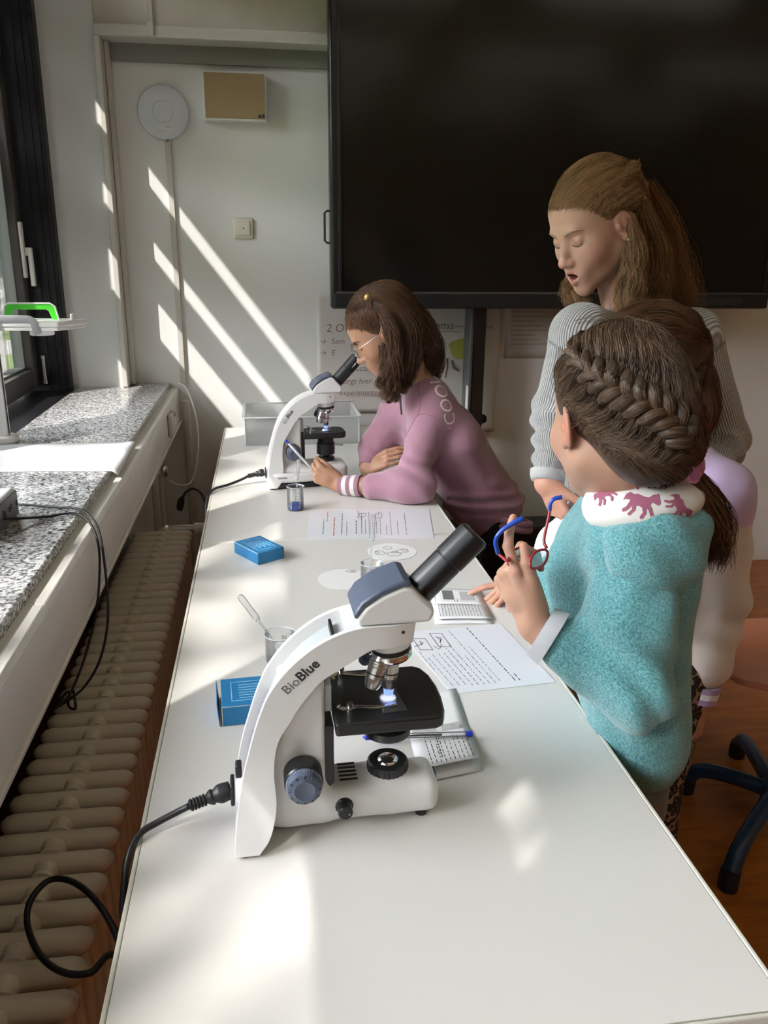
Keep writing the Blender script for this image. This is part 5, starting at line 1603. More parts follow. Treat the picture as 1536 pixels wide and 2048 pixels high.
def legs(J, s, name, m, parent, flare=1.0, top=None):
    q = SDF()
    sd = J['hipL'] - J['hipR']
    q.ec((J['hipL'] + J['hipR']) / 2 + A_((0, 0, .02)), top if top is not None else J['pelvis'] + A_((0, 0, .08)), sd, (.145 * s, .105 * s), (.128 * s, .092 * s), k=.03)
    for x in 'LR':
        q.chain([J['hip' + x], J['kn' + x], J['an' + x] + A_((0, 0, -.02))], [.082 * s, .056 * s * flare, .046 * s * flare], k=.03)
    q.disp(lambda P: .003 * wave_noise(P, 30, 5), .004)
    return sdf_obj(name, q, .008, m, parent, smooth_it=1)

# ------------------------------------------------------------------ hair
def face_y(sd_, xz, off):
    """points of a line on the face given in head x and z"""
    out = []
    for x, z in xz:
        y = np.linspace(.13, .04, 500); e = sd_.eval(np.stack([np.full(500, x), y, np.full(500, z)], 1))
        i = np.nonzero(e < 0)[0]; out.append((x, (y[i[0]] if len(i) else .08) + off, z))
    return np.array(out)
class Outer:
    """outermost of several implicit surfaces"""
    def __init__(s, *a): s.a = a
    def eval(s, P):
        d = s.a[0].eval(P)
        for q in s.a[1:]: d = np.minimum(d, q.eval(P))
        return d
def hair_mat(name, dark, light, rough=.5):
    m, n, p = nt_new(name)
    a = nd(n, 'ShaderNodeAttribute', attribute_name='tone')
    r = nd(n, 'ShaderNodeValToRGB'); e = r.color_ramp.elements
    e[0].position = 0.0; e[0].color = rgba(dark); e[1].position = 1.0; e[1].color = rgba(light)
    n.links.new(a.outputs['Fac'], r.inputs[0]); n.links.new(r.outputs[0], p.inputs['Base Color'])
    p.inputs['Roughness'].default_value = rough
    p.inputs['Specular IOR Level'].default_value = .45
    return m

def strand_mesh(name, P, R, tone, m, parent):
    """P (n,k,3) strand paths, R (k,) or (n,k) radii; three sided tubes in one mesh"""
    n, k, _ = P.shape
    T_ = np.gradient(P, axis=1); T_ /= np.maximum(np.linalg.norm(T_, axis=2, keepdims=True), 1e-9)
    ref = np.where(np.abs(T_[..., 2:3]) < .9, A_((0, 0, 1)), A_((1, 0, 0)))
    a = np.cross(T_, ref); a /= np.maximum(np.linalg.norm(a, axis=2, keepdims=True), 1e-9)
    b = np.cross(T_, a)
    R = np.broadcast_to(R, (n, k))
    V = np.stack([P + R[..., None] * (a * math.cos(q) + b * math.sin(q)) for q in (0, 2.094, 4.189)], 2)   # n,k,3,3
    idx = np.arange(n * k * 3).reshape(n, k, 3)
    F = np.stack([idx[:, :-1, :], np.roll(idx, -1, 2)[:, :-1, :], np.roll(idx, -1, 2)[:, 1:, :], idx[:, 1:, :]], -1).reshape(-1, 4)
    tn = np.repeat(np.asarray(tone), k * 3)
    o = quad_obj(name, V.reshape(-1, 3), F, m, parent, floats={'tone': tn})
    o['kind'] = 'stuff'
    return o

def resample(ctrl, k):
    """Catmull-Rom for a batch: ctrl (n,c,3) -> (n,k,3)"""
    n, c, _ = ctrl.shape
    P = np.concatenate([2 * ctrl[:, :1] - ctrl[:, 1:2], ctrl, 2 * ctrl[:, -1:] - ctrl[:, -2:-1]], 1)
    t = np.linspace(0, c - 1 - 1e-6, k); i = t.astype(int); f = (t - i)[None, :, None]
    a, b, cc, d = P[:, i], P[:, i + 1], P[:, i + 2], P[:, i + 3]
    return 0.5 * (2 * b + (cc - a) * f + (2 * a - 5 * b + 4 * cc - d) * f * f + (3 * b - 3 * cc + d - a) * f ** 3)

def push_out(P, sdf, off, both=False, it=3):
    """moves points to lie off above the surface (only outwards unless both)"""
    sh = P.shape; Q = P.reshape(-1, 3).copy(); off = np.broadcast_to(off, sh[:-1]).ravel()
    for _ in range(it):
        d = sdf.eval(Q); e = 1e-3
        g = np.stack([sdf.eval(Q + A_(v) * e) - d for v in ((1, 0, 0), (0, 1, 0), (0, 0, 1))], -1)
        g /= np.maximum(np.linalg.norm(g, axis=1, keepdims=True), 1e-9)
        mv = off - d
        if not both: mv = np.maximum(mv, 0)
        Q += g * mv[:, None]
    return Q.reshape(sh)

def lock(ctrl, rad, n, k, seed, wave=.003, wf=3.0, flat=None, frizz=.0015, shell=.05):
    """n strands inside a tapered bundle around control points; returns (n,k,3)"""
    r = np.random.default_rng(seed)
    c = resample(np.asarray(ctrl, float)[None], k)[0]
    rr = np.interp(np.linspace(0, len(rad) - 1, k), np.arange(len(rad)), rad)
    t = np.gradient(c, axis=0); t /= np.linalg.norm(t, axis=1, keepdims=True)
    ref = A_(flat) if flat is not None else A_((.3, .8, .5))
    a = ref - t * (t @ ref)[:, None]; a /= np.maximum(np.linalg.norm(a, axis=1, keepdims=True), 1e-9)
    b = np.cross(t, a)
    u = r.uniform(0, 2 * PI, n); q = np.sqrt(r.uniform(shell, 1, n)); oa = q * np.cos(u) * (.45 if flat is not None else 1); ob = q * np.sin(u)
    P = c[None] + rr[None, :, None] * (oa[:, None, None] * a + ob[:, None, None] * b)
    s = np.linspace(0, 1, k)[None]
    ph = r.uniform(0, .9, (n, 1)) + r.integers(0, 4, (n, 1)) * 1.6
    w = wave * np.sin(2 * PI * wf * s + ph) * s ** .6 * (.6 + .7 * s)
    w2 = wave * np.cos(2 * PI * wf * s * .8 + ph * 1.7) * s ** .5
    P = P + w[..., None] * b + w2[..., None] * a
    P += r.normal(size=(n, 1, 3)) * frizz * np.linspace(.2, 1, k)[None, :, None]
    return P

def tones(n, seed, clump=9):
    r = np.random.default_rng(seed)
    base = r.uniform(.15, .85, max(1, n // clump + 1))
    return np.clip(np.repeat(base, clump)[:n] + r.normal(0, .14, n), 0, 1)

def conform(o, sdf, direction, lift=.0006, steps=40):
    """lays a flat lettering mesh onto a cloth surface along a direction"""
    me = o.data; n = len(me.vertices)
    co = np.zeros(n * 3); me.vertices.foreach_get('co', co); co = co.reshape(-1, 3)
    M = np.array(root_of(o).matrix_basis) if o.parent else np.eye(4)
    P = co @ M[:3, :3].T + M[:3, 3]
    d = unit(direction); t = np.linspace(-.10, .10, 160)
    Q = P[:, None] + t[None, :, None] * d
    e = sdf.eval(Q.reshape(-1, 3)).reshape(len(P), -1)
    ok = (e < 0).any(1); i = np.argmax(e < 0, 1)
    P[ok] = Q[np.arange(len(P)), i][ok]
    P = push_out(P[None], sdf, lift, both=True, it=4)[0]
    Mi = np.linalg.inv(M)
    co = P @ Mi[:3, :3].T + Mi[:3, 3]
    me.vertices.foreach_set('co', co.ravel()); me.update()

def cloth_mat(name, col, rough=.85, sheen=.3, bump=.25, bscale=700, vary=.06, vscale=40):
    return mat(name, col, rough, spec=.2, vary=vary, vscale=vscale, bump=bump, bscale=bscale, sheen=sheen)


# ================================================================== person: woman in the grey ribbed sweater
def joints(**k): return {q: A_(v) for q, v in k.items()}
SK_W = (0.50, 0.295, 0.21)
W_t = thing('person', 'woman with long dark blond hair in a grey ribbed sweater, looking down', 'person', (0.86, 1.78, 0))
RW = head_R(200, 25, -3)
HW = Head((0, 0, 0), RW, 1.0)
HW.o = A_((0.7191, 1.6600, 1.5168)) - RW @ A_((-.076, 0, 0))
JW = joints(shR=(0.6461, 1.6600, 1.3033), elR=(0.6329, 1.7300, 1.1327), wrR=(0.5954, 1.6600, 0.9862), shL=(0.9640, 1.7900, 1.2858), elL=(1.0982, 1.8200, 1.0354), wrL=(0.9769, 1.7000, 0.9114),
            chest=(0.8156, 1.7450, 1.2165), neck=(0.7989, 1.7550, 1.3081), pelvis=(0.8531, 1.7800, 0.8915), hipL=(.93, 1.83, .86), hipR=(.80, 1.75, .86), knL=(.95, 1.83, .47), knR=(.83, 1.74, .47), anL=(.96, 1.86, .08), anR=(.85, 1.76, .08))
nW = HW.l(A_((0.7881, 1.7450, 1.3249)))
hs = head_sdf(nW, mouth=1.6, neck_r=(.047, .050))
V, F = hs.mesh(.0019)
cW = head_colors(V, SK_W, (0.30, 0.075, 0.07), (0.46, 0.165, 0.125), mouth=1.6)
hd_ = SDF()
tipsW = hand(hd_, JW['wrR'], A_((0.6199, 1.6350, 0.9317)) - JW['wrR'], (1, .25, 0), (-.2, -1, 0), .84, ((25, 35, 20), (30, 38, 20), (34, 40, 22), (38, 40, 22)), th=(.5, .9, .3))
hd_.rc(JW['wrR'], JW['wrR'] + (JW['elR'] - JW['wrR']) * .45, .0255, .032, k=.015)
Vh, Fh = hd_.mesh(.0026)
Vb, Fb = limb_sdf(JW, 1.0).mesh(.011)
body_mesh(W_t, [(HW.W(V), F, cW), (Vh, Fh, np.tile(A_(SK_W) * A_((1, .88, .86)), (len(Vh), 1))), (Vb, Fb, np.tile(A_(SK_W), (len(Vb), 1)))])
# lids, brows and an ear stud
on_face = lambda H_, sd_, P_, off: H_.W(face_y(sd_, [(q[0], q[2]) for q in spline(P_, 16)], off))
fm = MB()
for x in (-1, 1):
    fm.tube(on_face(HW, hs, ([(x * .0180, .0855, .0008), (x * .0230, .0893, -.0022), (x * .0300, .0908, -.0036), (x * .0375, .0878, -.0028), (x * .0440, .0812, .0002)]), .0006), [.0004] + [.0010] * 14 + [.0004], 6)
o_ = fm.build('eyelashes', M_lash, W_t, angle=180)
bw = MB()
for x in (-1, 1):
    bw.tube(on_face(HW, hs, ([(x * .0130, .0935, .0225), (x * .0220, .0935, .0262), (x * .0330, .0895, .0290), (x * .0430, .0815, .0275), (x * .0490, .0745, .0235)]), .0003), list(np.interp(np.linspace(0, 1, 16), [0, .3, .6, 1], [.0011, .0019, .0015, .0004])), 6)
bw.build('eyebrows', mat('brow_blond', (0.26, 0.16, 0.10), .7), W_t, angle=180)
MB().box((-.0085, .0880, -.0590), (.0085, .0900, -.0560), None).build('teeth', mat('teeth', (.75, .70, .62), .3), None)
te = bpy.data.objects['teeth']; te.data.transform(Matrix(((*RW[0], HW.o[0]), (*RW[1], HW.o[1]), (*RW[2], HW.o[2]), (0, 0, 0, 1)))); te.data.transform(W_t.matrix_basis.inverted()); te.parent = W_t
MB().ball(HW.w((-.0830, .004, -.0285)), .0033).build('earring', M_pearl, W_t)

# ribbed sweater
def rib_mat(name, lightc, darkc):
    m, n, p = nt_new(name)
    a = nd(n, 'ShaderNodeAttribute', attribute_name='rib')
    s_ = nd(n, 'ShaderNodeMath', operation='SINE'); n.links.new(a.outputs['Fac'], s_.inputs[0])
    mr = nd(n, 'ShaderNodeMapRange'); mr.inputs[1].default_value = -1; mr.inputs[2].default_value = .5
    n.links.new(s_.outputs[0], mr.inputs[0])
    mx = nd(n, 'ShaderNodeMix', data_type='RGBA'); mx.inputs[6].default_value = rgba(darkc); mx.inputs[7].default_value = rgba(lightc)
    n.links.new(mr.outputs[0], mx.inputs[0]); n.links.new(mx.outputs[2], p.inputs['Base Color'])
    tc = nd(n, 'ShaderNodeTexCoord'); t2 = nd(n, 'ShaderNodeTexNoise', i_Scale=600.0)
    n.links.new(tc.outputs['Object'], t2.inputs['Vector'])
    ad = nd(n, 'ShaderNodeMath', operation='MULTIPLY_ADD', n_1=.25); n.links.new(t2.outputs[0], ad.inputs[0]); n.links.new(mr.outputs[0], ad.inputs[2])
    b = nd(n, 'ShaderNodeBump', i_Strength=.8, i_Distance=.0025); n.links.new(ad.outputs[0], b.inputs['Height']); n.links.new(b.outputs[0], p.inputs['Normal'])
    p.inputs['Roughness'].default_value = .9; p.inputs['Sheen Weight'].default_value = .3; p.inputs['Specular IOR Level'].default_value = .15
    return m
sw_ = SDF()
sdW = JW['shL'] - JW['shR']
hemW = A_((0.8475, 1.7750, 0.9241))
sw_.ec(hemW, JW['chest'] + A_((0, 0, -.05)), sdW, (.175, .125), (.160, .110), k=.04)
sw_.ec(JW['chest'] + A_((0, 0, -.06)), JW['chest'] + A_((0, 0, .035)), sdW, (.158, .108), (.130, .085), k=.05)
sw_.rc(JW['chest'] + A_((0, 0, .02)), JW['neck'] + A_((0, 0, -.015)), .090, .062, k=.04)
for x in 'LR':
    sw_.rc(JW['neck'] + A_((0, 0, -.03)), JW['sh' + x], .060, .056, k=.05)
    sw_.chain([JW['sh' + x], JW['el' + x], JW['wr' + x] + (JW['el' + x] - JW['wr' + x]) * .20], [.058, .052, .037], k=.03)
def foldsW(P):
    d = .003 * wave_noise(P, 26, 2)
    for x in 'LR':
        a, b = JW['el' + x], JW['wr' + x]
        ab = b - a; t = (P - a) @ ab / (ab @ ab)
        d = d + .006 * np.sin(t * 26 + wave_noise(P, 18, 3)) * np.exp(-((t - .45) / .5) ** 2) * (np.linalg.norm(P - a - np.clip(t, 0, 1)[:, None] * ab, axis=1) < .075)
    return d
sw_.disp(foldsW, .008)
sw_.bx(hemW + A_((0, 0, -.155)), (.6, .6, .105), 0, op='s', k=.012)
def ribW(P):
    best = np.full(len(P), 9.0); out = np.zeros(len(P))
    segs = [('t', hemW, JW['chest'])] + [(x, p, q) for x in 'LR' for p, q in ((JW['sh' + x], JW['el' + x]), (JW['el' + x], JW['wr' + x]))]
    shx = unit(A_((sdW[0], sdW[1], 0))); yoke = ((P - JW['neck']) @ A_((-shx[1], shx[0], 0))) * 1180
    for nm, a, b in segs:
        ab = b - a; t = np.clip((P - a) @ ab / (ab @ ab), 0, 1)
        r = P - a - t[:, None] * ab; dd = np.linalg.norm(r, axis=1)
        ax = unit(ab); e1 = unit(np.cross(ax, A_((.45, .9, .1)))); e2 = np.cross(ax, e1)
        if nm == 't': ph = np.arctan2(r @ e2, r @ e1) * 110; dd = dd - .085
        else: ph = np.arctan2(r @ e2, r @ e1) * 58
        if nm != 't' and a is JW['sh' + nm]: ph = np.where((P - a) @ ab / (ab @ ab) < .10, yoke, ph)
        if nm == 't': ph = np.where((P[:, 2] > JW['chest'][2] - .02) & (np.abs((P - JW['neck']) @ shx) > .075), yoke, ph)
        u_ = dd < best; best[u_] = dd[u_]; out[u_] = ph[u_]
    return out
M_rib = rib_mat('grey_rib_knit', (0.50, 0.50, 0.49), (0.20, 0.195, 0.195))
swo = sdf_obj('sweater', sw_, .0045, M_rib, W_t, floats={'rib': ribW}, smooth_it=1)
cl_ = SDF(); nk = A_((0.7874, 1.7500, 1.3192)); nax = unit(HW.w((0, -.02, -.05)) - nk)
ring = [nk + .064 * (math.cos(a) * unit(np.cross(nax, A_((0, 1, 0)))) + math.sin(a) * unit(np.cross(nax, np.cross(nax, A_((0, 1, 0)))))) + nax * .012 for a in np.linspace(0, 2 * PI, 30)]
MB().tube(ring, .010, 8, cap=False).build('collar', mat('grey_knit_band', (0.44, 0.44, 0.435), .9, bump=.4, bscale=500), W_t, angle=180)
a0 = JW['wrR'] + (JW['elR'] - JW['wrR']) * .02; b0 = JW['wrR'] + (JW['elR'] - JW['wrR']) * .16
MB().tube([a0, a0 * .5 + b0 * .5, b0], [.033, .037, .038], 24).build('cuff', bpy.data.materials['grey_knit_band'], W_t, angle=180)
hem = []
for a in np.linspace(0, 2 * PI, 48):
    e1 = unit(A_((sdW[0], sdW[1], 0))); e2 = A_((-e1[1], e1[0], 0))
    hem.append(hemW + A_((0, 0, -.048)) + e1 * .173 * math.cos(a) + e2 * .122 * math.sin(a))
MB().tube(hem, .0075, 8, cap=False).build('hem', bpy.data.materials['grey_knit_band'], W_t, angle=180)
legs(JW, 1.0, 'trousers', cloth_mat('black_trousers', (0.012, 0.012, 0.014), .8), W_t)
for x in 'LR': shoe(JW['an' + x] * A_((1, 1, 0)), (-.9, -.4), 1.1, W_t)

# her hair
M_hairW = hair_mat('dark_blond_hair', (0.10, 0.050, 0.021), (0.50, 0.285, 0.125))
capW = SDF()
capW.el((0, -.018, .047), (.0815, .1010, .0880))
capW.el((0, -.062, -.010), (.064, .052, .070), k=.03)
capW.el((0, .124, -.010), (.096, .078, .0915), op='s', k=.016)
for x in (-1, 1): capW.el((x * .092, .010, -.010), (.030, .028, .036), op='s', k=.008)
capW.disp(lambda P: .0012 * np.sin(P[:, 2] * 420 + 6 * wave_noise(P, 30, 8)), .0015)
locksW = [([(0.7309, 1.6650, 1.5360), (0.7483, 1.6600, 1.4695), (0.7441, 1.6550, 1.4063), (0.7397, 1.6450, 1.3325)], [.010, .021, .024, .020]),
          ([(0.7624, 1.6900, 1.5661), (0.8082, 1.7100, 1.4802), (0.8293, 1.7200, 1.4046), (0.8149, 1.7000, 1.3282)], [.018, .030, .030, .022]),
          ([(0.7878, 1.7400, 1.5937), (0.8559, 1.7700, 1.5119), (0.9125, 1.8000, 1.4238), (0.9693, 1.8450, 1.3455)], [.022, .030, .026, .014]),
          ([(0.7765, 1.7800, 1.6111), (0.8497, 1.8200, 1.5235), (0.9056, 1.8400, 1.4284), (0.9319, 1.8500, 1.3508)], [.03, .035, .03, .02]),
          ([(0.6913, 1.8000, 1.4695), (0.6794, 1.8000, 1.4067), (0.6616, 1.7700, 1.3762), (0.6832, 1.7450, 1.3545)], [.016, .020, .017, .010])]
wm = SDF()
for c, r in locksW:
    cc = resample(np.array([c], float), 9)[0]; rr_ = np.interp(np.linspace(0, len(r) - 1, 9), range(len(r)), r)
    wm.chain(cc, rr_ * .72, k=.012)
wm.disp(lambda P: .0018 * wave_noise(P, 130, 4), .003)
Vc, Fc = capW.mesh(.003); Vl, Fl = wm.mesh(.0045)
quad_obj('hair', np.concatenate([HW.W(Vc), Vl]), np.concatenate([Fc, Fl + len(Vc)]), M_hairW, W_t, floats={'tone': np.concatenate([.30 + .22 * wave_noise(Vc * A_((1, .3, 1.0)), 160, 1), .22 + .2 * wave_noise(Vl * A_((1, 1, .25)), 180, 2)])})
def scalp(head, cap, roots, mids, targets, n, k, seed, off=(.0008, .0035), jit=.004, rad=.00045, name='hair_strands', m=None, parent=None, bundle=0):
    """strands from hairline curve (roots) over the skull, optionally via mids, to a target curve"""
    r = np.random.default_rng(seed)
    f = lambda c, u: np.stack([np.interp(u, np.linspace(0, 1, len(c)), np.asarray(c, float)[:, j]) for j in range(3)], -1)
    u = np.sort(r.uniform(0, 1, n))
    A0 = f(roots, u) + r.normal(size=(n, 3)) * jit
    ut = u
    if bundle:
        ub = (np.floor(u * bundle) + .5) / bundle; ut = ub + (u - ub) * .35
    C0 = f(targets, np.clip(ut + r.normal(0, .012 if bundle else .04, n), 0, 1)) + r.normal(size=(n, 3)) * jit * .8
    ctrl = [A0]
    for mcurve in mids: ctrl.append(f(mcurve, (u + ut) / 2) + r.normal(size=(n, 3)) * jit)
    ctrl.append(C0)
    P = resample(np.stack(ctrl, 1), k)
    s = np.linspace(0, 1, k)[None]
    o = r.uniform(*off, (n, 1))
    if bundle: o = o + .0042 * np.cos(PI * np.clip((u - ub) * bundle, -.5, .5))[:, None] * np.sin(PI * s) ** .7
    o = o * np.clip(.15 + s * 3.5, 0, 1)
    o = o + .0010 * np.clip(s * 4, 0, 1) * np.sin(s * 14 + r.uniform(0, 6, (n, 1)))
    P = push_out(P, cap, np.clip(o, .0003, None), both=True, it=4)
    tp = np.concatenate([[.5], np.ones(k - 2), [.5]]) * rad
    return strand_mesh(name, head.W(P), tp, tones(n, seed), m, parent)
hairlineW = [(-.0735, .012, .038), (-.072, .030, .034), (-.069, .044, .050), (-.056, .060, .066), (-.036, .074, .074), (-.012, .083, .078), (.012, .083, .079), (.040, .072, .072), (.066, .050, .050)]
scalp(HW, Outer(hs, capW), hairlineW, [[(-.082, -.02, .045), (-.082, -.010, .060), (-.079, .000, .076), (-.071, .012, .093), (-.060, .018, .105), (-.048, .022, .115), (-.03, .018, .127), (.0, .0, .134), (.05, -.02, .105)]],
      [(-.072, -.066, .040), (-.070, -.066, .055), (-.064, -.064, .070), (-.058, -.064, .080), (-.05, -.066, .088), (-.04, -.07, .094), (-.02, -.07, .098), (0, -.075, .098), (.03, -.08, .09)], 2700, 11, 21, m=M_hairW, parent=W_t, rad=.0005, off=(.0004, .0030))
scalp(HW, Outer(hs, capW), [(-.070, -.060, .095), (-.04, -.085, .100), (0, -.095, .095), (.04, -.09, .085)], [[(-.078, -.062, .03), (-.055, -.098, .04), (0, -.115, .04), (.05, -.1, .04)]], [(-.066, -.060, -.03), (-.05, -.095, -.04), (0, -.11, -.05), (.04, -.1, -.04)], 700, 12, 22, m=M_hairW, parent=W_t)
scalp(HW, Outer(hs, capW), [(-.0745, .010, .034), (-.079, -.006, .038), (-.080, -.022, .034), (-.076, -.036, .018)], [[(-.080, -.02, .048), (-.082, -.028, .046), (-.081, -.04, .040), (-.078, -.05, .026)]], [(-.070, -.066, .050), (-.068, -.070, .044), (-.066, -.072, .036), (-.064, -.072, .02)], 420, 9, 23, m=M_hairW, parent=W_t, rad=.0005)
# twisted strand pinned back above the ear
tw = [HW.w(p) for p in ((-.070, -.012, .082), (-.074, -.040, .078), (-.066, -.066, .080), (-.050, -.084, .084))]
for ph in range(2):
    P = lock([q + A_((0, 0, .006 * ph)) for q in tw], [.005, .010, .011, .008], 120, 14, 30 + ph, wave=.004, wf=2)
    strand_mesh('hair_strands', P, np.full(14, .0006), tones(120, 31 + ph) * .7 + .3, M_hairW, W_t)
for i, (c, r) in enumerate(locksW):
    P = lock(c, r, 800, 13, 40 + i, wave=.010, wf=2.1, frizz=.0035)
    strand_mesh('hair_strands', P, np.linspace(.00048, .00028, 13), tones(800, 50 + i), M_hairW, W_t)
fl = lock(locksW[2][0], [.03, .045, .05, .05], 160, 22, 77, wave=.006, wf=2, frizz=.006)
strand_mesh('hair_strands', fl, np.linspace(.0004, .0002, 22), tones(160, 78), M_hairW, W_t)

# ================================================================== person: girl in the mauve hoodie at the far microscope
SK_M = (0.43, 0.235, 0.15)
G3 = thing('person', 'girl with glasses in a mauve hoodie bending over the far microscope', 'person', (0.72, 2.52, 0))
R3 = head_R(175, 35, 0)
H3 = Head((0, 0, 0), R3, 1.0); H3.o = A_((0.2735, 2.4500, 1.1475)) - R3 @ A_((0, .118, -.031))
J3 = joints(shL=(0.4851, 2.3850, 0.9837), elL=(.405, 2.300, .808), wrL=(0.2191, 2.4000, 0.7881), shR=(0.4181, 2.5500, 0.9849), elR=(0.3463, 2.5800, 0.8651), wrR=(0.3083, 2.5200, 0.8066), chest=(0.5405, 2.4700, 0.9061), neck=(0.4595, 2.4550, 1.0808), pelvis=(.70, 2.51, .71),
            hipL=(.705, 2.44, .655), hipR=(.705, 2.58, .655), knL=(.74, 2.43, .37), knR=(.74, 2.59, .37), anL=(.78, 2.43, .07), anR=(.77, 2.60, .07))
n3 = H3.l(A_((0.4563, 2.4550, 1.0883)))
hs3 = head_sdf(n3, 0.0, True, (.043, .048))
V, F = hs3.mesh(.0024)
c3_ = head_colors(V, SK_M, (0.34, 0.13, 0.11), (0.48, 0.21, 0.14))
h3 = SDF()
dL = A_((0.1011, 2.4300, 0.8476)) - J3['wrL']
tips3 = hand(h3, J3['wrL'] + unit(dL) * .012, dL, (.30, .92, -.05), (.0, .2, 1), .84, ((52, 66, 36), (60, 70, 40), (66, 72, 42), (70, 72, 42)), th=(.25, .95, .30), thc=(12, 22))
h3.rc(J3['wrL'], J3['wrL'] + (J3['elL'] - J3['wrL']) * .35, .022, .028, k=.015)
dR = A_((0.3928, 2.4800, 0.8627)) - J3['wrR']
hand(h3, J3['wrR'] + unit(dR) * .005, dR, (.2, .6, -.7), (0, .4, .9), .86, ((18, 22, 12), (20, 25, 14), (22, 26, 14), (24, 26, 14)), th=(.9, .6, .1))
h3.rc(J3['wrR'], J3['wrR'] + (J3['elR'] - J3['wrR']) * .3, .021, .026, k=.015)
Vh, Fh = h3.mesh(.0026)
Vb, Fb = limb_sdf(J3, .78).mesh(.011)
body_mesh(G3, [(H3.W(V), F, c3_), (Vh, Fh, np.tile(A_(SK_M), (len(Vh), 1))), (Vb, Fb, np.tile(A_(SK_M), (len(Vb), 1)))])
fm = MB(); bw = MB()
for x in (-1, 1):
    fm.tube(on_face(H3, hs3, ([(x * .0180, .0855, .0015), (x * .0230, .0895, -.0010), (x * .0300, .0908, -.0020), (x * .0375, .0878, -.0012), (x * .0440, .0812, .0015)]), .0006), [.0004] + [.0012] * 14 + [.0004], 6)
    bw.tube(on_face(H3, hs3, ([(x * .0130, .0935, .0215), (x * .0220, .0940, .0252), (x * .0330, .0905, .0280), (x * .0430, .0825, .0265), (x * .0490, .0755, .0225)]), .0004), list(np.interp(np.linspace(0, 1, 16), [0, .3, .6, 1], [.0012, .0023, .0019, .0006])), 6)
fm.build('eyelashes', M_lash, G3, angle=180); bw.build('eyebrows', mat('brow_dark', (0.06, 0.035, 0.02), .7), G3, angle=180)
# her glasses rest on her face: a thing of their own
M_wire = mat('silver_wire', (0.42, 0.40, 0.39), .25, metal=1.0)
gl = thing('eyeglasses', 'thin metal framed round glasses on the nose of the girl in mauve', 'glasses', tuple(H3.w((0, .108, .004))))
def ring_pts(cx_, cz_, rx, rz, y, tilt=.0, n=28): return [(cx_ + rx * math.cos(a), y - abs(cx_ + rx * math.cos(a)) * .25, cz_ + rz * math.sin(a)) for a in np.linspace(0, 2 * PI, n)]
rm = MB()
for x in (-1, 1): rm.tube(H3.W(np.array(ring_pts(x * .033, .003, .0225, .0200, .1130))), .0009, 6, cap=False)
rm.tube(H3.W(np.array([(-.011, .110, .008), (0, .1135, .0115), (.011, .110, .008)])), .0009, 6)
rm.build('rim', M_wire, gl, angle=180)
for x in (-1, 1):
    MB().tube(H3.W(np.array([(x * .0555, .0985, .008), (x * .066, .085, .009), (x * .0735, .045, .010), (x * .079, -.004, .012), (x * .080, -.020, .004)])), .0010, 6).build('temple_arm', M_wire, gl, angle=180)
    pts = [tuple(H3.w(p)) for p in ring_pts(x * .033, .003, .022, .0195, .1130)[:-1]]
    MB().add(pts, [tuple(range(len(pts)))]).build('lens', M_lens, gl, smooth=False)
M_mauve = cloth_mat('mauve_fleece', (0.36, 0.185, 0.245), .9, .5, .25, 900, .05, 30)
M_mauve_rib = cloth_mat('mauve_rib', (0.33, 0.17, 0.225), .9, .3, .4, 500)
M_whiterib = cloth_mat('white_rib', (0.68, 0.66, 0.64), .9, .3, .3, 500)
hz = SDF()
sd3 = J3['shL'] - J3['shR']
hz.ec((.695, 2.50, .685), J3['chest'], sd3, (.130, .118), (.140, .100), k=.04)
hz.ec(J3['chest'], J3['neck'] + A_((.020, 0, -.045)), sd3, (.140, .098), (.090, .062), k=.05)
for x in 'LR':
    hz.rc(J3['neck'] + A_((.02, 0, -.04)), J3['sh' + x], .055, .055, k=.05)
    e = J3['wr' + x] + (J3['el' + x] - J3['wr' + x]) * .50
    hz.chain([J3['sh' + x], J3['el' + x], e], [.060, .050, .041], k=.03)
hz.rc(J3['elL'] + A_((.035, -.02, .005)), J3['elL'] + A_((-.03, .03, -.004)), .040, .042, k=.03)
def folds3(P):
    d = .0055 * wave_noise(P, 30, 12) + .0018 * wave_noise(P, 75, 13)
    q = np.linalg.norm(P - J3['elL'], axis=1); d += .0085 * np.sin(P @ A_((70, 10, 90)) + 2 * wave_noise(P, 20, 14)) * np.exp(-(q / .075) ** 2)
    w = np.exp(-((P[:, 2] - .72) / .05) ** 2) * (P[:, 0] > .55); d += .005 * np.sin(P[:, 2] * 150 + 2 * wave_noise(P, 16, 15)) * w
    return d
hz.disp(folds3, .015)
hz.bx((.2, 2.5, .66), (.285, 1, .102), 0, op='s', k=.003)
sdf_obj('hoodie', hz, .0045, M_mauve, G3, smooth_it=1)
# shoulder seam, cuff with white stripes, zip, hem
def seam(name, pts, r, m, sdf, parent, n=30, lift=0.0):
    P = np.array(spline(pts, n))[None]
    P = push_out(P, sdf, lift, both=True, it=5)[0]
    return MB().tube(P, r, 6).build(name, m, parent, angle=180)
seam('seam', [(0.3851, 2.3600, 0.9456), (0.3958, 2.3400, 1.0029), (0.4517, 2.3400, 1.0137), (0.5097, 2.3700, 0.9741), (0.5452, 2.4200, 0.9169)], .0016, M_mauve_rib, hz, G3)
seam('seam', [(0.4431, 2.4000, 1.0966), (0.4425, 2.3600, 1.0588), (0.4310, 2.3400, 1.0140)], .0015, M_mauve_rib, hz, G3)
seam('zip', [(0.3689, 2.4400, 1.0572), (0.3617, 2.4300, 1.0228), (0.3575, 2.4300, 0.9895)], .0035, M_ink, hz, G3)
e = J3['wrL'] + (J3['elL'] - J3['wrL']) * .30; b0 = J3['wrL'] + (J3['elL'] - J3['wrL']) * -.02
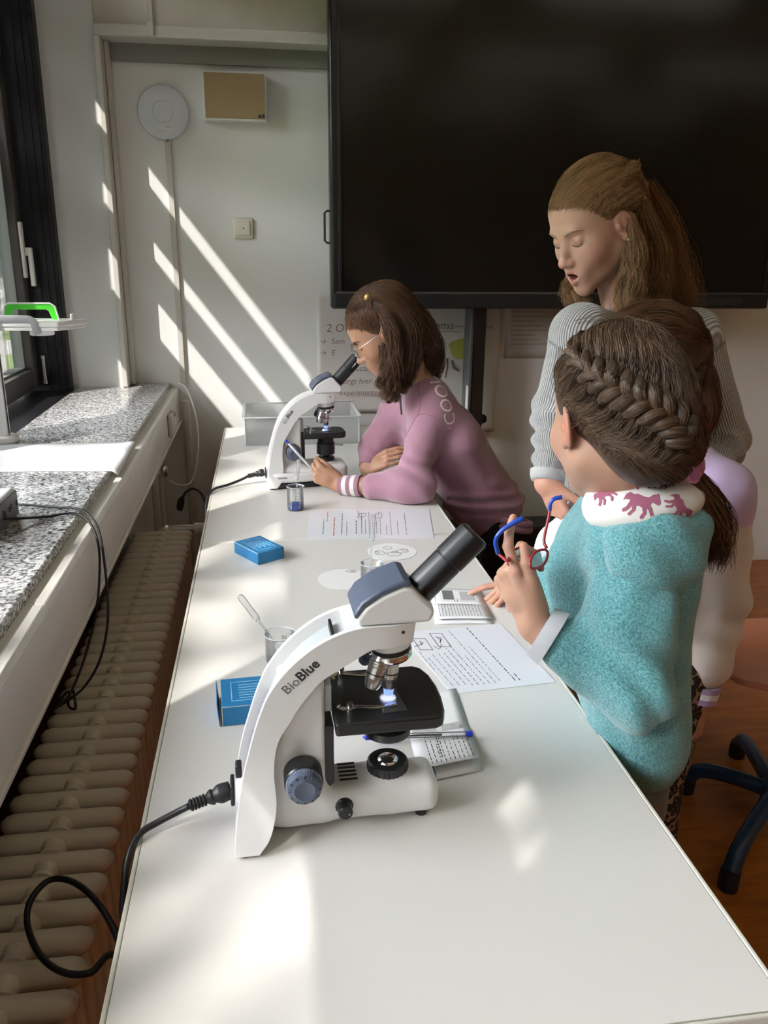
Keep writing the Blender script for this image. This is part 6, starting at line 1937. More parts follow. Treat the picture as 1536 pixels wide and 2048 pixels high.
for i in range(5):
    p, q = b0 + (e - b0) * i / 5, b0 + (e - b0) * (i + 1) / 5
    MB().tube([p, q], [.0295 + .0008 * i, .0303 + .0008 * i], 24).build('cuff_stripe', M_whiterib if i in (1, 3) else M_mauve_rib, G3, angle=60)
cR = J3['wrR'] + (J3['elR'] - J3['wrR']) * .3
MB().tube([J3['wrR'] + (J3['elR'] - J3['wrR']) * .08, cR], [.029, .034], 20).build('cuff', M_mauve_rib, G3, angle=60)
hb_ = []
for a in np.linspace(0, 2 * PI, 40): hb_.append(A_((.700, 2.503, .655)) + unit(A_((sd3[0], sd3[1], 0))) * .132 * math.cos(a) + A_((.116 * math.sin(a), 0, -.03 * math.sin(a))))
for dz in (-.018, .0): MB().tube([p + A_((.004, 0, dz)) for p in hb_], .012, 8, cap=False).build('waistband', M_mauve_rib, G3, angle=180)
ct = text_part('lettering', 'COOL', .058, frame_M((0.5248, 2.3600, 1.0502), (.16, -.10, .98), (-.75, -.62, .06)), mat('white_print', (0.74, 0.70, 0.64), .8), G3, bold=False, depth=0)
me = ct.data; bm = bmesh.new(); bm.from_mesh(me); bmesh.ops.subdivide_edges(bm, edges=bm.edges, cuts=2); bm.to_mesh(me); bm.free()
conform(ct, hz, A_((-.55, .83, -.25)), .0012)
legs(J3, .78, 'trousers', bpy.data.materials['black_trousers'], G3, top=A_((.70, 2.51, .74)))
for x in 'LR': shoe(J3['an' + x] * A_((1, 1, 0)), (-1, 0), .85, G3)

M_hair3 = hair_mat('dark_brown_hair', (0.012, 0.005, 0.003), (0.20, 0.090, 0.042))
cap3 = SDF()
cap3.el((0, -.018, .047), (.0830, .1040, .0900))
cap3.el((0, -.060, -.010), (.070, .060, .075), k=.03)
cap3.el((0, .124, -.014), (.096, .077, .0890), op='s', k=.016)
cap3.disp(lambda P: .0012 * np.sin(P[:, 0] * 420 + 6 * wave_noise(P, 30, 8)), .0015)
clip3 = A_((0.3053, 2.4000, 1.3243))
locks3 = [([(0.3161, 2.3950, 1.3301), (0.3520, 2.3620, 1.2729), (0.3686, 2.3520, 1.1970), (0.3670, 2.3540, 1.1187), (0.3541, 2.3600, 1.0528)], [.014, .022, .023, .022, .016]),
          ([(0.3482, 2.4200, 1.3427), (0.4089, 2.3850, 1.2780), (0.4189, 2.3750, 1.1942), (0.3996, 2.3750, 1.1226), (0.3803, 2.3700, 1.0800)], [.018, .028, .030, .026, .014]),
          ([(0.3836, 2.4600, 1.3296), (0.4559, 2.4400, 1.2594), (0.4847, 2.4400, 1.1867), (0.4731, 2.4500, 1.1189)], [.025, .034, .034, .024]),
          ([(0.4082, 2.5200, 1.3265), (0.4785, 2.5200, 1.2530), (0.5135, 2.5200, 1.1626), (0.5007, 2.5100, 1.0936)], [.03, .036, .032, .022]),
          ([(0.3358, 2.3750, 1.2089), (0.3459, 2.3700, 1.1382), (0.3364, 2.3720, 1.0875)], [.012, .014, .008])]
wm = SDF()
for c, r in locks3:
    cc = resample(np.array([c], float), 9)[0]; rr_ = np.interp(np.linspace(0, len(r) - 1, 9), range(len(r)), r)
    wm.chain(cc, rr_ * .72, k=.012)
wm.disp(lambda P: .0018 * wave_noise(P, 120, 4), .003)
Vc, Fc = cap3.mesh(.0035); Vl, Fl = wm.mesh(.005)
quad_obj('hair', np.concatenate([H3.W(Vc), Vl]), np.concatenate([Fc, Fl + len(Vc)]), M_hair3, G3, floats={'tone': np.concatenate([.3 + .2 * wave_noise(Vc * A_((1, .3, .6)), 160, 1), .2 + .2 * wave_noise(Vl * A_((1, 1, .25)), 160, 2)])})
hl3 = [(-.078, -.005, .040), (-.073, .030, .036), (-.070, .046, .048), (-.056, .062, .062), (-.034, .077, .070), (-.010, .085, .074), (.014, .085, .074), (.04, .072, .07), (.066, .05, .05)]
t3 = H3.l(clip3)
scalp(H3, Outer(hs3, cap3), hl3, [[(-.080, -.004, .065), (-.079, .008, .080), (-.072, .022, .096), (-.056, .032, .110), (-.040, .040, .118), (-.02, .046, .122), (0, .046, .122), (.03, .035, .118), (.06, .01, .10)]], [t3 + A_((0, -.006 * i, -.0015 * i)) for i in range(5)] + [A_((0, -.02, .138)), A_((.02, -.03, .135))], 1600, 10, 61, m=M_hair3, parent=G3, rad=.0005)
scalp(H3, Outer(hs3, cap3), [t3, A_((-.03, -.03, .13)), A_((0, -.04, .13)), A_((.04, -.04, .12))], [[(-.078, -.05, .07), (-.06, -.09, .08), (0, -.11, .08), (.05, -.09, .07)]], [(-.070, -.06, .0), (-.05, -.1, 0), (0, -.12, 0), (.05, -.1, 0)], 700, 12, 62, m=M_hair3, parent=G3)
for i, (c, r) in enumerate(locks3):
    P = lock(c, r, 480, 15, 140 + i, wave=.012, wf=2.0, frizz=.0032)
    strand_mesh('hair_strands', P, np.linspace(.0008, .00045, 15), tones(480, 150 + i, 5), M_hair3, G3)
clp = H3.W(push_out(H3.L(clip3)[None, None], Outer(hs3, cap3), .005, both=True, it=6)[0])[0]
MB().ball(clp, (.0070, .0060, .0105), 14, 10, Matrix.Rotation(.35, 3, 'Y')).build('hair_clip', mat('gold_clip', (0.75, 0.48, 0.15), .3, metal=.7), G3)
# pen held in her left hand
p0 = A_((0.0539, 2.4400, 0.9234)); p1 = A_((0.1385, 2.4050, 0.8296))
pn = thing('pen', 'slim pale grey pen held by the girl in mauve', 'pen', tuple(p1))
MB().lathe([(.0040, .014), (.0042, .09), (.0030, .104), (.0008, .113)], 12, axis_M(p0, p1)).build('barrel', mat('pale_pen', (0.62, 0.62, 0.66), .3), pn)
MB().lathe([(.0026, 0), (.0034, .004), (.0036, .0138)], 12, axis_M(p0, p1)).build('push_button', M_penblue, pn)

# ================================================================== person: girl behind, lilac and cream sweatshirt
SK_L = (0.47, 0.275, 0.195)
G2 = thing('person', 'girl in lilac and cream sweatshirt mostly hidden behind the turquoise one', 'person', (0.88, 1.46, 0))
R2 = head_R(170, 12, 0)
H2 = Head((0, 0, 0), R2, .97); H2.o = A_((0.6734, 1.4300, 1.3720)) - .97 * (R2 @ A_((0, -.015, .130)))
J2 = joints(shL=(0.8339, 1.3850, 1.0355), elL=(0.8741, 1.3950, 0.8159), wrL=(0.8431, 1.3700, 0.6044), shR=(.735, 1.620, .985), elR=(.640, 1.66, .84), wrR=(0.5443, 1.5249, 0.8000), chest=(.800, 1.49, .955), neck=(0.7734, 1.4600, 1.0964),
            pelvis=(.820, 1.475, .70), hipL=(.810, 1.40, .66), hipR=(.815, 1.55, .66), knL=(.795, 1.39, .37), knR=(.80, 1.56, .37), anL=(.82, 1.39, .07), anR=(.83, 1.57, .07))
n2 = H2.l(J2['neck'])
hs2 = head_sdf(n2, 0.0, True, (.043, .048)); V, F = hs2.mesh(.0035)
c2_ = head_colors(V, SK_L, (0.46, 0.2, 0.18), (0.6, 0.3, 0.24))
h2 = SDF()
dR = A_((0.3967, 1.5692, 0.7720)) - J2['wrR']
hand(h2, J2['wrR'], dR, (0, .15, -1), (.1, 1, 0), .86, ((4, 14, 8), (38, 45, 25), (42, 48, 28), (44, 48, 28)), th=(.8, .5, .35))
h2.rc(J2['wrR'], J2['wrR'] + (J2['elR'] - J2['wrR']) * .5, .021, .026, k=.015)
dL = A_((0.8090, 1.3450, 0.5076)) - J2['wrL']
hand(h2, J2['wrL'], dL, (-.2, 1, 0), (-1, -.2, 0), .84, ((14, 20, 12), (16, 22, 12), (18, 24, 14), (22, 26, 14)), th=(.5, .85, .2))
h2.rc(J2['wrL'], J2['wrL'] + (J2['elL'] - J2['wrL']) * .3, .021, .028, k=.015)
Vh, Fh = h2.mesh(.0028)
Vb, Fb = limb_sdf(J2, .78).mesh(.011)
body_mesh(G2, [(H2.W(V), F, c2_), (Vh, Fh, np.tile(A_(SK_L) * A_((1, .92, .9)), (len(Vh), 1))), (Vb, Fb, np.tile(A_(SK_L), (len(Vb), 1)))])
ss_ = SDF()
sd2 = J2['shL'] - J2['shR']
ss_.ec((.825, 1.475, .70), J2['chest'], sd2, (.125, .110), (.135, .105), k=.04)
ss_.ec(J2['chest'], J2['neck'] + A_((.015, 0, -.05)), sd2, (.135, .100), (.080, .060), k=.05)
for x in 'LR':
    ss_.rc(J2['neck'] + A_((.02, 0, -.045)), J2['sh' + x], .055, .058, k=.05)
ss_.chain([J2['shL'], J2['elL'], J2['wrL'] + (J2['elL'] - J2['wrL']) * .36], [.062, .054, .046], k=.03)
ss_.chain([J2['shR'], J2['elR'], J2['wrR'] + (J2['elR'] - J2['wrR']) * .40], [.058, .050, .040], k=.03)
def folds2(P):
    d = .0050 * wave_noise(P, 26, 32) + .0016 * wave_noise(P, 65, 33)
    q = np.linalg.norm(P - J2['elL'], axis=1)
    return d + .005 * np.sin(P @ A_((25, 10, 75)) + 2 * wave_noise(P, 18, 34)) * np.exp(-(q / .11) ** 2)
ss_.disp(folds2, .012)
# colour blocks: lilac yoke, cream sleeves, white front panel
def col2(P):
    lil = A_((0.56, 0.43, 0.66)); cream = A_((0.66, 0.58, 0.53)); white = A_((0.76, 0.75, 0.78)); violet = A_((0.16, 0.08, 0.30))
    c = np.tile(cream, (len(P), 1))
    body = (P[:, 1] > 1.435) & (P[:, 1] < 1.585)
    up = P[:, 2] > (.985 + .25 * (P[:, 0] - .84))
    c[body] = cream
    c[P[:, 2] > .985 - .10 * (P[:, 0] - .86)] = lil
    c[(P[:, 0] < .735) & (P[:, 1] < 1.66)] = A_((0.60, 0.52, 0.72))
    c[(P[:, 0] < .70)] = white
    c[body & (P[:, 2] < .90) & (P[:, 0] > .70)] = violet
    return c
sdf_obj('sweatshirt', ss_, .0050, attr_mat('block_sweat', rough=.9, bump=.3, bscale=800, sheen=.3, spec=.15), G2, cols=col2, smooth_it=1)
M_lilrib = cloth_mat('lilac_rib', (0.36, 0.25, 0.42), .9, .3, .4, 500)
for i, m in enumerate((M_lilrib, M_whiterib, M_lilrib)):
    p, q = (J2['wrL'] + (J2['elL'] - J2['wrL']) * t for t in (.00 + .055 * i, .055 + .055 * i))
    MB().tube([p, q], [.0340 + .001 * i, .0350 + .001 * i], 24).build('cuff_stripe', m, G2, angle=60)
MB().tube([J2['wrR'] + (J2['elR'] - J2['wrR']) * .06, J2['wrR'] + (J2['elR'] - J2['wrR']) * .24], [.031, .037], 24).build('cuff', M_whiterib, G2, angle=60)
sc_ = MB()
r_ = random.Random(5)
for k in range(7):
    x0, z0 = 1138 + r_.uniform(-3, 3), 925 + 17 * k
SCRIPT_PTS = [(0.6183, 1.5600, 1.0507), (0.6177, 1.5600, 1.0318), (0.6151, 1.5600, 1.0107), (0.6316, 1.5600, 0.9921)]
for k, p in enumerate(SCRIPT_PTS):
    p = A_(p)
    for j in range(5):
        q0 = p + A_((.007 * j - .012, -.002 * j, .003 * math.sin(2.3 * j + k)))
        P = np.array([q0, q0 + A_((.003, 0, .007)), q0 + A_((.005, 0, -.002)), q0 + A_((.008, 0, .004))])[None]
        P = push_out(P, ss_, .0008, both=True, it=5)[0]
        sc_.tube(P, .0009, 4)
so_ = sc_.build('script_print', M_ink, G2, angle=180); so_['kind'] = 'stuff'
def leopard_mat():
    m, n, p = nt_new('leopard_print')
    tc = nd(n, 'ShaderNodeTexCoord')
    nz_ = nd(n, 'ShaderNodeTexNoise', i_Scale=30.0)
    mx0 = nd(n, 'ShaderNodeMix', data_type='RGBA', blend_type='ADD'); mx0.inputs[0].default_value = .012
    n.links.new(tc.outputs['Object'], nz_.inputs['Vector']); n.links.new(tc.outputs['Object'], mx0.inputs[6]); n.links.new(nz_.outputs['Color'], mx0.inputs[7])
    v = nd(n, 'ShaderNodeTexVoronoi', i_Scale=70.0)
    n.links.new(mx0.outputs[2], v.inputs['Vector'])
    r = nd(n, 'ShaderNodeValToRGB'); r.color_ramp.interpolation = 'CONSTANT'; e = r.color_ramp.elements
    e[0].position = 0; e[0].color = (0.16, 0.085, 0.045, 1); e[1].position = .20; e[1].color = (0.012, 0.008, 0.007, 1)
    x = e.new(.62); x.color = (0.30, 0.19, 0.13, 1)
    n.links.new(v.outputs['Distance'], r.inputs[0]); n.links.new(r.outputs[0], p.inputs['Base Color'])
    p.inputs['Roughness'].default_value = .8
    return m
legs(J2, .80, 'leggings', leopard_mat(), G2, .95, top=A_((.82, 1.475, .73)))
for x in 'LR': shoe(J2['an' + x] * A_((1, 1, 0)), (-1, 0), .85, G2)
M_hair2 = hair_mat('chestnut_hair', (0.022, 0.009, 0.004), (0.15, 0.062, 0.026), .33)
cap2 = SDF()
cap2.el((0, -.018, .047), (.0830, .1040, .0900)); cap2.el((0, -.055, -.01), (.068, .058, .07), k=.03); cap2.el((0, .124, -.014), (.096, .077, .0890), op='s', k=.016)
band2 = A_((0.7510, 1.4000, 1.3089))
tail2 = ([band2, (0.7709, 1.3850, 1.2558), (0.7860, 1.3800, 1.1934), (0.7775, 1.3750, 1.1348)], [.014, .026, .028, .012])
wm = SDF(); cc = resample(np.array([tail2[0]], float), 9)[0]; wm.chain(cc, np.interp(np.linspace(0, 3, 9), range(4), tail2[1]) * .88, k=.01)
Vc, Fc = cap2.mesh(.0035); Vl, Fl = wm.mesh(.005)
quad_obj('hair', np.concatenate([H2.W(Vc), Vl]), np.concatenate([Fc, Fl + len(Vc)]), M_hair2, G2, floats={'tone': np.concatenate([.3 + .2 * wave_noise(Vc * A_((1, .3, .6)), 160, 1), .25 + .2 * wave_noise(Vl * A_((1, 1, .25)), 160, 2)])})
b2 = H2.l(band2)
scalp(H2, Outer(hs2, cap2), [(-.08, .0, .0), (-.078, .03, .03), (-.06, .06, .066), (-.02, .083, .078), (.02, .083, .078), (.06, .06, .06), (.08, .0, 0)], [[(-.084, -.05, .01), (-.084, -.03, .05), (-.06, -.01, .115), (-.02, .0, .137), (.02, .0, .137), (.06, -.02, .11), (.08, -.05, .02)]], [b2 + A_((.008 * (i - 3), 0, 0)) for i in range(7)], 1100, 10, 81, m=M_hair2, parent=G2, rad=.0005)
scalp(H2, Outer(hs2, cap2), [(-.078, -.03, -.03), (-.055, -.085, -.06), (0, -.10, -.07), (.05, -.085, -.05)], [[(-.082, -.06, .01), (-.055, -.105, 0), (0, -.118, 0), (.05, -.1, 0)]], [b2] * 4, 500, 10, 82, m=M_hair2, parent=G2)
P = lock(*tail2, 420, 18, 83, wave=.003, wf=1.5, frizz=.002)
strand_mesh('hair_strands', P, np.linspace(.0006, .00035, 18), tones(420, 84), M_hair2, G2)
tb_ = band2 + A_((0, -.002, 0))
MB().tube([tb_ + .0150 * (A_((.35, .94, 0)) * math.cos(a) + A_((.60, -.22, -.77)) * -math.sin(a)) for a in np.linspace(0, 2 * PI, 20)], .0045, 8, cap=False).build('hair_band', mat('pink_band', (0.75, 0.06, 0.10), .6), G2, angle=180)

# ================================================================== person: girl with the braid in the turquoise fleece
SK_T = (0.47, 0.27, 0.19)
G1 = thing('person', 'girl with a braided crown in a turquoise fleece jacket, seen from behind', 'person', (0.62, 1.10, 0))
R1 = head_R(100, 8, 0)
H1 = Head((0, 0, 0), R1, 1.0); H1.o = A_((0.4074, 1.0700, 1.2336)) - R1 @ A_((-.076, 0, 0))
J1 = joints(shL=(0.4967, 1.0500, 1.0697), elL=(0.5002, 0.9850, 0.8715), wrL=(0.3788, 1.0600, 0.9368), shR=(.560, 1.205, 1.085), elR=(.52, 1.30, .90), wrR=(.44, 1.36, .84), chest=(0.5475, 1.1250, 1.0187), neck=(0.5253, 1.1200, 1.1207), pelvis=(.580, 1.095, .72),
            hipL=(.540, 1.04, .63), hipR=(.550, 1.155, .63), knL=(.528, 1.03, .36), knR=(.540, 1.16, .36), anL=(.545, 1.04, .07), anR=(.56, 1.17, .07))
n1 = H1.l(A_((0.5244, 1.1180, 1.1213)))
hs1 = head_sdf(n1, 0.0, True, (.046, .049)); V, F = hs1.mesh(.0024)
c1_ = head_colors(V, SK_T, (0.4, 0.16, 0.14), (0.60, 0.16, 0.10))
h1 = SDF()
dL = A_((0.3377, 1.0850, 1.0192)) - J1['wrL']
tips1 = hand(h1, J1['wrL'] + unit(dL) * .010, dL, (1, .35, .1), (0, -1, .2), .94, ((10, 26, 14), (62, 82, 44), (70, 84, 46), (74, 84, 46)), th=(.30, 1.0, .08), thc=(6, 10))
h1.rc(J1['wrL'], J1['wrL'] + (J1['elL'] - J1['wrL']) * .35, .0235, .031, k=.015)
Vh, Fh = h1.mesh(.0021)
hq = np.tile(A_(SK_T), (len(Vh), 1))
for tp in tips1:
    w = np.exp(-(np.linalg.norm(Vh - tp, axis=1) / .012) ** 2)[:, None] * .5; hq = hq * (1 - w) + A_((0.62, 0.30, 0.24)) * w
Vb, Fb = limb_sdf(J1, .80).mesh(.011)
body_mesh(G1, [(H1.W(V), F, c1_), (Vh, Fh, hq), (Vb, Fb, np.tile(A_(SK_T), (len(Vb), 1)))])
def fleece_mat():
    m, n, p = nt_new('turquoise_fleece')
    tc = nd(n, 'ShaderNodeTexCoord')
    a = nd(n, 'ShaderNodeTexNoise', i_Scale=330.0, i_Detail=3.0, i_Roughness=.6); b_ = nd(n, 'ShaderNodeTexNoise', i_Scale=24.0, i_Detail=3.0)
    for q in (a, b_): n.links.new(tc.outputs['Object'], q.inputs['Vector'])
    r = nd(n, 'ShaderNodeValToRGB'); e = r.color_ramp.elements
    e[0].position = .36; e[0].color = (0.060, 0.225, 0.250, 1); e[1].position = .66; e[1].color = (0.20, 0.47, 0.49, 1)
    n.links.new(a.outputs[0], r.inputs[0])
    mx = nd(n, 'ShaderNodeMix', data_type='RGBA', blend_type='OVERLAY'); mx.inputs[0].default_value = .12
    n.links.new(r.outputs[0], mx.inputs[6]); n.links.new(b_.outputs[0], mx.inputs[7])
    n.links.new(mx.outputs[2], p.inputs['Base Color'])
    bp = nd(n, 'ShaderNodeBump', i_Strength=.9, i_Distance=.003); n.links.new(a.outputs[0], bp.inputs['Height']); n.links.new(bp.outputs[0], p.inputs['Normal'])
    p.inputs['Roughness'].default_value = .95; p.inputs['Sheen Weight'].default_value = .5; p.inputs['Specular IOR Level'].default_value = .1
    return m
M_fleece = fleece_mat()
fz = SDF(); slv = []
sd1 = J1['shL'] - J1['shR']
fz.ec((.572, 1.092, .725), J1['chest'], sd1, (.116, .080), (.126, .090), k=.04)
fz.ec(J1['chest'], J1['neck'] + A_((.005, 0, -.080)), sd1, (.128, .092), (.080, .058), k=.05)
fz.rc(J1['chest'] + A_((-.070, .03, -.03)), (.525, 1.15, .850), .055, .065, k=.05)
for x in 'LR':
    fz.rc(J1['neck'] + A_((.005, 0, -.072)), J1['sh' + x], .046, .052, k=.05)
    e = J1['wr' + x] + (J1['el' + x] - J1['wr' + x]) * .36
    sl = SDF()
    up_ = J1['sh' + x] + A_((.012, .012, .006))
    sl.chain([up_, J1['sh' + x] * .5 + J1['el' + x] * .5 + A_((.006, 0, 0)), J1['el' + x], e], [.058, .061, .055, .043], k=.03)
    slv.append(sl)
def folds1(P):
    d = .0040 * wave_noise(P, 28, 52) + .0014 * wave_noise(P, 75, 53)
    q = np.linalg.norm(P - J1['elL'], axis=1)
    d += .0080 * np.sin(P @ A_((85, 12, 55)) + 2 * wave_noise(P, 20, 54)) * np.exp(-(q / .085) ** 2)
    q = np.linalg.norm(P - (J1['shL'] + A_((.03, 0, -.06))), axis=1)
    d += .006 * np.sin(P @ A_((100, 0, -30)) + 2 * wave_noise(P, 20, 55)) * np.exp(-(q / .08) ** 2)
    return d
fz.disp(folds1, .014)
hd1 = A_((0.5354, 1.0200, 1.0667))
RH = np.array(Matrix.Rotation(-.18, 3, 'Y') @ Matrix.Rotation(.25, 3, 'Z'))
top1 = A_((0.5351, 1.0750, 1.1279))
fz.el(top1 + A_((.004, .006, .022)), (.080, .072, .050), RH, op='s', k=.006)
fz.bx((.606, 1.1, .600), (.5, .5, .075), 0, op='s', k=.010)
sdf_obj('fleece_jacket', fz, .0045, M_fleece, G1, smooth_it=1)
for sl in slv:
    sl.disp(folds1, .014)
    sdf_obj('sleeve', sl, .0040, M_fleece, G1, smooth_it=1)
hood = SDF()
hood.el(hd1, (.080, .046, .066), RH, k=.02)
hood.ec(hd1 + A_((.012, .004, -.02)), hd1 + A_((.042, .012, -.096)), (1, .3, 0), (.062, .038), (.016, .013), k=.03)
hood.el(top1 + A_((.004, .000, -.040)), (.090, .080, .034), RH, k=.03)
hood.disp(lambda P: .0035 * wave_noise(P, 34, 66) + .003 * np.sin(P @ A_((70, 20, 60))), .008)
hood.el(top1 + A_((.002, .002, .012)), (.084, .076, .046), RH, op='s', k=.008)
hood.el(J1['neck'] + A_((0, 0, .02)), (.054, .054, .09), op='s', k=.006)
sdf_obj('hood', hood, .0040, M_fleece, G1, smooth_it=1)
# printed white hood lining
ln_ = SDF()
ln_.el(top1 + A_((-.004, -.004, -.004)), (.090, .078, .042), RH)
ln_.el(J1['neck'] + A_((0, 0, .045)), (.051, .050, .060), op='s', k=.006)
ln_.disp(lambda P: .0018 * wave_noise(P, 60, 61), .002)
lin = sdf_obj('hood_lining', ln_, .0035, cloth_mat('white_jersey', (0.74, 0.70, 0.67), .9, .1, .1, 600, .03), G1)
HORSE = [(0, .02), (.12, -.02), (.35, .02), (.55, -.01), (.66, .08), (.74, .25), (.86, .30), (1.0, .22), (1.04, .30), (.92, .46), (.86, .56), (.80, .52), (.70, .48), (.58, .36), (.40, .34), (.18, .37), (.04, .31), (-.10, .35), (-.22, .24), (-.26, .02), (-.18, .10), (-.08, .20), (-.02, .12)]
LEGS = [[(0, .10), (-.06, -.10), (-.18, -.22), (-.12, -.30), (.04, -.16), (.16, .04)], [(.10, .06), (.16, -.14), (.06, -.30), (.14, -.34), (.27, -.14), (.24, .06)], [(.44, .05), (.56, -.12), (.50, -.28), (.58, -.32), (.68, -.12), (.60, .06)], [(.54, .08), (.74, -.02), (.86, -.16), (.93, -.10), (.80, .08), (.66, .18)]]
M_horse = mat('plum_print', (0.34, 0.10, 0.17), .85)
def horse(px_o, ang, size, flip):
    bm = bmesh.new()
    for poly in [HORSE] + LEGS:
        vs = [bm.verts.new((x * size * flip, y * size * 1.25, 0)) for x, y in poly]
        bm.faces.new(vs)
    bmesh.ops.triangulate(bm, faces=bm.faces); bmesh.ops.subdivide_edges(bm, edges=bm.edges, cuts=2, use_grid_fill=True)
    me = bpy.data.meshes.new('horse_print'); bm.to_mesh(me); bm.free()
    vd = unit(A_((.40, .85, -.34)))
    x_ = unit(np.cross(vd, A_((0, 0, 1)))); y_ = np.cross(x_, vd)
    X_ = x_ * math.cos(ang) + y_ * math.sin(ang); Y_ = y_ * math.cos(ang) - x_ * math.sin(ang)
    M = frame_M(A_(px_o), X_, Y_)
    me.transform(M); me.transform(G1.matrix_basis.inverted())
    me.materials.append(M_horse)
    o = bpy.data.objects.new('horse_print', me); COL.objects.link(o); o.parent = G1
    conform(o, ln_, vd, .0012)
for po, an, sz, fp in (((0.5004, 1.0500, 1.1216), -.25, .036, 1), ((0.5277, 1.0500, 1.1572), .25, .034, -1), ((0.5600, 1.0500, 1.1226), -1.0, .028, 1), ((0.4567, 1.0500, 1.1319), .5, .026, 1), ((0.5715, 1.0600, 1.1562), -.9, .024, -1), ((0.4818, 1.0600, 1.1588), -.2, .022, 1)):
    horse(po, an, sz, fp)
# grey cuff, hem line, beads and cord at the neck
e = J1['wrL'] + (J1['elL'] - J1['wrL']) * .20; b0 = J1['wrL'] + (J1['elL'] - J1['wrL']) * .06
M_greyrib = cloth_mat('grey_rib', (0.50, 0.51, 0.54), .9, .2, .3, 600)
MB().tube([b0, b0 * .5 + e * .5, e], [.0395, .0425, .0440], 28).build('cuff', M_greyrib, G1, angle=60)
nkc = A_((0.5096, 1.1120, 1.1334))
def neck_ring(r, dz, tilt, a0, a1, n): return [nkc + A_((r * math.cos(a), r * .95 * math.sin(a), dz + tilt * math.cos(a))) for a in np.linspace(a0, a1, n)]
for p in neck_ring(.0535, .000, .010, -2.9, -1.4, 24):
    MB().ball(p, (.0032, .0032, .0038), 8, 6).build('bead', mat('plum_bead', (0.20, 0.08, 0.22), .3) if 'plum_bead' not in bpy.data.materials else bpy.data.materials['plum_bead'], G1)
MB().tube(spline([(0.4558, 1.0600, 1.1545), (0.4538, 1.0550, 1.1703), (0.4635, 1.0500, 1.1763), (0.4805, 1.0550, 1.1659), (0.4868, 1.0600, 1.1536)], 20), .0008, 6).build('neck_cord', M_ink, G1)
legs(J1, .70, 'trousers', cloth_mat('grey_jersey', (0.15, 0.145, 0.16), .9, .2, .2, 500), G1, 1.05, top=A_((.572, 1.095, .70)))
for x in 'LR': shoe(J1['an' + x] * A_((1, 1, 0)), (-1, .2), .85, G1)

# her hair: cap, french braid, tail
M_hair1 = hair_mat('brown_hair', (0.026, 0.014, 0.008), (0.185, 0.108, 0.064), .46)
cap1 = SDF()
cap1.el((0, -.018, .047), (.0840, .1050, .0920))
cap1.el((.010, -.070, -.012), (.070, .056, .070), k=.03)
cap1.el((0, .130, -.012), (.094, .075, .0880), op='s', k=.010)
for x in (-1, 1): cap1.el((x * .092, .012, -.012), (.030, .030, .038), op='s', k=.008)
bulge = H1.l(A_((0.5963, 1.1300, 1.1968)))
cap1.el(bulge, (.038, .040, .050), k=.025)
out1 = Outer(hs1, cap1)
Vc, Fc = cap1.mesh(.003)
def P1(px_): return H1.l(A_(px_))
def on_cap(pts, off=.002): return push_out(np.array([pts]), cap1, off, both=True, it=6)[0]
braid = on_cap([P1(p) for p in ((0.4136, 1.1218, 1.3502), (0.4112, 1.0689, 1.3314), (0.4168, 1.0227, 1.3149), (0.4331, 0.9942, 1.3022), (0.4533, 0.9767, 1.2896), (0.4770, 0.9681, 1.2781), (0.5021, 0.9640, 1.2619), (0.5205, 0.9601, 1.2380))])
bt_ = on_cap(resample(braid[None], 60)[0], .004)
scr = P1((0.5813, 1.0550, 1.1776))
quad_obj('hair', H1.W(Vc), Fc, M_hair1, G1, floats={'tone': .16 + .14 * wave_noise(Vc * A_((1, .4, .5)), 150, 1)})
# from the crown down into the braid: overlapping bundles with dark gaps between
crown = [P1(p) for p in ((0.4091, 1.1239, 1.3616), (0.4253, 1.1151, 1.3710), (0.4458, 1.1032, 1.3719), (0.4539, 1.0622, 1.3698), (0.4640, 1.0340, 1.3676), (0.4788, 1.0164, 1.3634), (0.4959, 1.0036, 1.3558), (0.5103, 0.9931, 1.3431))]
midc = [P1(p) for p in ((0.4087, 1.1243, 1.3499), (0.4272, 1.1143, 1.3440), (0.4250, 1.0353, 1.3403), (0.4394, 1.0071, 1.3357), (0.4572, 0.9892, 1.3315), (0.4773, 0.9764, 1.3230), (0.4997, 0.9706, 1.3099), (0.5251, 0.9755, 1.2868))]
scalp(H1, out1, crown, [midc], list(bt_[::8]), 2900, 11, 91, off=(.0006, .0046), jit=.0022, rad=.0006, m=M_hair1, parent=G1, bundle=13)
scalp(H1, out1, [(.03, .075, .098), (.022, .04, .132), (.02, -.01, .142), (.02, -.06, .130), (.025, -.10, .092)], [[A_(q) * .5 + A_(w) * .5 + A_((0, 0, .012)) for q, w in zip([(.03, .075, .098), (.022, .04, .132), (.02, -.01, .142), (.02, -.06, .130), (.025, -.10, .092)], (crown[0], crown[2], crown[4], crown[6], crown[7]))]], [crown[0] * .4 + midc[0] * .6, crown[2] * .4 + midc[2] * .6, crown[4] * .4 + midc[4] * .6, crown[6] * .4 + midc[6] * .6, midc[7]], 1100, 9, 96, off=(.0006, .0040), jit=.003, rad=.0006, m=M_hair1, parent=G1)
low = [P1(p) for p in ((0.4047, 1.1236, 1.3016), (0.3988, 1.0932, 1.2761), (0.4025, 1.0534, 1.2642), (0.4140, 1.0296, 1.2510), (0.4307, 1.0215, 1.2294), (0.4394, 0.9900, 1.2175), (0.4568, 0.9721, 1.2095), (0.4813, 0.9625, 1.2033), (0.5088, 0.9623, 1.1987))]
midl = [P1(p) for p in ((0.4115, 1.1218, 1.3206), (0.4017, 1.0550, 1.2988), (0.4144, 1.0166, 1.2836), (0.4307, 0.9966, 1.2673), (0.4457, 0.9844, 1.2526), (0.4609, 0.9675, 1.2403), (0.4801, 0.9590, 1.2301), (0.5003, 0.9570, 1.2204), (0.5214, 0.9609, 1.2125))]
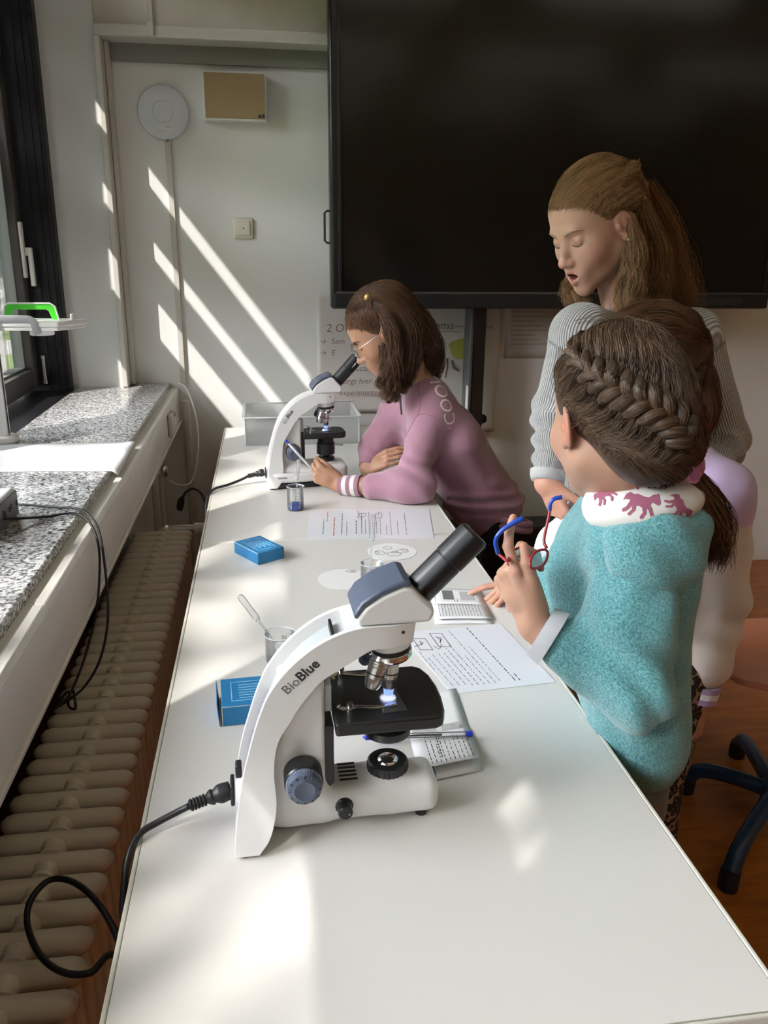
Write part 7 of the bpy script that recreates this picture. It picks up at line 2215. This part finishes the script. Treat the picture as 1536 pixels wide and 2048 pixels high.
scalp(H1, out1, low, [midl], list(bt_[6::7]) + [scr], 2400, 11, 92, off=(.0006, .0040), jit=.0025, rad=.0006, m=M_hair1, parent=G1, bundle=11)
front = [P1(p) for p in ((0.4082, 1.1243, 1.3376), (0.4052, 1.1251, 1.3223), (0.4035, 1.1242, 1.3015), (0.4046, 1.1206, 1.2787), (0.3999, 1.0734, 1.2635))]
scalp(H1, out1, front, [[P1(p) for p in ((0.4103, 1.1234, 1.3432), (0.4124, 1.1217, 1.3268), (0.4032, 1.0854, 1.3135), (0.4006, 1.0637, 1.3003), (0.4041, 1.0412, 1.2903))]], list(bt_[2:22:4]), 700, 12, 93, jit=.003, rad=.0006, m=M_hair1, parent=G1)
nape = [P1(p) for p in ((0.4334, 1.0208, 1.2268), (0.4410, 0.9873, 1.2168), (0.4580, 0.9715, 1.2082), (0.4817, 0.9629, 1.2019), (0.5062, 0.9631, 1.1959))]
scalp(H1, out1, nape, [[P1(p) for p in ((0.4391, 0.9892, 1.2387), (0.4504, 0.9740, 1.2275), (0.4671, 0.9641, 1.2176), (0.4859, 0.9596, 1.2104), (0.5149, 0.9619, 1.2026))]], [bt_[58], scr, scr, scr], 900, 10, 95, off=(.001, .0035), jit=.004, rad=.0006, m=M_hair1, parent=G1, bundle=5)
right = [P1(p) for p in ((0.4812, 1.0139, 1.3624), (0.4985, 0.9984, 1.3513), (0.5139, 0.9838, 1.3298), (0.6264, 1.1500, 1.2602))]
scalp(H1, out1, right, [[P1(p) for p in ((0.4997, 0.9706, 1.3099), (0.5200, 0.9730, 1.2905), (0.5366, 0.9780, 1.2702), (0.6307, 1.1300, 1.2187))], [P1(p) for p in ((0.5070, 0.9595, 1.2474), (0.5238, 0.9607, 1.2352), (0.6203, 1.1100, 1.1931), (0.6437, 1.1400, 1.1781))]], [scr] * 4, 1000, 12, 94, off=(.001, .006), jit=.004, rad=.0006, m=M_hair1, parent=G1, bundle=4)
edge = [P1(p) for p in ((0.4108, 1.0484, 1.2419), (0.4251, 1.0349, 1.2267), (0.4366, 1.0080, 1.2108), (0.4515, 0.9800, 1.2024), (0.4770, 0.9661, 1.1973), (0.5073, 0.9646, 1.1928))]
scalp(H1, out1, edge, [[P1(p) for p in ((0.4131, 1.0282, 1.2552), (0.4281, 1.0128, 1.2420), (0.4405, 0.9857, 1.2290), (0.4583, 0.9687, 1.2194), (0.4829, 0.9596, 1.2131), (0.5100, 0.9598, 1.2071))]], [P1(p) for p in ((0.4189, 1.0112, 1.2694), (0.4344, 0.9965, 1.2569), (0.4499, 0.9767, 1.2450), (0.4688, 0.9628, 1.2334), (0.4911, 0.9572, 1.2251), (0.5149, 0.9587, 1.2177))], 700, 7, 97, off=(.0004, .0026), jit=.003, rad=.0006, m=M_hair1, parent=G1)
# braid lobes: crossing bundles left and right of the line
tb2 = np.gradient(bt_, axis=0); tb2 /= np.linalg.norm(tb2, axis=1, keepdims=True)
gr = []
for p in bt_:
    d0 = cap1.eval(p[None])[0]; gr.append([(cap1.eval((p + A_(v) * .002)[None])[0] - d0) for v in ((1, 0, 0), (0, 1, 0), (0, 0, 1))])
nb2 = np.array(gr); nb2 /= np.linalg.norm(nb2, axis=1, keepdims=True)
sb2 = np.cross(tb2, nb2)
lobe_paths = []
STEP = 5.2
for i in range(11):
    for sgn in (-1, 1):
        a = int(2 + (i + (.5 if sgn > 0 else 0)) * STEP); b = min(a + 4, 59); c = min(a + 8, 59)
        if a > 56: continue
        w = .0062 + .0078 * min(1, i / 4.0)
        q = [bt_[a] + sb2[a] * sgn * w * 1.75 - nb2[a] * .004, bt_[(a + b) // 2] + sb2[b] * sgn * w * 1.05 + nb2[a] * .0030, bt_[b] + sb2[b] * sgn * w * .30 + nb2[b] * .0052, bt_[c] - sb2[c] * sgn * w * .45 + nb2[c] * .0000]
        rr_ = [w * .40, w * .66, w * .62, w * .30]
        lobe_paths.append((q, rr_))
        lobe = SDF(); cc = resample(np.array([q]), 8)[0]; lobe.chain(cc, np.interp(np.linspace(0, 3, 8), range(4), rr_) * .90, k=.004)
        Vl, Fl = lobe.mesh(.0028)
        lo_ = quad_obj('braid_lobe', H1.W(Vl), Fl, M_hair1, G1, floats={'tone': np.full(len(Vl), .12)})
        Pl = lock(q, np.array(rr_) * 1.0, 150, 12, 200 + len(lobe_paths), wave=.0, frizz=.0003, shell=.80)
        strand_mesh('hair_strands', H1.W(Pl), np.concatenate([[.2], np.ones(10), [.2]]) * .00062, np.clip(tones(150, 200 + len(lobe_paths), 4) * .8 + .18, 0, 1), M_hair1, lo_)
fly = np.concatenate([lock([H1.W(P1(p)) + A_((0, -.004, .004)) for p in ps], [.004, .010, .012], 12, 14, 220 + i, wave=.004, wf=1.2, frizz=.004) for i, ps in enumerate((((0.4257, 1.1151, 1.3656), (0.4724, 1.0742, 1.3753), (0.5017, 0.9977, 1.3501)), ((0.4812, 0.9969, 1.3503), (0.5150, 0.9744, 1.3092), (0.6351, 1.1300, 1.2336)), ((0.4097, 1.1233, 1.3308), (0.3995, 1.0947, 1.2931), (0.4078, 1.0430, 1.2539))))])
fly = H1.W(push_out(H1.L(fly), out1, .002))
strand_mesh('hair_strands', fly, np.full(14, .00022), np.full(len(fly), .7), M_hair1, G1)
tail1 = ([(0.5788, 1.0400, 1.1707), (0.6072, 1.0500, 1.1306), (0.6394, 1.0650, 1.0834), (0.6490, 1.0750, 1.0247)], [.014, .025, .026, .006])
wm = SDF(); cc = resample(np.array([tail1[0]], float), 9)[0]; wm.chain(cc, np.interp(np.linspace(0, 3, 9), range(4), tail1[1]) * .85, k=.01)
Vl, Fl = wm.mesh(.004)
M_tail = hair_mat('auburn_tail', (0.020, 0.008, 0.004), (0.17, 0.075, 0.035), .36)
quad_obj('ponytail', Vl, Fl, M_tail, G1, floats={'tone': .2 + .2 * wave_noise(Vl * A_((1, 1, .3)), 150, 2)})
P = lock(tail1[0], [.014, .027, .031, .026], 520, 18, 210, wave=.004, wf=1.6, frizz=.0045)
strand_mesh('hair_strands', P, np.linspace(.0007, .0003, 18), tones(520, 211), M_tail, G1)
# scrunchie
sq = []; c0 = A_((0.5710, 1.0300, 1.1799)); u1 = unit(A_((.9, .1, .35))); u2 = unit(A_((.1, .9, -.1)))
sm_ = SDF()
for i in range(22):
    a = 2 * PI * i / 22
    sm_.el(c0 + (u1 * math.cos(a) * .60 + u2 * math.sin(a)) * .017 + A_((0, 0, .006 * math.sin(5 * a))), (.0115, .0095, .0110 + .003 * math.sin(3 * a)), k=.004)
sm_.disp(lambda P: .0016 * np.sin(P @ A_((420, 260, 180)) + 2 * wave_noise(P, 60, 3)), .002)
sdf_obj('scrunchie', sm_, .0022, mat('pink_satin', (0.46, 0.14, 0.30), .42, sheen=.4), G1)

# glasses held in her raised hand
gg = thing('eyeglasses', 'red and blue childrens glasses held up by the turquoise sleeve hand', 'glasses', (0.3608, 1.0500, 1.0506))
M_red = mat('red_acetate', (0.33, 0.020, 0.035), .25); M_blue2 = mat('blue_acetate', (0.015, 0.065, 0.42), .28)
lc = A_((0.3723, 1.0450, 1.0497)); lx = unit(A_((0.3967, 1.0600, 1.0476)) - A_((0.3486, 1.0300, 1.0519))); ly = unit(A_((0.3802, 1.0580, 1.0626)) - A_((0.3653, 1.0320, 1.0370)))
lz = np.cross(lx, ly)
def lens_ring(c, rx, ry, n=32): return [c + lx * rx * math.copysign(abs(math.cos(a)) ** .8, math.cos(a)) + ly * ry * math.copysign(abs(math.sin(a)) ** .85, math.sin(a)) for a in np.linspace(0, 2 * PI, n)]
c2l = lc - lx * .030 - ly * .006 + A_((.006, .052, -.006))
for c in (lc, c2l):
    MB().tube(lens_ring(c, .0185, .0150), .0019, 8, cap=False).build('rim', M_red, gg, angle=180)
    pts = [tuple(p) for p in lens_ring(c, .018, .0145)[:-1]]
    MB().add(pts, [tuple(range(len(pts)))]).build('lens', M_lens, gg, smooth=False)
MB().tube([lc - lx * .0185 + ly * .004, (lc + c2l) / 2 + ly * .004, c2l + lx * .0185 + ly * .003], .0018, 8).build('bridge', M_red, gg, angle=180)
hg = lc + lx * .012 + ly * .016
ta = MB().tube(spline([tuple(hg), (0.3867, 1.0700, 1.0687), (0.3942, 1.0800, 1.0952), (0.3976, 1.0840, 1.1089)], 16), [.0022] * 16, 8).build('temple_arm', M_red, gg, angle=180)
MB().tube(spline([(0.3976, 1.0840, 1.1081), (0.3984, 1.0860, 1.1180), (0.4031, 1.0860, 1.1245), (0.4140, 1.0840, 1.1277)], 14), list(np.linspace(.0027, .0036, 14)), 8).build('temple_tip', M_blue2, gg, angle=180)
MB().ball(tuple(A_((0.3848, 1.0660, 1.0656))), .0012, 8, 6).build('hinge_screw', M_steel, gg)
MB().tube(spline([tuple(c2l - lx * .0185 + ly * .005), (0.3283, 1.0500, 1.0468), (0.3213, 1.0720, 1.0495)], 12), .0022, 8).build('temple_arm', M_red, gg, angle=180)
MB().tube(spline([(0.3206, 1.0720, 1.0495), (0.3159, 1.0720, 1.0693), (0.3232, 1.0720, 1.0833), (0.3366, 1.0700, 1.0939), (0.3529, 1.0680, 1.1036)], 18), list(np.linspace(.0030, .0040, 18)), 8).build('temple_tip', M_blue2, gg, angle=180)
